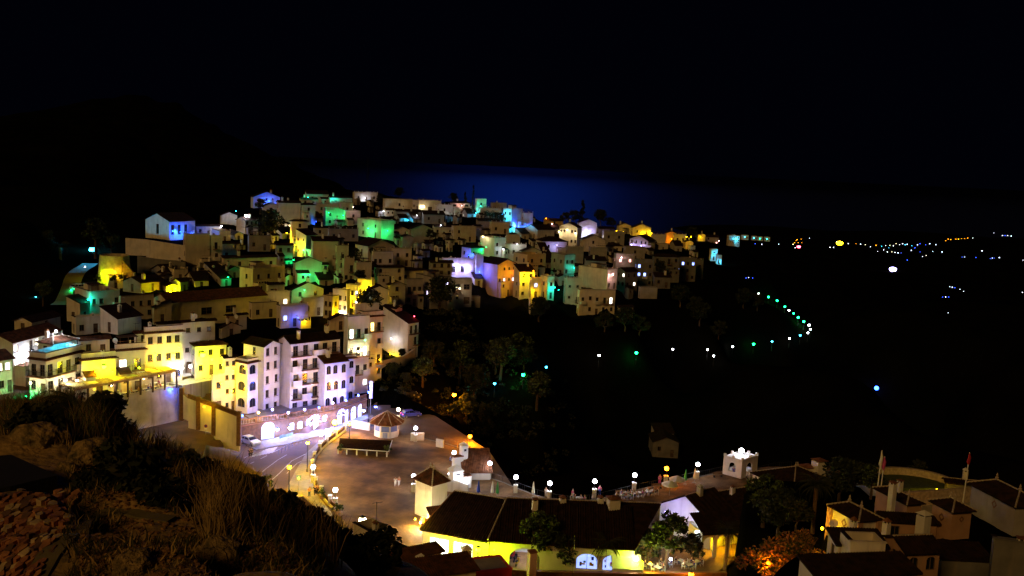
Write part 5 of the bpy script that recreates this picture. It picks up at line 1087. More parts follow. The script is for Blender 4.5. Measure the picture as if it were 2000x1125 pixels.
# slope beyond the plaza: dark trees lit by orange lamps
G2 = 'trees below the hotel and plaza'
for i, (px, D, sc, lab) in enumerate([(770,212,.6,'dark tree right of the arcade end behind the kiosk lamp'),(800,208,.6,'dark tree beside the parked cars behind the kiosk'),(832,212,.95,'tall dark tree just right of the purple car'),(852,222,1.0,'dark tree left of the upper orange street lamp'),(872,236,1.2,'tree standing under the upper orange street lamp'),(905,240,1.5,'yellow tinted tree right of the upper orange street lamp'),
   (935,228,1.4,'brown lit tree on the slope between the two orange lamps'),(960,215,1.4,'brownish tree on the slope behind the bar building'),(985,235,1.5,'dim tree on the black slope right of the orange lamp'),(920,205,1.0,'orange lit bushy tree behind the plaza orange lamp'),(896,200,.6,'dark tree behind the slim chimney tower'),(745,222,.5,'dark tree below the blue vertical sign'),(722,236,1.2,'dark tree at the foot of the blank white apartment side'),(790,228,.5,'dark tree on the slope under the balconied apartment'),(1020,250,1.6,'dim tree far down the black slope'),(860,262,1.5,'dim tree beside the first green valley lamp'),(820,240,.9,'dark tree between the apartment drop and the orange lamp'),(1060,225,1.3,'barely lit tree on the slope behind the rim railing')]):
    plantg('abc'[i % 3], px, D, sc, lab, 'tree', G2)
# trees in front of the shops and at the right
G3 = 'trees before the cafe'
plant('c',1052,1110,0,1.02,'dark leafy tree in front of the shop building beside the scooters','tree',G3,z=0); plant('a',1098,1114,0,.75,'low spreading dark tree right of the scooter porch','tree',G3,z=0)
plant('c',1300,1112,0,1.05,'big leafy olive green tree before the white gable','tree',G3,z=0); plant('b',1262,1106,0,.95,'leafy tree left of the big tree before the white gable','tree',G3,z=0); plant('b',1352,1100,0,.8,'small tree touching the lit end of the cafe arcade','tree',G3,z=0)
plant(PPS,1184,1119,0,1.0,'palm with drooping fronds before the lime awning','palm','tall palms',z=0); plant(PP,1416,1112,0,.86,'tall palm whose head crosses the cafe arcade','palm','tall palms',z=0); plant(PP,1587,1040,112,.95,'palm with a reddish lit trunk before the yellow diamond tower house','palm','tall palms')
for i, (px, py, D, sc, k, lab) in enumerate([(1500,1125,100,1.1,'x','reddish lit bougainvillea mass left of the orange lamp at the bottom'),(1545,1110,102,1.0,'x','reddish lit bougainvillea mass right above the bottom orange lamp'),(1570,1075,104,.6,'x','bougainvillea under the palm with the reddish trunk'),(1590,1115,96,.6,'x','bougainvillea against the blueish gable at the bottom'),
   (1520,1050,112,.95,'a','dark tree above the bougainvillea mass'),(1490,1030,116,.9,'c','dark tree between the two right palms'),(1640,980,122,.9,'a','dark tree behind the yellow diamond tower house'),(1665,965,126,.85,'b','tree left of the twin flagpoles'),(1700,975,120,.6,'c','small tree below the twin flagpoles'),(1555,1035,108,.7,'b','low dark tree left of the reddish palm trunk'),(1790,935,134,.5,'b','lit bush behind the garden pool'),(1825,950,130,.4,'g','bright bush at the right end of the garden pool')]):
    plant(k, px, py, D, sc*(1.3 if k == 'x' else 1), lab, 'tree' if k in 'abc' else 'shrub', 'planting at the lower right')
for px, py, lab in ((490,965,'young street tree with a round dark crown, left of the pair by the road'),(521,965,'young street tree with a round dark crown, right of the pair by the road')): plant('o',px,py,Dz(px,py,.5),.95,lab,'tree','pair of young street trees')
for px, py, lab in ((665,878,'potted shrub at the left corner of the stage'),(757,880,'potted shrub at the right corner of the stage'),(629,966,'small potted bush by the curved balustrade'),(659,996,'small dark pot plant beside the plaza lamp')):
    o = plant('g', px, py, 0, .95, lab, 'potted plant', 'potted plants of the plaza', z=.75); m = MB(); m.lathe([(.3,-.75),(.45,-.1),(.5,0),(.4,0)], 10); m.obj('pot', TERR, o)
# terrace hedge
for px, py, lab in ((318,750,'leafy planter bush beside the pergola end'),(332,748,'second leafy planter bush beside the pergola end'),(84,768,'green lit potted bush at the corner restaurant door'),(97,778,'tall potted bush before the corner restaurant')): plant('g', px, py, 0, 1.2, lab, 'shrub', 'bushes on the dining terrace', z=TZ)
# foreground: tall grass, brush, rocks
def patch_mesh(name, n, region, hgt, wid, mts, seed, lean=.25, label=None):
    r = random.Random(seed); mb = MB(); k = 0
    while k < n:
        t = r.random(); (x0, x1, D0, D1) = r.choice(region); px = r.uniform(x0, x1); D = math.exp(r.uniform(math.log(D0), math.log(D1))); x, y, z = gground(px, D)
        if noise.noise((x*.5, y*.5, 4.)) < -.12: continue
        k += 1; h = hgt*r.uniform(.4, 1.15); d = Vector((r.gauss(0, lean), r.gauss(0, lean), 1)).normalized(); s_ = Vector((r.uniform(-1,1), r.uniform(-.3,.3), 0)).normalized()*wid; b = Vector((x, y, z-.05)); mt = r.choice(mts); mid = b+d*h*.6; tip = mid+(d+Vector((r.gauss(0,.35), r.gauss(0,.35), -.1)))*h*.45
        mb.face([b-s_, b+s_, mid+s_*.7, mid-s_*.7], mt); mb.face([mid-s_*.7, mid+s_*.7, tip], mt)
    return mb.obj(name, None, kind='stuff')
patch_mesh('grass', 9000, [(380,620,22,30),(420,700,23,32),(250,420,24,32),(0,260,27,33)], .75, .012, [DRY, DRYD, DRYD], 11)
patch_mesh('grass', 1500, [(500,600,18,22),(400,470,17,21),(560,680,20,25)], 1.25, .012, [DRY, DRY, DRYD], 12, .16)
patch_mesh('grass', 9000, [(150,640,12,24)], .14, .011, [DRYD, LEAF[2], DRY], 13, .5)
patch_mesh('grass', 7000, [(120,640,14,27),(200,420,20,27)], .34, .014, [DRYD, LEAF[2], LEAF[1], DRY], 15, .45)
patch_mesh('grass', 5000, [(0,200,29,33)], .9, .012, [DRY, LEAFY, DRYD], 14, .15)
rr = random.Random(5)
for i in range(70):
    px = rr.uniform(150, 760); D = rr.uniform(24, 33) if px < 560 else rr.uniform(26, 35)
    if px < 350 and i % 4: continue
    if px < 350: D = rr.uniform(20, 25)
    if i < 10: px = rr.uniform(60, 230); D = rr.uniform(28, 31)
    x, y, z = gground(px, D); o = place(PT['s'], (x, y, z-.25), rr.uniform(0, 6), rr.uniform(.5, .95)); tag(o, 'dark scrubby bush in the thicket on the grassy foreground slope', 'shrub', 'scrub bushes of the foreground slope')
x, y, z = gground(150, 30.5); o = place(PP2, (x, y, z-.3), 1, .55, 'spiky dwarf palm standing out against the dining terrace on the left slope', ''); o['group'] = 'dwarf palms'; o['category'] = 'palm'
x, y, z = gground(255, 33); o = place(PP2, (x, y, z-.3), 2, .3, 'small agave like dwarf palm below the long retaining wall', ''); o['group'] = 'dwarf palms'; o['category'] = 'palm'
for px, D, sx, lab in ((75,27.5,.62,'tall pale boulder at the left of the foreground slope'),(180,26,.55,'broad grey boulder right of the pale one on the slope'),(130,25,.3,'small boulder between the pale and the broad grey one'),(330,17,.3,'low mossy outcrop beside the curved concrete path'),(430,15.6,.32,'ochre outcrop near the bottom edge'),(262,14.0,.28,'ochre outcrop right of the path at the bottom edge')):
    import bmesh
    bm = bmesh.new(); bmesh.ops.create_icosphere(bm, subdivisions=4, radius=1)
    for v in bm.verts: v.co *= 1+.35*noise.fractal(v.co*1.3+Vector((px,0,0)), 1, 2, 5); v.co.z *= .8
    me_ = bpy.data.meshes.new('boulder'); bm.to_mesh(me_); bm.free(); me_.materials.append(mat('lichen_rock', (.38,.25,.11), col2=(.09,.07,.03), scale=2.5, bump=1, bscale=8)); x, y, z = gground(px, D)
    o = link('boulder', me_, None, (x, y, z), px, lab, 'boulder', 'boulders of the foreground slope'); o.scale = (sx*1.2, sx, sx)
# scattered stones on the dirt
mb = MB(); rr = random.Random(8)
for k in range(2600):
    px = rr.uniform(150, 620); D = rr.uniform(13.2, 22); x, y, z = gground(px, D); s_ = rr.uniform(.015, .06); c = Vector((x, y, z)); P = [c+Vector((math.cos(a)*s_*rr.uniform(.7,1.2), math.sin(a)*s_, s_*rr.uniform(.3,.8))) for a in (0,1.3,2.5,3.8,5.1)]
    mb.face(P); 
    for i in range(5): mb.face([P[i]-Vector((0,0,s_*1.5)), P[(i+1) % 5]-Vector((0,0,s_*1.5)), P[(i+1) % 5], P[i]])
mb.obj('gravel', mat('ochre_stones', (.32,.17,.07), col2=(.1,.05,.02), scale=7), kind='stuff')
# rubble stone slope facing at the lower left, built stone by stone, and the concrete path
def onground(px, py): return pixground(px, py, 9)
poly = [(-30,955),(60,965),(105,945),(150,958),(152,985),(125,1040),(95,1090),(75,1150),(-30,1150)]
mb = MB(); rr = random.Random(3); px_ = np.array([p[0] for p in poly]); SM = [mat('rubble_a', (.46,.2,.09), var=.4, scale=4), mat('rubble_b', (.36,.14,.07), var=.4, scale=4), mat('rubble_c', (.55,.4,.22), var=.3, scale=4), mat('rubble_d', (.15,.08,.05), var=.3, scale=4)]
g = 13.0; pts = []
for iy in range(int(940/g), int(1160/g)):
    for ix in range(-3, 14): pts.append(((ix+.5*(iy % 2)+rr.uniform(-.3,.3))*g, (iy+rr.uniform(-.3,.3))*g))
ii = inpoly(np.array([p[0] for p in pts]), np.array([p[1] for p in pts]), poly)
for (x, y), k in zip(pts, ii):
    if not k: continue
    c = onground(x, y); s_ = rr.uniform(.055, .105)*c.y/17; n = rr.choice([5,6,7]); P = []; tz = .05+rr.uniform(0,.05); a0_ = rr.random()*6
    for q in range(n):
        a = a0_+2*math.pi*q/n; w_ = c+Vector((math.cos(a)*s_*rr.uniform(.8,1.15), math.sin(a)*s_*1.7*rr.uniform(.8,1.15), 0)); w_.z = gz(w_.x, w_.y)+tz+rr.uniform(-.01,.02); P.append(w_)
    mt = rr.choice(SM+SM[:2]); mb.face(P, mt); 
    for q in range(n): mb.face([P[q]-Vector((0,0,.2)), P[(q+1) % n]-Vector((0,0,.2)), P[(q+1) % n], P[q]], mt)
mb.obj('rubble_paving', None, label='reddish rubble stone facing set in mortar at the lower left corner', cat='stone paving')
CPATH = mat('mossy_concrete', (.16,.13,.06), var=.3, scale=1.5)
def strip(pix, w, name, mt, h=.1, **kw):
    P = resample([onground(*q) for q in pix], .3); mb = MB(); pr = None
    for i, p in enumerate(P):
        d = (P[min(i+1, len(P)-1)]-P[max(i-1, 0)]); d.z = 0; d.normalize(); n = Vector((-d.y, d.x, 0))*w/2; a, b = p-n, p+n; a.z = max(gz(a.x, a.y), gz(p.x,p.y))+h; b.z = a.z
        if pr: mb.face([pr[0], a, b, pr[1]]); mb.face([pr[0]-Vector((0,0,.6)), a-Vector((0,0,.6)), a, pr[0]]); mb.face([pr[1], b, b-Vector((0,0,.6)), pr[1]-Vector((0,0,.6))])
        pr = (a, b)
    return mb.obj(name, mt, **kw)
strip([(62,1150),(95,1095),(130,1050),(170,1015),(215,1000),(260,1004),(300,1014),(335,1020)], .32, 'footpath', CPATH, .04, kind='structure')
hp = [onground(*q) for q in ((-30,892),(22,888),(112,928),(20,950),(-30,958))]; zt = max(p.z for p in hp)+.12; hp = [onz(*q, zt) for q in ((-30,892),(22,888),(112,928),(20,950),(-30,958))]
m = MB(); slab(m, hp, zt-1.5, zt); m.obj('flat_roof', BLACKC, label='black flat roof of a sunken hut above the rubble stone facing', cat='hut roof')

mb = MB(); rr = random.Random(77)
for k in range(420):
    px = rr.uniform(700, 1130); D = rr.uniform(198, 262)+max(0, px-900)*.05
    if px < 830 and D > 226: continue
    x, y, z = gground(px, D)
    if inpoly(np.array([x]), np.array([y]), PLAZA2)[0]: continue
    br = rr.uniform(.8, 1.9 if px > 840 else 1.1)
    for _ in range(45):
        d = Vector((rr.gauss(0,1), rr.gauss(0,1), abs(rr.gauss(0,.8)))).normalized()*br*rr.uniform(.6, 1); leafquad(mb, Vector((x, y, z))+d, rr.uniform(.2, .42), rr.choice(LEAF), rr)
mb.obj('undergrowth', None, kind='stuff')

for i, (px, py) in enumerate(((975,745),(1030,730),(1056,716),(1185,694),(1225,686),(1255,686),(1330,680),(1358,678),(1372,680),(1410,676),(1455,672),(1482,671))):
    G_ = pixground(px, py+9, 150); D = math.hypot(G_.x, G_.y)+5; plantg('ab'[i % 2], px, D, 1.2, 'dim tree beside the valley road, %s in line from the plaza side' % ['first','second','third','fourth','fifth','sixth','seventh','eighth','ninth','tenth','eleventh','last'][i], 'tree', 'trees along the valley road')
# round tower with a buttress
p = at(224, 545, 276); s = Site('round_tower', p, 'ruined round stone tower glowing yellow green with a sloping buttress', 'tower'); m = MB(); m.lathe([(4.6,-3),(4.3,0),(3.7,6.6),(3.5,6.6),(3.4,6.0),(.1,6.0)], 28); m.obj('wall', mat('tower_stone', (.5,.42,.28), var=.35, scale=1, bump=.5), s.root)
m = MB(); m.face([(3.0,-2.6,5.8),(3.2,-2.8,-3),(9,-2.2,-3),(7.5,-2.2,.5)]); m.face([(3.0,-1.6,5.8),(7.5,-1.4,.5),(9,-1.2,-3),(3.2,-1.6,-3)]); m.face([(3.0,-2.6,5.8),(7.5,-2.2,.5),(7.5,-1.4,.5),(3.0,-1.6,5.8)]); m.face([(7.5,-2.2,.5),(9,-2.2,-3),(9,-1.2,-3),(7.5,-1.4,.5)]); m.obj('buttress', STONE, s.root)
wallthing('yard_wall', [(245,465,488,300),(285,468,490,298),(362,480,500,292)], .5, WHITE2, 'long dim beige yard wall below the big plain hall', 'wall')
wallthing('yard_wall', [(268,500,540,285),(300,505,545,283),(362,512,550,280)], .5, DIMW, 'dark old retaining wall right of the round tower', 'wall')
wallthing('garden_wall', [(745,706,728,220),(790,695,712,224),(812,680,700,229)], .4, WHITE2, 'yellowish garden wall under the tall blank apartment side', 'wall')
wallthing('garden_wall', [(20,548,556,320),(60,546,554,320),(80,544,552,322)], .4, WHITE, 'pale wall fragment on the dark far left slope', 'wall')
# the road climbing to the round tower
P = [at(118,600,246), at(132,570,262), at(142,545,275), at(160,520,290), at(176,500,300)]; mb = MB(); Q = resample(P, 3); pr = None
for i, q in enumerate(Q):
    d = (Q[min(i+1, len(Q)-1)]-Q[max(i-1, 0)]); n = Vector((-d.y, d.x, 0)).normalized()*2.2; zz = max(gz(q.x, q.y), gz((q+n).x, (q+n).y), gz((q-n).x, (q-n).y))+.15; a, b = Vector(((q-n).x, (q-n).y, zz)), Vector(((q+n).x, (q+n).y, zz))
    if pr: mb.face([pr[0], a, b, pr[1]][::-1])
    pr = (a, b)
mb.obj('hill_road', ASPH, kind='structure')
# ------------------------------------------------------------------ the smaller dark houses packed between the others
bpy.context.view_layer.update(); DG0 = bpy.context.evaluated_depsgraph_get(); rr = random.Random(31)
reg = [(20,620),(130,610),(185,560),(350,530),(440,462),(560,402),(700,388),(900,402),(1100,436),(1350,474),(1370,525),(1210,590),(940,582),(820,590),(742,640),(640,645),(480,645),(300,645),(150,660),(40,660)]
done = []; seen = {}
def hitat(px, py): 
    ok, loc, nr, i, o, m_ = S.ray_cast(DG0, Vector((0,0,CAMZ)), ray(px, py)); return (o.name if ok else ''), loc
def short(t):
    t = re.split(r' (?:below|beside|left of|right of|on |above|behind|with|under|between|at|in |against|of the road|by|before|and|just|second|lowest|third|from)', t)[0]; return ' '.join(t.split()[:6])
import re
roots = [(proj(o.location+Vector((0,0,3))), o) for o in bpy.data.objects if o.get('category') == 'house']
cand = [(x+rr.uniform(-4,4), y+rr.uniform(-3,3)) for y in range(390, 665, 11) for x in range(20, 1375, 15)]
ii = inpoly(np.array([c[0] for c in cand]), np.array([c[1] for c in cand]), reg)
for (px, py), k in zip(cand, ii):
    if not k or len(done) > 95: continue
    nm, loc = hitat(px, py)
    if not nm.startswith('ground'): continue
    if any(abs(px-a) < 15 and abs(py-b) < 10 for a, b in done): continue
    D = math.hypot(loc.x, loc.y); w = rr.uniform(15, 27)*300/max(D, 200); h = rr.uniform(9, 17)*300/max(D, 200); q = [hitat(px+dx, py-h*.6)[1] for dx in (-w*.3, w*.3)]
    pc, near = min(((abs(p[0]-px)+abs(p[1]-py)*1.5, (p, o)) for p, o in roots), key=lambda t: t[0]); p, o = near
    rel = ('right of' if px > p[0] else 'left of') if abs(px-p[0]) > abs(py-p[1]) else ('behind' if py < p[1] else 'in front of'); base = '%s the %s' % (rel, short(o['label'])); n_ = seen[base] = seen.get(base, 0)+1
    lab = '%s dim little house tucked %s' % (['', 'second', 'third', 'fourth', 'fifth', 'sixth'][min(5, n_-1)], base); lab = ' '.join(lab.split()[:16])
    sp = rr.choice([0, .3, .5]); house(px-w*(.5 if sp else .5), px-w*(.5-sp), px+w*.5, py-h, py+4, rr.choice([16, 16, 30]) if not sp else 40, rr.choice('gGgtshg'), lab, D=D-1, wall=rr.choice([WHITE2, GREYW, GREYW, WHITE]), group='small dim houses filling the hillside', lit='w' if rr.random() < .12 else '', chim=rr.choice([0, 1]), sub=5, ww=(.8, 1.0)); done.append((px, py))
# ------------------------------------------------------------------ lamps
CO = dict(W=(.82,.84,1), C=(.03,.6,1), G=(.004,1,.2), Y=(1,.6,.004), L=(.6,1,.003), O=(1,.3,.004), B=(.015,.08,1), V=(.42,.36,1), T=(.006,.8,.5), M=(1,.8,.45), R=(1,.05,.1), P=(1,.55,.55), A=(.17,.24,1))
PF = dict(G=2.2, C=2.4, B=3.5, T=2.4, Y=1.5, O=1.8, L=1.4, V=1.5)
CN = dict(W='white', C='cyan', G='green', Y='yellow', L='lime', O='orange', B='blue', V='violet', T='teal', M='warm white', R='red', P='pink', A='pale blue')
EM = {}
def gem(c, s=25):
    k = (c, s)
    if k not in EM:
        m = emat('lamp_glow_%s_%d' % (CN[c].replace(' ', '_'), s), CO[c], s); m.cycles.emission_sampling = 'NONE'; EM[k] = m
    return EM[k]
LM = {}
def lmesh(kind, c, r):
    k = (kind, c, r)
    if k in LM: return LM[k]
    m = MB(); m.lathe([(.02,-r),(r*.75,-r*.7),(r,0),(r*.75,r*.7),(.02,r)], 10); me_ = m.mesh('globe', gem(c), True); LM[k] = me_; return me_
PM = {}
def pillarm():
    if 'p' not in PM:
        a = MB(); a.box((-.3,-.3,-.6), (.3,.3,1.25), WHITE); a.box((-.36,-.36,1.252), (.36,.36,1.36), WHITE); b = MB(); b.tube([(0,0,1.362),(0,0,2.25)], [.07,.05], 6); b.lathe([(.05,2.2),(.16,2.26),(.16,2.3),(.05,2.32)], 8)
        PM['p'] = (a.mesh('pillar', WHITE), b.mesh('stem', IRON))
    return PM['p']
def lamp(px, py, c, P, label, kind='pillar', z=0, h=2.55, D=None, r=.24, group=None, name='street_lamp', lr=.3):
    if D: p = at(px, py, D); g0 = Vector((p.x, p.y, p.z-h))
    else: p = onz(px, py, z+h); g0 = Vector((p.x, p.y, z))
    s = empty(name, g0, 0, label, 'lamp', group)
    if kind == 'pillar': a, b = pillarm(); link('pillar', a, s); link('stem', b, s)
    elif kind == 'post':
        m = MB(); m.tube([(0,0,-1),(0,0,.6),(0,0,h-r)], [.11,.09,.05], 7); m.lathe([(.16,-.5),(.16,.5),(.1,.6)], 8); m.obj('post', IRON, s); m = MB(); m.lathe([(.03,h+r*.8),(r*.9,h+r*.8),(.04,h+r*1.4)], 8); m.obj('lantern_cap', IRON, s)
    elif kind == 'stem':
        m = MB(); m.tube([(0,0,0),(0,0,h-r)], .05, 5); m.obj('stem', IRON, s)
    link('globe', lmesh(kind, c, r), s, (0,0,h))
    if P: light('lamp_light', (0,0,h), CO[c], P*(1.25 if c in 'WVB' else 3), r*1.12, s)
    return s
bpy.context.view_layer.update(); DG = bpy.context.evaluated_depsgraph_get()
def wlamp(px, py, c, P, label, off=.9, r=.16, group='wall lanterns of the village', fall=None, lr=.25):
    d = ray(px, py); ok, loc, nr, *_ = S.ray_cast(DG, Vector((0,0,CAMZ)), d, distance=3000)
    D = math.hypot(loc.x, loc.y) if ok else 0
    if not ok or (fall and abs(D-fall) > 45): loc = at(px, py, fall or DV(px, py)-3); nr = -d; 
    n = Vector((nr.x, nr.y, 0)); 
    if n.length < .2: n = Vector((-d.x, -d.y, 0))
    n.normalize(); q = loc+n*off; s = empty('wall_lantern', loc, 0, label, 'lamp', group); m = MB(); m.tube([(0,0,.25), n*off*.6+Vector((0,0,.35)), n*off+Vector((0,0,r*1.5))], .03, 5); m.lathe([(.02,r*1.6),(r*1.1,r*.9),(r*1.1,r*.8)], 8, n*off); m.obj('bracket', IRON, s)
    link('globe', lmesh('w', c, r), s, n*off)
    if P: light('lantern_light', n*(off+.05), CO[c], P*2.2*PF.get(c, 1), r*1.15, s)
    return s
def barelamp(p, c, P, label, r=.2, lr=.25):
    s = empty('bare_lamp', p, 0, label, 'lamp'); link('globe', lmesh('w', c, r), s, (0,0,0)); light('lamp_light', (0,0,-.05), CO[c], P, r*1.15, s)
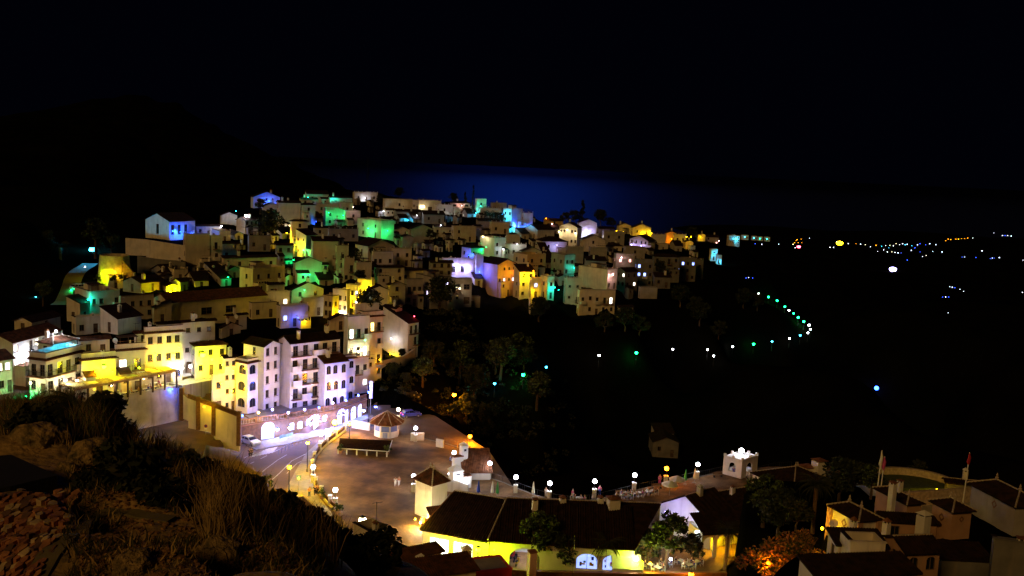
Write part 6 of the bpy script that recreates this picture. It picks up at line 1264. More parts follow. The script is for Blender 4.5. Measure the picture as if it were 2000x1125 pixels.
# village lamps: pixel, colour, power, what it lights
VL = [(180,487,'C',22000,'blazing cyan street lamp on the road above the round tower',1.2,292),(166,520,'W',200,'small white road lantern left of the round tower',.2,285),(139,565,'G',500,'green road lantern at the bend below the round tower',.2,262),(70,578,'C',420,'cyan lantern by the far left road trees',.2,250),(161,584,'T',380,'teal lantern on the corner of the half blue house',.15,232),
 (224,530,'Y',900,'yellow floodlight washing the right side of the round tower',.15,268),(205,533,'L',1500,'lime floodlight at the foot of the round tower',.15,268),(330,568,'Y',2500,'yellow lantern above the lit end of the warehouse roof, left of the pair',.35,238),(352,562,'L',1600,'lime lantern above the lit end of the warehouse roof, right of the pair',.3,240),
 (430,441,'W',900,'white lamp with an orange tinge in the church yard',.3,338),(487,421,'W',2500,'white lamp blazing over the church wall',.6,340),(461,412,'C',500,'lantern behind the chapel throwing turquoise light on its gable',.12,349),(346,452,'B',1500,'blue floodlight on the side of the big plain hall',.12,322),(370,455,'B',900,'second blue floodlight by the big plain hall',.12,322),(524,392,'B',900,'blue lamp between the two crest gables',.12,380),(532,412,'C',700,'cyan lantern below the highest crest gable',.12,372),
 (569,455,'Y',2600,'yellow lantern beside the narrow glowing tower house',.25,316),(560,440,'M',260,'warm lantern by the round dark tree',.12,350),(582,478,'Y',1800,'yellow lantern on the slit window tower house',.2,305),(599,488,'G',420,'green lantern on the right face of the slit window tower house',.2,306),(567,507,'G',420,'green street lantern left of the green glowing gable',.2,285),(603,535,'G',650,'lantern in the alley below the green glowing gable',.12,279),(590,565,'G',260,'green lantern in the lower alley',.12,262),(440,540,'G',160,'small green lantern over the warehouse roof',.12,262),
 (640,415,'G',500,'lantern greening the crest houses',.12,380),(668,420,'G',700,'lantern greening the stepped upper slope',.15,366),(690,404,'P',260,'pinkish lantern on the green lit upper slope',.18,372),(725,446,'G',1100,'lantern greening the large flat roofed block',.12,340),(752,450,'G',600,'second lantern by the large green block',.12,342),(615,432,'B',160,'blue lit doorway lantern',.12,350),(600,385,'T',600,'lantern teal tinting the crest roofs',.12,415),(646,388,'T',500,'second teal lantern among the crest roofs',.12,412),
 (712,386,'W',500,'lantern in front of the white roof terrace house',.12,462),(745,412,'W',420,'white lantern of the lit porch',.25,408),(820,403,'M',1200,'blazing white lantern left end of the wide villa',.35,428),(795,430,'C',600,'pale green street lantern in the middle of the upper slope',.2,400),(812,420,'W',600,'white lantern on the stepped lane below the villa',.15,410),(868,440,'W',500,'white lantern behind the grey stepped gable',.15,378),(876,418,'W',420,'white lantern at the foot of the pinkish house',.15,415),(900,401,'P',400,'lamp on the pinkish house',.1,424),
 (928,416,'C',700,'cyan lantern at the foot of the cypress',.25,415),(937,402,'T',500,'teal lantern on the slim house right of the cypress',.12,422),(980,419,'C',3000,'blazing cyan white lantern before the tall cyan house',.4,395),(1000,442,'C',900,'white cyan lantern at the foot of the tall cyan house',.25,393),(1012,440,'B',1100,'blue lantern on the blank side of the tall cyan house',.12,392),(1030,440,'B',500,'blue lantern by the blue lit annexe',.12,395),(950,462,'M',600,'white green lantern over the half green cube house',.3,345),(944,482,'G',900,'lantern greening the left half of the cube house',.12,332),(978,486,'W',260,'lantern by the white half of the cube house',.12,334),(1008,476,'W',300,'lantern before the small white cube house',.12,370),
 (888,520,'V',1400,'violet white lantern at the left of the dazzling house front',.3,295),(910,522,'V',1400,'violet white lantern at the right of the dazzling house front',.3,295),(922,498,'B',500,'blue lantern on the tiled balcony',.12,320),(934,530,'B',500,'blue lantern beside the pink block',.12,297),(1000,528,'O',420,'orange lantern on the right side of the pink block',.12,294),(1016,536,'Y',2200,'yellow lantern at the left of the bright yellow house',.3,290),(1038,528,'O',700,'orange lantern above the bright yellow house',.2,305),(1040,566,'Y',500,'yellow lantern by the low yellow annexe',.12,286),(1030,540,'L',260,'lime lantern on the bright yellow house',.12,291),(1079,560,'T',500,'teal lantern on the teal lit narrow house',.12,294),(1090,565,'T',340,'teal lantern in the gap right of the narrow house',.12,300),(1116,522,'T',420,'teal lantern by the glazed roof room',.12,318),
 (1077,437,'P',700,'pink white lamp on the right crest',.3,446),(1095,452,'M',600,'white green lantern first in the street row',.28,396),(1111,449,'M',600,'white green lantern second in the street row',.28,398),(1127,455,'M',600,'white green lantern third in the street row',.28,396),(1139,455,'W',900,'blue white lantern at the foot of the violet gable',.35,405),(1150,450,'V',700,'violet lantern on the gable above the street row',.12,404),(1085,478,'V',420,'lantern by the broad hipped roof',.12,366),(1065,426,'O',500,'orange lamp at the pine foot',.2,450),
 (1204,451,'Y',900,'yellow lamp left of the small yellow crest gable',.35,458),(1217,452,'Y',700,'yellow lamp below the small yellow crest gable',.3,460),(1257,454,'Y',900,'yellow lamp in front of the crest house corner',.3,456),(1270,455,'Y',1000,'strong yellow lamp right of the crest house',.4,456),(1237,478,'V',600,'violet white lamp at the left of the violet lit wall',.3,420),(1256,480,'V',420,'violet lamp at the right of the violet lit wall',.2,420),(1310,466,'O',600,'orange lamp between the orange gables',.15,472),(1341,462,'Y',600,'yellow lamp beside the bright yellow cube house, left of the pair',.3,465),(1350,462,'Y',600,'yellow lamp beside the bright yellow cube house, right of the pair',.3,465),(1367,462,'Y',340,'yellow lamp at the tiny far gable',.15,512),(1404,470,'P',160,'pinkish lamp on the last dark far house',.25,520),
 (1190,535,'P',700,'pink white lamp row on the roof terrace of the blank beige house',.3,308),(1212,502,'P',300,'pinkish lantern on the dim right slope',.25,345),(1405,510,'C',420,'white cyan lantern of the pale stepped house',.25,458),(1394,495,'C',500,'cyan lamp on the pale blue stepped house',.12,462),(1438,466,'C',1800,'cyan floodlight on the far pale blue block',.4,885),
 # yellow street
 (686,581,'Y',3500,'yellow lantern in the middle of the yellow street',.3,240),(671,607,'M',2600,'brightest white lantern at the bottom of the yellow street',.45,232),(650,605,'Y',2000,'yellow lantern on the lowest yellow street house',.12,230),(705,570,'Y',2000,'yellow lantern on the upper yellow street wall',.15,244),(722,560,'Y',1500,'yellow lantern at the top of the yellow street',.12,250),(713,580,'W',260,'white lit doorway lamp in the yellow street',.2,242),
 # left street and terrace houses
 (96,645,'W',1300,'white lantern high on the long row house at the left edge',.3,188),(50,686,'W',1500,'blazing white lantern low on the long row house at the left edge',.45,186),(32,700,'W',420,'white lantern at the lower end of the side street',.15,182),(117,671,'C',420,'bluish lantern on the penthouse of the corner restaurant',.2,172),(73,744,'M',600,'pair lantern at the left corner of the corner restaurant',.25,168),(113,741,'M',800,'left lantern above the corner restaurant door',.3,167),(136,741,'M',700,'right lantern above the corner restaurant door',.25,168),(63,770,'G',500,'green globe lamp among the bushes at the corner restaurant',.3,160),(129,777,'W',900,'white lamp on the steps at the start of the pergola',.35,160),
 (198,713,'L',900,'lime blazing lantern on the awning house wall',.5,172),(182,722,'Y',500,'added yellow fill lamp on the awning house wall',.12,170),(215,722,'Y',500,'added yellow fill lamp right of the lime one',.12,171),(267,715,'L',120,'small lime lantern over the green door',.12,176),(300,690,'Y',900,'yellow lantern in the middle of the tall yellow house',.12,176),(335,690,'Y',900,'yellow lantern right on the tall yellow house',.12,178),(345,675,'L',420,'lime lantern at the right edge of the tall yellow house',.12,180),  # yellow lamps beside the lime one are added to widen its glow
 (392,690,'L',1600,'huge lime white lantern on the orange lit house',.7,181),(410,700,'Y',1300,'yellow lantern right on the orange lit house',.15,182),(430,710,'Y',900,'yellow lantern at the corner of the orange lit house',.12,182),(350,716,'W',1500,'white flood lamp dazzling the small terrace, left one',.4,180),(372,712,'W',1300,'white flood lamp dazzling the small terrace, right one',.5,181),
 (425,745,'Y',700,'yellow lamp washing the low hotel wing',.15,179),(448,760,'Y',500,'yellow lamp washing the hotel wing by the bay',.15,180),(450,720,'Y',500,'yellow lamp high on the hotel wing',.1,180),(404,790,'Y',420,'yellow lamp above the garden wall',.1,176),
 (348,757,'B',260,'blue tinted lamp at the end of the dining terrace',.1,176),
 (700,680,'M',700,'bright lit balcony lamp on the apartments beside the hotel',.45,200),(693,684,'M',500,'second bright balcony lamp on the apartments beside the hotel',.35,200),(706,662,'G',60,'small green lamp on an upper balcony',.12,202),(577,618,'B',160,'small blue lamp on the cream terraced house',.2,224),(596,625,'Y',260,'yellow lamp on the cream terraced house',.12,224),(759,615,'P',300,'pink lamp by the arched penthouse windows',.15,228),(800,616,'R',90,'pinkish red lamp on the roof terrace at the drop',.15,226),(770,690,'Y',500,'yellow lamp on the garden wall under the tall blank side',.12,222),(772,660,'W',420,'added white fill lamp on the tall blank apartment side',.12,224),(735,700,'Y',400,'yellow lamp low on the stacked balcony apartments',.12,212),  # white lamp on the blank apartment side is added to brighten that wall
 (895,562,'M',260,'lamp inside the glazed yellow porch',.25,268)]
for (px, py, c, P, lab, r, D) in VL: wlamp(px, py, c, P, lab, off=1.5, r=r*.75 if r > .15 else .13, fall=D, lr=.2)
# hotel terrace and arcade lamps
HT = 'lamps of the hotel terrace balustrade'
for px, py, c, P, lab in ((473,812,'B',700,'deep blue terrace lamp at the left end of the balustrade'),(532,800,'W',800,'second terrace lamp, pale violet, before the hotel corner'),(505,806,'Y',300,'small yellow terrace lamp between the blue and the white one'),(563,806,'W',500,'third terrace lamp on a balustrade pier'),(623,796,'B',800,'blue white terrace lamp under the hotel balconies'),(595,800,'V',600,'violet terrace lamp under the hotel balconies'),(676,782,'B',800,'blue white terrace lamp before the arched loggias'),(650,787,'V',600,'violet terrace lamp before the arched loggias'),(700,772,'B',400,'bluish terrace lamp right of the arched loggias')):
    lamp(px, py, 'V' if c == 'W' else c, P*6.5, lab, 'stem', z=AH+.85, h=1.3, r=.2, group=HT)
lamp(721,766,'B',900,'cyan blue lamp on a tall pole at the far corner of the arcade','post',z=0,h=6,r=.28,group=None)
for px, py, c, P, lab in ((536,835,'W',1400,'blue white flood lantern between the big arches'),(560,832,'V',900,'blue white flood lantern over the arched windows'),(600,824,'V',900,'lantern left of the first arched hotel sign'),(626,817,'W',1200,'flood lantern right of the first arched hotel sign'),(654,810,'V',700,'lantern between the two arched hotel signs'),(678,806,'V',700,'lantern left of the far arcade doors'),(700,800,'W',900,'flood lantern at the far arcade doors'),(722,794,'W',900,'flood lantern at the last arcade corner')):
    wlamp(px, py, 'A', P*3.5, lab, off=1.3, r=.3, group='flood lanterns of the brick arcade', lr=.25)
# plaza lamps
PLG = 'white globe lamps on white pillars along the plaza rim'
for px, py, c, P, lab in ((778,800,'M',800,'globe lamp behind the kiosk roof'),(812,836,'W',700,'globe lamp on a pillar right of the kiosk'),(887,884,'W',900,'globe lamp beside the stout white wall block'),(957,905,'W',800,'globe lamp at the far corner of the bar building'),(808,930,'W',900,'globe lamp left of the white tower'),(655,957,'W',800,'globe lamp at the lower end of the curved balustrade'),(627,848,'W',1200,'globe lamp on the curved balustrade across from the arcade'),(612,912,'W',1200,'globe lamp in the middle of the curved balustrade'),
   (1008,932,'W',550,'first globe lamp of the terrace rim right of the bar building'),(1074,944,'W',550,'second globe lamp of the terrace rim'),(1162,940,'W',550,'third globe lamp of the terrace rim'),(1240,928,'W',550,'fourth globe lamp of the terrace rim'),(1302,915,'O',700,'orange globe lamp among the white ones of the terrace rim'),(1363,907,'W',600,'last globe lamp of the terrace rim before the gazebo')):
    lamp(px, py, c, P, lab, 'pillar', h=2.6, r=.36, group=PLG)
lamp(880,925,'W',1500,'dazzling white lamp left of the squat turret','stem',h=2.2,r=.4); lamp(911,938,'W',1700,'dazzling white lamp at the terrace entrance right of the squat turret','stem',h=2.2,r=.45)
lamp(918,852,'O',9000,'orange street lamp on a tall post behind the slim chimney tower','post',z=-6,h=7.5,r=.36); lamp(887,771,'O',9000,'orange street lamp on a tall post above the dark trees','post',D=202,h=10,r=.45)
lamp(601,865,'Y',4500,'yellow street lamp on a slim dark post by the parked road stripes','post',h=5,r=.26); lamp(565,912,'Y',8000,'yellow street lamp on a slim dark post above the zebra sign','post',h=5.2,r=.3)
lamp(654,825,'Y',6000,'blazing yellow lamp at the top of the curved balustrade','pillar',h=2.7,r=.5); lamp(683,828,'Y',3500,'smaller yellow lamp at the top wall of the plaza','post',h=3,r=.3)
lamp(708,1016,'M',6000,'big warm street lamp bursting above the orange shed','post',h=6,r=.5); lamp(825,1016,'Y',700,'yellow lamp at the left corner of the long shop roof','stem',z=3.4,h=1.0,r=.3)
lamp(934,1073,'L',1800,'lime white lamp on a thin post before the shop windows','post',h=2.9,r=.35); lamp(1350,1122,'O',900,'orange lamp at the bottom edge among the cafe shrubs','post',h=1.5,r=.34); lamp(1560,1115,'O',2600,'orange lamp among the bougainvillea at the bottom','post',D=93,h=3,r=.3); barelamp(at(1606,1032,96), 'Y', 900, 'added yellow fill lamp on the shop side of the diamond tower house', .14); barelamp(at(1500,1100,98), 'O', 1500, 'orange garden lamp hidden in the bougainvillea', .12)  # yellow lamp by the diamond tower house is added to warm nearby edges
lamp(1405,1043,'Y',500,'yellow lamp under the arcade of the palm','stem',z=2.2,h=.8,r=.35); lamp(1366,1016,'W',2600,'white lamp on the brilliant gable wall','stem',z=2.6,h=1.2,r=.35); lamp(1300,1000,'V',1500,'violet lamp at the left of the brilliant gable wall','stem',z=3,h=1.2,r=.12)
for i, (px, py, c, P) in enumerate(((1242,1092,'M',1600),(1252,1100,'L',1800))): lamp(px, py, c, P, ('warm white lamp over the right end of the lime awning','lime lamp just below the right end of the awning')[i], 'stem', z=1.6, h=.8, r=.32)
lamp(1195,1082,'L',1200,'lime lamp on the cafe wall by the palm trunk','stem',z=1.8,h=.8,r=.3); lamp(1310,1092,'W',700,'small white lamp behind the big cafe tree','stem',z=1.4,h=.8,r=.2); lamp(1270,1100,'O',600,'small orange lamp over the cafe tables','stem',z=1.2,h=.8,r=.14)
lamp(1790,990,'O',60,'tiny warm lamp between the dark roofs at the right','stem',D=118,h=1.5,r=.12)
barelamp(GAZ+Vector((0,0,GH+.9)), 'W', 900, 'floodlight blazing on top of the gazebo', .45); barelamp(GAZ+Vector((0,0,GH-.6)), 'W', 260, 'lamp hanging inside the gazebo')
barelamp(PORCH+Vector((0,0,3)), 'W', 1500, 'lamp under the ceiling of the scooter porch'); barelamp(ARCL+Vector((0,0,3.2)), 'Y', 3500, 'yellow lamp under the arcade ceiling by the palm'); barelamp(POOLC+Vector((2,-3,.6)), 'Y', 260, 'low yellow lamp at the garden pool wall', .12)
barelamp(onz(860,1062,2.6), 'Y', 2500, 'yellow lamp under the eave of the left shop windows', .12); barelamp(onz(965,1074,2.9), 'L', 2600, 'lime lamp under the eave between shop and scooter porch', .12); barelamp(onz(811,1014,1.2), 'Y', 1500, 'added yellow fill light on the left face of the white tower', .14); barelamp(onz(821,1021,1.2), 'M', 5000, 'added white fill light at the foot of the white tower', .14)  # both lamps at the white tower are added to brighten its left face
for i in range(6):
    p = a0_t = onz(150,800,TZ).lerp(onz(340,757,TZ), (i+.5)/6)+Vector((.5,2.2,2.6)); barelamp(p, 'YMYMYM'[i], 260, ('first','second','third','fourth','fifth','sixth')[i]+' small lamp from the left under the pergola', .1)
# valley road lamps
VR = 'street lamps along the valley road'
for i, (px, py, c, D) in enumerate([(966,749,'C',262),(1022,732,'G',290),(1067,717,'C',310),(1170,694,'W',348),(1243,689,'G',365),(1314,682,'W',375),(1382,683,'W',388),(1394,695,'W',390),(1431,677,'W',396),(1472,672,'G',402),(1508,667,'C',420),(1542,661,'W',440),(1563,655,'C',455),(1578,650,'W',468),(1583,643,'W',480),(1580,635,'W',490),(1570,628,'G',500),(1559,620,'G',512),(1550,612,'G',522),(1541,606,'W',532),(1533,599,'G',542),(1518,587,'G',560),(1501,580,'G',575),(1482,574,'W',590)]):
    lab = {'C':'cyan','G':'green','W':'white'}[c]+' valley road lamp, '+['first','second','third','fourth','fifth','sixth','seventh','eighth','ninth','tenth','eleventh','twelfth','thirteenth','fourteenth','fifteenth','sixteenth','seventeenth','eighteenth','nineteenth','twentieth','twenty first','twenty second','twenty third','last'][i]+' along the road from the plaza'
    hh = 5; G_ = pixground(px, py+8, 150); D = math.hypot(G_.x, G_.y)*.985; hh = max(2.5, at(px, py, D).z-G_.z); lamp(px, py, c, (900 if c == 'G' else 260)*(1.6 if i == 4 else 1), lab, 'post', D=D, h=hh, r=.42 if c == 'G' or i in (15,23,19) else .32, group=VR)
# far lights of the plain and the coast
FG = 'far lamps of the coastal plain'; FAR = '''1475,476,B 1488,477,W 1521,477,W 1552,474,O 1559,474,O 1557,468,O 1565,467,O 1553,484,W 1581,465,W 1621,483,W 1628,483,W 1634,472,B 1657,476,W 1672,476,O 1681,477,W 1714,491,W 1711,479,O 1730,480,W 1738,479,M 1745,480,W 1733,492,W 1742,492,M 1748,493,W 1754,494,W 1760,494,B 1763,476,W 1768,478,C 1772,477,W 1787,484,B 1797,476,B 1816,476,W 1772,508,B 1802,501,W 1809,499,M 1847,470,O 1852,467,O 1857,468,O 1867,467,O 1872,467,Y 1878,466,Y 1884,466,O 1890,465,O 1900,465,W 1941,455,W 1958,460,W 1963,460,B 1968,460,W 1975,461,W 1840,492,W 1822,491,W 1879,502,B 1884,502,W 1934,505,B 1938,504,W 1942,504,B 1952,503,W 1998,508,W 1855,560,W 1860,561,W 1865,562,B 1875,565,W 1882,569,W 1841,580,B 1847,580,W 1853,580,B 1852,611,W 1997,571,W 1462,542,W 1457,543,B 1470,543,B 1968,822,R 1975,823,R 1700,482,W 1690,478,M 1722,481,C 1781,480,C 1792,478,W 1828,478,W 1808,478,B 1555,470,O 1566,474,O 1549,477,M 1918,490,W 1906,503,B 1757,478,W 1750,476,M 1736,484,C 1726,488,W 1780,489,W 1797,492,B'''.split()
FM = {}
for q in FAR:
    x, y, c = q.split(','); px, py = float(x), float(y); D = 5200-(py-455)*62 if py < 500 else (1500-(py-500)*8 if py < 630 else 420)
    if px < 1500: D = 800
    G_ = pixground(px, py+1.2, 400); D = min(math.hypot(G_.x, G_.y)*.985, 6000); p = at(px, py, D)
    o = link('distant_lamp', FM.setdefault(c, None) or FM.__setitem__(c, (lambda mm: (mm.lathe([(.02,-1),(.75,-.7),(1,0),(.75,.7),(.02,1)], 8), mm.mesh('distant_lamp', gem(c, 6)))[1])(MB())) or FM[c], None, p, label='tiny %s lamp far off in the dark coastal plain' % CN[c], cat='lamp', group='far %s lamps of the coastal plain' % CN[c]); s_ = D*rnd.uniform(.4,.75)/F; o.scale = (s_,)*3
for px, py, c, D, r, P, lab in ((1744,526,'V',1450,4.0,0,'large violet white floodlight alone in the dark plain'),(1942,673,'B',800,2.0,0,'bright blue lamp of a lone villa in the dark plain'),(1560,482,'R',3300,5,0,'magenta sign light in the far coastal town'),(1640,475,'Y',3900,10,0,'large yellow floodlit patch of the far coastal town')):
    G_ = pixground(px, py+3, 400); k_ = D; D = min(math.hypot(G_.x, G_.y)*.985, 6000); r *= D/k_; p = at(px, py, D); o = link('distant_floodlight', lmesh('far', c, 1.0), None, p, label=lab, cat='lamp'); o.scale = (r*1.3, r, r*.8)
for i, (x0, x1, y0, y1, cc) in enumerate(((1447,1462,461,467,'C'),(1467,1478,463,468,'C'),(1479,1490,464,469,'T'),(1492,1504,465,469,'T'))):
    h_ = house(x0, x0+2, x1, y0, y1, 14, 't', ('first','second','third','fourth')[i]+' low teal lit block beyond the village end', D=920, wr=3, wl=0, group='lit blocks beyond the village', cat='building', name='apartment_block', chim=0, sub=.6)
    barelamp(at((x0+x1)/2, y0+2, 908), cc, 500, ('first','second','third','fourth')[i]+' floodlight on the low teal lit blocks beyond the village', .4)
G_ = pixground(1710, 766, 150); DP = math.hypot(G_.x, G_.y)-1
h_ = house(1697, 1699, 1722, 757, 765, 14, 't', 'low blue lit pool house alone in the dark valley', D=DP, wr=3, wl=0, group=None, cat='building', name='pool_house', chim=0); barelamp(at(1712, 758, DP-3), 'B', 1200, 'blue lamp of the pool house in the dark valley', .8)
# ------------------------------------------------------------------ people
def skin(pts, edges, rad, name, mt, sub=1):
    me_ = bpy.data.meshes.new('t'); me_.from_pydata(pts, edges, []); o = bpy.data.objects.new('t', me_); COL.objects.link(o); m = o.modifiers.new('s', 'SKIN'); m.use_smooth_shade = True
    for v, r in zip(me_.skin_vertices[0].data, rad): v.radius = (r, r) if not hasattr(r, '__len__') else r
    me_.skin_vertices[0].data[0].use_root = True; s_ = o.modifiers.new('b', 'SUBSURF'); s_.levels = sub; s_.render_levels = sub; dg = bpy.context.evaluated_depsgraph_get(); out = bpy.data.meshes.new_from_object(o.evaluated_get(dg)); out.name = name; bpy.data.objects.remove(o); out.materials.clear(); out.materials.append(mt); return out
def person_meshes(pose):
    # x right, y forward(-y is front)
    if pose == 'sit': hip, kL, kR, fL, fR = .5, (-.1,-.45,.5), (.1,-.45,.5), (-.11,-.42,.06), (.11,-.45,.06)
    elif pose == 'walk': hip, kL, kR, fL, fR = .92, (-.1,-.16,.5), (.1,.08,.5), (-.1,-.22,.07), (.1,.33,.12)
    else: hip, kL, kR, fL, fR = .94, (-.1,-.02,.5), (.11,0,.5), (-.12,0,.06), (.13,.02,.06)
    t = hip; P = [(0,0,t),(0,.01,t+.22),(0,.01,t+.45),(0,0,t+.56),(0,-.02,t+.66),(0,-.02,t+.8)]; r = [(.14,.11),(.13,.1),(.17,.11),(.06,.06),(.085,.1),(.07,.085)]
    Ed = [(0,1),(1,2),(2,3),(3,4),(4,5)]
    def add(a, pts, rr):
        for p, q in zip(pts, rr): P.append(p); r.append(q); Ed.append((a, len(P)-1)); a = len(P)-1
    aL = [(-.2,.01,t+.44),(-.27,-.02,t+.2),(-.24,-.2,t+.05),(-.23,-.28,t+.03)]; aR = [(.2,.01,t+.44),(.26,.04,t+.18),(.26,-.08,t-.04),(.25,-.12,t-.1)]
    if pose == 'sit': aR = [(.2,.01,t+.44),(.27,-.05,t+.2),(.2,-.3,t+.18),(.16,-.38,t+.2)]
    add(2, aL, (.055,.045,.035,.04)); add(2, aR, (.055,.045,.035,.04))
    for k_, f_, sx in ((kL, fL, -1), (kR, fR, 1)): add(0, [(sx*.09, 0, t-.03), k_, f_, (f_[0], f_[1]-.16, .04)], (.09,.06,.045,.04))
    body = skin(P, Ed, r, 'person', SKIN)
    shirt = skin([P[0],P[1],P[2],P[6],P[7],P[10],P[11]], [(0,1),(1,2),(2,3),(3,4),(2,5),(5,6)], [(.155,.125),(.15,.12),(.185,.13),.075,.06,.075,.06], 'shirt', CLOTHW)
    n = 14; trs = skin([P[0],(-.09,0,t-.03),kL,tuple(Vector(kL).lerp(Vector(fL),.75)),(.09,0,t-.03),kR,tuple(Vector(kR).lerp(Vector(fR),.75))], [(0,1),(1,2),(2,3),(0,4),(4,5),(5,6)], [(.15,.12),.11,.08,.065,.11,.08,.065], 'trousers', JEAN)
    hair = skin([(0,.02,t+.72),(0,.01,t+.83)], [(0,1)], [(.095,.1),(.08,.09)], 'hair', HAIR)
    return body, shirt, trs, hair
PMS = {k: person_meshes(k) for k in ('stand', 'walk', 'sit')}
def person(pose, loc, rz, sh, tr, label, group=None, sc=1):
    b, s_, t, h = PMS[pose]; o = link('person', b, None, loc, rz, label, 'person', group); o.scale = (sc,)*3
    for nm, me_, mt in (('shirt', s_, sh), ('trousers', t, tr), ('hair', h, HAIR)):
        q = link(nm, me_, o); q.material_slots[0].link = 'OBJECT'; q.material_slots[0].material = mt
    return o
CMESH = {}
def furn():
    if 'c' not in CMESH:
        a = MB(); a.box((-.21,-.21,.42), (.21,.21,.46)); b = MB(); b.box((-.21,.18,.5), (.21,.215,.88)); l = MB(); l.box((-.018,-.018,0), (.018,.018,.42)); CMESH['c'] = (a.mesh('seat', WHP), b.mesh('backrest', WHP), l.mesh('leg', WHP))
        t = MB(); t.box((-.4,-.4,.7), (.4,.4,.74)); l2 = MB(); l2.tube([(0,0,0),(0,0,.7)], .04, 6); f = MB(); f.box((-.28,-.28,0), (.28,.28,.03)); CMESH['t'] = (t.mesh('tabletop', CLOTHW), l2.mesh('stem', STEEL), f.mesh('foot', STEEL))
def chair(loc, rz, mt, label, group):
    furn(); s = empty('chair', loc, rz, label, 'chair', group); a, b, l = CMESH['c']; link('seat', a, s); link('backrest', b, s)
    for x in (-.19,.19):
        for y in (-.19,.19): link('leg', l, s, (x, y, 0))
    return s
def table(loc, label, group):
    furn(); s = empty('table', loc, rnd.uniform(0,1), label, 'table', group); t, l, f = CMESH['t']; link('tabletop', t, s); link('stem', l, s); link('foot', f, s, (0,0,.001))
shirts = [CLOTHW, CLOTHW, RED, BLACKC, ORANGC, BLUE, PINKC, YEL, GREENP]; CNM = {CLOTHW.name:'white', RED.name:'red', BLACKC.name:'black', ORANGC.name:'orange', BLUE.name:'blue', PINKC.name:'pink', YEL.name:'yellow', GREENP.name:'green'}
a0, a1 = onz(160,795,TZ), onz(335,759,TZ); dv = (a1-a0).normalized(); nv = Vector((-dv.y, dv.x, 0)); Lg = (a1-a0).length; rr = random.Random(21); nt = 9
ORD = ['first','second','third','fourth','fifth','sixth','seventh','eighth','ninth','tenth']
for i in range(nt):
    for row in (0, 1):
        c = a0+dv*(Lg*(i+.5)/nt)+nv*(1.0+row*2.3); rn = ('front','back')[row]; table(c, '%s table from the left in the %s row under the pergola' % (ORD[i], rn), 'tables on the dining terrace')
        for k, off in enumerate((dv*-.75, dv*.75, nv*.8)):
            if k == 2 and rr.random() < .5: continue
            f = -off.normalized(); rz = math.atan2(f.x, -f.y); w = ('left','right','far')[k]
            chair(c+off, rz, WHP, 'white chair at the %s side of the %s table, %s row of the pergola' % (w, ORD[i], rn), 'chairs on the dining terrace')
            if rr.random() < (.75 if row == 0 else .45):
                sh = rr.choice(shirts); person('sit', c+off+Vector((0,0,-.0)), rz, sh, rr.choice([JEAN, BLACKC]), 'seated diner in a %s top at the %s of the %s %s row table' % (CNM[sh.name], w, ORD[i], rn), 'diners on the terrace')
for px, py, z, rz, sh, tr, pose, lab in ((293,748,TZ,1,RED,BLACKC,'stand','waiter in a red shirt standing at the right end of the pergola'),(487,894,0,.5,BLACKC,BLACKC,'walk','left walker of the dark dressed pair near the zebra crossing'),(491,893,0,.6,BLACKC,BLACKC,'walk','right walker of the dark dressed pair near the zebra crossing'),(604,972,.1,2.8,ORANGC,JEAN,'stand','man standing on the orange lit pavement right of the blue sign'),(615,968,.1,.3,BLACKC,BLACKC,'walk','person in black by the curved balustrade'),(619,966,.1,.5,ORANGC,BLACKC,'walk','person with an orange top behind the one in black'),
    (772,951,.06,.2,CLOTHW,CLOTHW,'walk','left person of the strolling couple in the open plaza, all in white'),(779,950,.06,.2,ORANGC,CLOTHW,'walk','right person of the strolling couple, orange top and white trousers'),(879,904,.06,1.6,BLUE,JEAN,'sit','person in blue sitting beside the white wall block'),(885,901,.06,1.6,CLOTHW,JEAN,'sit','person in white sitting beside the white wall block'),(1171,968,.06,0,PINKC,BLUE,'stand','person in violet standing by the third rim lamp'),(1288,946,.06,0,PINKC,PINKC,'stand','girl in bright pink by the orange rim lamp'),(1118,975,.06,.8,PINKC,CLOTHW,'stand','person in a pale violet dress at the rim railing'),(1066,972,.06,0,CLOTHW,CLOTHW,'stand','person in white beside the second rim lamp'),(372,726,TZ+.6,0,BLUE,BLUE,'stand','left dark figure on the dazzling small terrace'),(378,725,TZ+.6,0,BLUE,BLUE,'stand','right dark figure on the dazzling small terrace'),(1432,930,.06,0,BLUE,BLUE,'stand','person in blue at the gazebo arch')):
    person(pose, onz(px, py, z), rz, sh, tr, lab)
# terrace by the rim: seated groups, benches, parasols
rr = random.Random(4)
for gi, (px, py) in enumerate(((1125,980),(1132,981),(1213,975),(1235,972),(1246,970),(1266,968),(1274,966),(1225,976),(1222,970))):
    c = onz(px, py, .06); table(c, '%s small table from the left along the rim terrace' % ORD[gi], 'tables on the rim terrace')
    for k in range(2):
        off = Vector((.75 if k else -.75, 0, 0)); f = -off.normalized(); rz = math.atan2(f.x, -f.y); sh = rr.choice(shirts); w = ('left','right')[k]
        chair(c+off, rz, WHP, 'white chair at the %s of the %s rim terrace table' % (w, ORD[gi]), 'chairs on the rim terrace')
        person('sit', c+off, rz, sh, JEAN, 'guest in a %s top seated at the %s of the %s rim terrace table' % (CNM[sh.name], w, ORD[gi]), 'guests on the rim terrace')
def closed_parasol(px, py, mt, label, z=.06, D=None):
    p = onz(px, py, z) if not D else at(px, py, D); s = empty('closed_parasol', p, 0, label, 'parasol', 'closed parasols'); m = MB(); m.tube([(0,0,0),(0,0,2.6)], .03, 6); m.obj('pole', STEEL, s); m = MB(); m.lathe([(.24,.75),(.27,.9),(.2,1.6),(.1,2.3),(.02,2.65)], 9); m.obj('canopy', mt, s); m = MB(); m.lathe([(.3,0),(.3,.08),(.05,.12)], 8); m.obj('base', CONC, s)
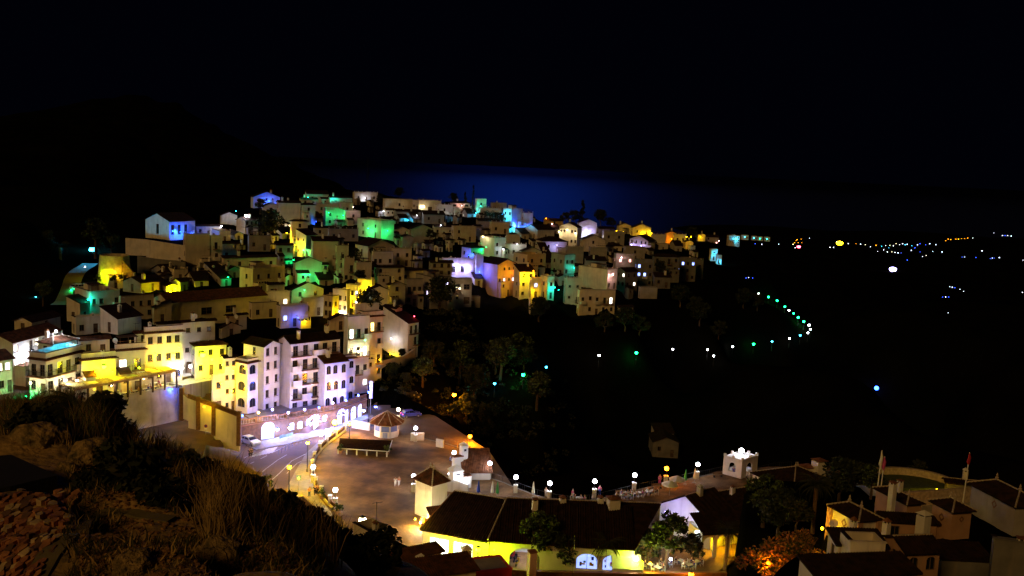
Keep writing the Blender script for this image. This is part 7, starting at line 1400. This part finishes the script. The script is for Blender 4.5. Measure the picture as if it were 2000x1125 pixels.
for px, py, mt, lab in ((961,971,CLOTHW,'closed white parasol nearest the terrace entrance'),(971,972,GREENP,'closed green parasol beside the nearest white one'),(1041,972,CLOTHW,'closed white parasol left of the second rim lamp'),(934,970,BLUE,'closed blue parasol before the dazzling low wall'),(1338,946,GREENP,'closed greenish parasol right of the orange rim lamp'),(1356,943,CLOTHW,'closed cream parasol left of the last rim lamp')): closed_parasol(px, py, mt, lab)
for px, py, lab in ((1321,958,'open white parasol, back one of the pair on the rim terrace'),(1307,968,'open white parasol, front one of the pair on the rim terrace')):
    p = onz(px, py, .06); s = empty('open_parasol', p, 0, label=lab, cat='parasol', group='open parasols'); m = MB(); m.tube([(0,0,0),(0,0,2.5)], .035, 6); m.obj('pole', STEEL, s); m = MB(); m.lathe([(1.35,1.75),(1.36,1.95),(.7,2.25),(.03,2.55)], 8); m.obj('canopy', CLOTHW, s)
def bench(px, py, rz, label):
    s = empty('bench', onz(px, py, .06), rz, label, 'bench', 'benches on the rim terrace'); m = MB()
    for k in range(3): m.box((-.85,-.22+k*.15,.42), (.85,-.1+k*.15,.46))
    m.obj('seat', P4, s); m = MB()
    for k in range(2): m.box((-.85,.24,.55+k*.17), (.85,.27,.67+k*.17))
    m.obj('backrest', P4, s)
    for x in (-.7,.7): m = MB(); m.box((x-.04,-.22,0), (x+.04,.27,.418)); m.box((x-.04,.23,.42), (x+.04,.238,.85)); m.obj('leg', IRON, s)
for px, py, rz, lab in ((1212,968,.25,'wooden bench between the third and fourth rim lamps'),(1283,955,.3,'wooden bench left of the orange rim lamp'),(1402,932,.3,'wooden bench left of the gazebo')): bench(px, py, rz, lab)
# cafe tables below
rr = random.Random(14)
for gi, (px, py) in enumerate(((1270,1112),(1285,1118),(1300,1108),(1330,1104),(1345,1112),(1360,1106),(1140,1108),(1160,1112))):
    c = onz(px, py, 0); table(c, '%s cafe table from the left before the lime awning' % ORD[gi], 'cafe tables before the awning'); 
    for k in range(2):
        off = Vector((.7 if k else -.7, .1, 0)); f = -off.normalized(); rz = math.atan2(f.x, -f.y); chair(c+off, rz, WHP, '%s chair of the %s cafe table' % (('left','right')[k], ORD[gi]), 'cafe chairs'); 
        if rr.random() < .5: person('sit', c+off, rz, rr.choice([CLOTHW, BLUE, BLACKC]), JEAN, 'guest seated %s at the %s cafe table' % (('left','right')[k], ORD[gi]), 'cafe guests')
# ------------------------------------------------------------------ cars, scooters, street furniture
def car_meshes(col):
    b = MB(); prof = [(-2.0,.35),(-2.02,.75),(-1.85,.95),(-1.75,1.02),(-1.45,1.42),(-.9,1.5),(.15,1.48),(.95,1.0),(1.75,.85),(1.98,.65),(2.0,.35)]; n = len(prof); top = lambda z: .82 if z < 1.03 else .82-(z-1.0)*.42
    Ls = [Vector((x, -top(z), z)) for x, z in prof]; Rs = [Vector((x, top(z), z)) for x, z in prof]
    for i in range(n-1): b.face([Ls[i], Rs[i], Rs[i+1], Ls[i+1]][::-1])
    b.face([Rs[0], Ls[0], Ls[-1], Rs[-1]][::-1]); lo = [0,1,2,3,7,8,9,10]; b.face([Ls[i] for i in lo]); b.face([Rs[i] for i in lo][::-1]); b.face([Ls[i] for i in (3,4,5,6,7)]); b.face([Rs[i] for i in (3,4,5,6,7)][::-1])
    g = MB()
    for sgn in (-1, 1):
        for xs in (((-1.55,1.05),(-1.38,1.36),(-.78,1.42),(-.72,1.05)), ((-.62,1.05),(-.66,1.42),(.12,1.4),(.7,1.05))): P = [Vector((x, sgn*(top(z)+.012), z)) for x, z in xs]; g.face(P); g.face(P[::-1])
    g.face([Vector((.22,-.62,1.46)), Vector((.9,-.76,1.06)), Vector((.9,.76,1.06)), Vector((.22,.62,1.46))]); g.face([Vector((-1.78,-.72,1.04)), Vector((-1.52,-.62,1.38)), Vector((-1.52,.62,1.38)), Vector((-1.78,.72,1.04))])
    w = MB(); w.lathe([(.12,-.1),(.31,-.1),(.33,-.06),(.33,.06),(.31,.1),(.12,.1)], 14); w.v = [(x, z, y) for x, y, z in w.v]; h = MB(); h.box((-.03,-.13,-.07), (.03,.13,.07))
    rim = MB(); rim.lathe([(.02,-.115),(.2,-.115),(.2,.115),(.02,.115)], 10); rim.v = [(x, z, y) for x, y, z in rim.v]
    return b.mesh('body', col), g.mesh('window_glass', GLASS), w.mesh('wheel', BLACKC), rim.mesh('rim', STEEL), h.mesh('headlight', WHP), h.mesh('taillight', RED)
CARM = {}
def car(loc, rz, col, label, lit=False, group='parked cars'):
    if col.name not in CARM: CARM[col.name] = car_meshes(col)
    b, g, w, rm, hl, tl = CARM[col.name]; s = empty('car', loc, rz, label, 'car', group); link('body', b, s); link('windows', g, s)
    for x in (-1.25, 1.25):
        for y in (-.76, .76): q = link('wheel', w, s, (x, y, .33)); link('rim', rm, q)
    for y in (-.6, .6): link('headlight', hl, s, (1.96, y, .68)); q = link('taillight', tl, s, (-2.02, y, .8)); q.material_slots[0].link = 'OBJECT'; q.material_slots[0].material = gem('R', 6) if lit else RED
PAL = mat('car_paint_white', (.6,.6,.5), rough=.3, var=.02, bump=0, spec=.6); DKP = mat('car_paint_dark', (.02,.02,.03), rough=.25, var=.02, bump=0, spec=.6); SIL = mat('car_paint_silver', (.35,.36,.4), rough=.3, var=.02, bump=0, spec=.6); PURP = mat('car_paint_blue', (.05,.06,.3), rough=.3, var=.02, bump=0)
car(onz(489,868), R(-38), PAL, 'white hatchback parked at the foot of the brick arcade'); car(onz(450,861), R(-35), DKP, 'dark car parked behind the white hatchback'); car(onz(436,854), R(-35), DKP, 'second dark car half hidden at the end of the dirt lot')
car(onz(803,814,.02), R(25), PURP, 'blue car with glowing tail lights driving off behind the kiosk', True, None)
for px, D, rz, c, lab in ((803,203,.3,DKP,'dark car at the curb behind the kiosk lamp'),(812,206,.3,DKP,'second dark car beneath the trees behind the kiosk'),(925,236,.6,SIL,'silver car on the road bend right of the upper orange lamp')): x, y, z = gground(px, D); car((x, y, z+.05), rz, c, lab)
for i, (px, D, c) in enumerate(((1178,350,SIL),(1184,351,PAL),(1235,366,SIL),(1252,367,DKP),(1297,374,PAL),(1305,375,SIL),(1312,376,PAL),(1330,378,SIL),(1425,396,PAL),(1432,397,SIL),(1440,398,PAL),(1470,402,SIL))):
    x, y, z = gground(px, D); car((x, y, z+.1), .2+i, c, '%s car parked by the valley road, %s from the plaza' % ('pale', (ORD+['eleventh','twelfth'])[i]))
def scooter(px, py, rz, mt, label):
    s = empty('scooter', onz(px, py, .0), rz, label, 'scooter', 'scooters before the porch'); m = MB(); m.box((-.5,-.1,.35), (.15,.1,.62), mt); m.box((-.55,-.13,.62), (.05,.13,.74), BLACKC); m.box((.15,-.14,.22), (.5,.14,.3), mt); m.box((.45,-.17,.3), (.56,.17,.85), mt); m.obj('body', None, s); m = MB(); m.tube([(.68,0,.3),(.55,0,.95)], .035, 6); m.tube([(.52,-.3,1.0),(.52,.3,1.0)], .025, 5); m.obj('handlebar', IRON, s)
    for x in (-.5,.68):
        m = MB(); m.lathe([(.1,-.05),(.24,-.06),(.27,0),(.24,.06),(.1,.05)], 12); m.v = [(a+x, c, b+.27) for a, b, c in m.v]; m.obj('wheel', BLACKC, s)
for px, py, rz, mt, lab in ((966,1092,1.9,WHP,'white scooter at the left pillar of the porch'),(1000,1090,1.2,RED,'red scooter in the row before the porch'),(1006,1096,1.3,BLACKC,'black scooter next to the red one'),(990,1086,1.3,BLACKC,'black scooter left of the red one'),(1010,1104,1.3,YEL,'yellow scooter nearest the camera'),(982,1080,1.2,BLUE,'blue scooter deep in the porch')): scooter(px, py, rz, mt, lab)
# signs
def sign(px, py, z, h, kind, label):
    s = empty('road_sign', onz(px, py, z), 0, label, 'sign'); m = MB(); m.tube([(0,0,-.5),(0,0,h)], .035, 6); m.obj('post', STEEL, s)
    if kind == 'ped':
        m = MB(); m.box((-.35,-.05,h-.7), (.35,-.037,h)); m.obj('plate', mat('sign_blue', (.03,.08,.5), bump=0), s); m = MB(); m.face([(-.25,-.053,h-.62),(.25,-.053,h-.62),(0,-.053,h-.14)]); m.obj('triangle', WHP, s); m = MB(); m.tube([(.02,-.06,h-.33),(0,-.06,h-.45),(.07,-.06,h-.58)], .02, 4); m.tube([(0,-.06,h-.45),(-.07,-.06,h-.58)], .02, 4); m.lathe([(.01,h-.31),(.03,h-.28),(.01,h-.25)], 6, (.02,-.06,0)); m.obj('walker_symbol', BLACKC, s)
    else:
        m = MB(); m.lathe([(.02,-.01),(.3,-.01),(.3,.01),(.02,.01)], 20); m.v = [(x, -.045+z_*1, y+h-.3) for x, y, z_ in m.v]; m.obj('plate', RED, s); m = MB(); m.lathe([(.02,-.006),(.2,-.006),(.2,.006),(.02,.006)], 20); m.v = [(x, -.062+z_*1, y+h-.3) for x, y, z_ in m.v]; m.obj('inner_disc', mat('sign_disc_blue', (.05,.07,.3), bump=0) if kind == 'nopark' else WHP, s)
        if kind == 'nopark': m = MB(); m.box((-.22,-.05,h-.95), (.22,-.038,h-.65)); m.obj('lower_plate', WHP, s)
sign(583,966,.1,3.1,'ped','blue square zebra crossing sign at the orange lit pavement'); sign(402,860,1.2,2.9,'nopark','leaning round no parking sign with a white plate on the stony lot'); sign(2,806,4,2.6,'nopark','round road sign at the far left edge by the side street')
# barriers, terrace furniture at the arcade
for i, (px, py) in enumerate(((544,888),(551,884),(558,880),(565,876),(572,872),(580,868),(588,865))):
    s = Site('bike_hoop', onz(px, py, .01), '%s low metal hoop from the left along the road edge' % ORD[i], 'barrier', 'hoops along the road'); p = s.o; q = onz(px+6, py-3.2, .01); m = MB(); m.tube([p, p+Vector((0,0,.85)), q+Vector((0,0,.85)), q], .035, 6); s.part(m, 'hoop', STEEL)
s = Site('barrier_net', onz(548,858,.13), 'metal fence with a pale banner along the arcade sidewalk', 'barrier'); a, b = onz(546,862,.13), onz(572,855,.13); m = MB()
for q in resample([a, b], .9): m.tube([q, q+Vector((0,0,1.1))], .03, 5)
m.tube([a+Vector((0,0,1.1)), b+Vector((0,0,1.1))], .03, 5); s.part(m, 'frame', STEEL); m = MB(); beam(m, a+Vector((0,0,.5)), b+Vector((0,0,.5)), .03, .5); s.part(m, 'banner', mat('cyan_banner', (.3,.6,.7)))
for i, (px, py) in enumerate(((628,829),(640,825),(646,822),(705,806),(712,802),(690,804))): table(onz(px, py, .13), '%s cafe table from the left on the arcade sidewalk' % ORD[i], 'tables on the arcade sidewalk')
s = Site('parking_sign', onz(640,862,.06), 'glowing pale blue advertising column beside the curved balustrade', 'advertising column'); p = s.o; m = MB(); m.box((-.45,-.12,.3), (.45,.12,2.4), None, Matrix.Translation(p)); s.part(m, 'panel', emat('pale_panel_glow', (.6,.65,1), 2.2)); m = MB(); m.box((-.5,-.16,0), (.5,.16,.298), None, Matrix.Translation(p)); s.part(m, 'base', STEEL)
# red and blue disc on a hotel balcony
p = at(574,771,186); s = Site('round_sign', p, 'round red and pale blue disc hanging at a low hotel balcony', 'sign'); m = MB(); m.lathe([(.02,-.04),(.5,-.04),(.5,.04),(.02,.04)], 20); m.v = [(x, z_, y) for x, y, z_ in m.v]; m.obj('disc', RED, s.root)
# antennas
def antenna(px, py, D, h, label, group='roof antennas'):
    p = at(px, py, D); s = Site('antenna', p, label, 'antenna', group); m = MB(); m.tube([(0,0,-2),(0,0,h)], .03, 5); m.tube([(-.5,0,h-.2),(.6,.3,h-.1)], .02, 4)
    for k in range(6): f = -.4+k*.18; m.tube([(f,-.25,h-.19+k*.015),(f,.3,h-.19+k*.015)], .012, 3)
    m.obj('mast', IRON, s.root)
for px, py, D, h, lab in ((734,1055,103,4.5,'tall roof antenna before the open plaza'),(738,1075,102,2.6,'lower roof antenna beside the orange shed'),(893,1100,104,3.6,'roof antenna crossing the left shop windows'),(1119,1110,105,4.0,'thin antenna left of the cafe arches'),(265,652,198,2.2,'antenna above the set back dark roof'),(100,672,176,1.8,'antenna beside the penthouse'),(770,470,350,2.2,'antenna above the green block'),(655,530,285,2,'antenna in the village centre')): antenna(px, py, D, h, lab)
for px, py, D, lab in ((382,617,198,'white satellite dish on the long loggia house roof'),(225,665,178,'white satellite dish beside the set back dark roof'),(461,618,206,'small satellite dish on the cream cottage'),(1628,1022,96,'satellite dish near the yellow diamond tower house')):
    p = at(px, py, D); s = Site('satellite_dish', p, lab, 'satellite dish', 'satellite dishes'); m = MB(); m.lathe([(.01,.12),(.3,.04),(.45,-.06),(.46,-.05),(.3,.06),(.01,.14)], 12); m.v = [(x, z_, y) for x, y, z_ in m.v]; m.obj('dish', WHP, s.root); m = MB(); m.tube([(0,0,-1.2),(0,.1,0)], .03, 5); m.obj('mast', STEEL, s.root)
p = at(717, 372, 520); s = Site('radio_mast', p, 'thin lattice radio mast rising against the blue sea haze', 'mast'); m = MB(); hh = 18; 
for k in range(3): a = k*2.09; m.tube([p+Vector((.5*math.cos(a),.5*math.sin(a),-6)), p+Vector((.2*math.cos(a),.2*math.sin(a),hh))], .05, 4)
for k in range(16): a = k*2.09; m.tube([p+Vector((.45*math.cos(a),.45*math.sin(a),k*1.1)), p+Vector((.4*math.cos(a+2.09),.4*math.sin(a+2.09),k*1.1+1.1))], .03, 3)
s.part(m, 'lattice', IRON)
for px, py, lab in ((158,545,'dark car parked on the hill road below the round tower'),(152,556,'second car parked on the hill road')): 
    q = at(px, py, 268); car((q.x, q.y, gz(q.x, q.y)+.2), 1.2, SIL, lab)
# remove never used prototypes parked out of sight
for o in list(bpy.data.objects):
    if o.parent is None and o.location.z < -450 and o.type == 'EMPTY':
        for c in list(o.children): bpy.data.objects.remove(c)
        bpy.data.objects.remove(o)

for o in bpy.data.objects:
    if False: pass
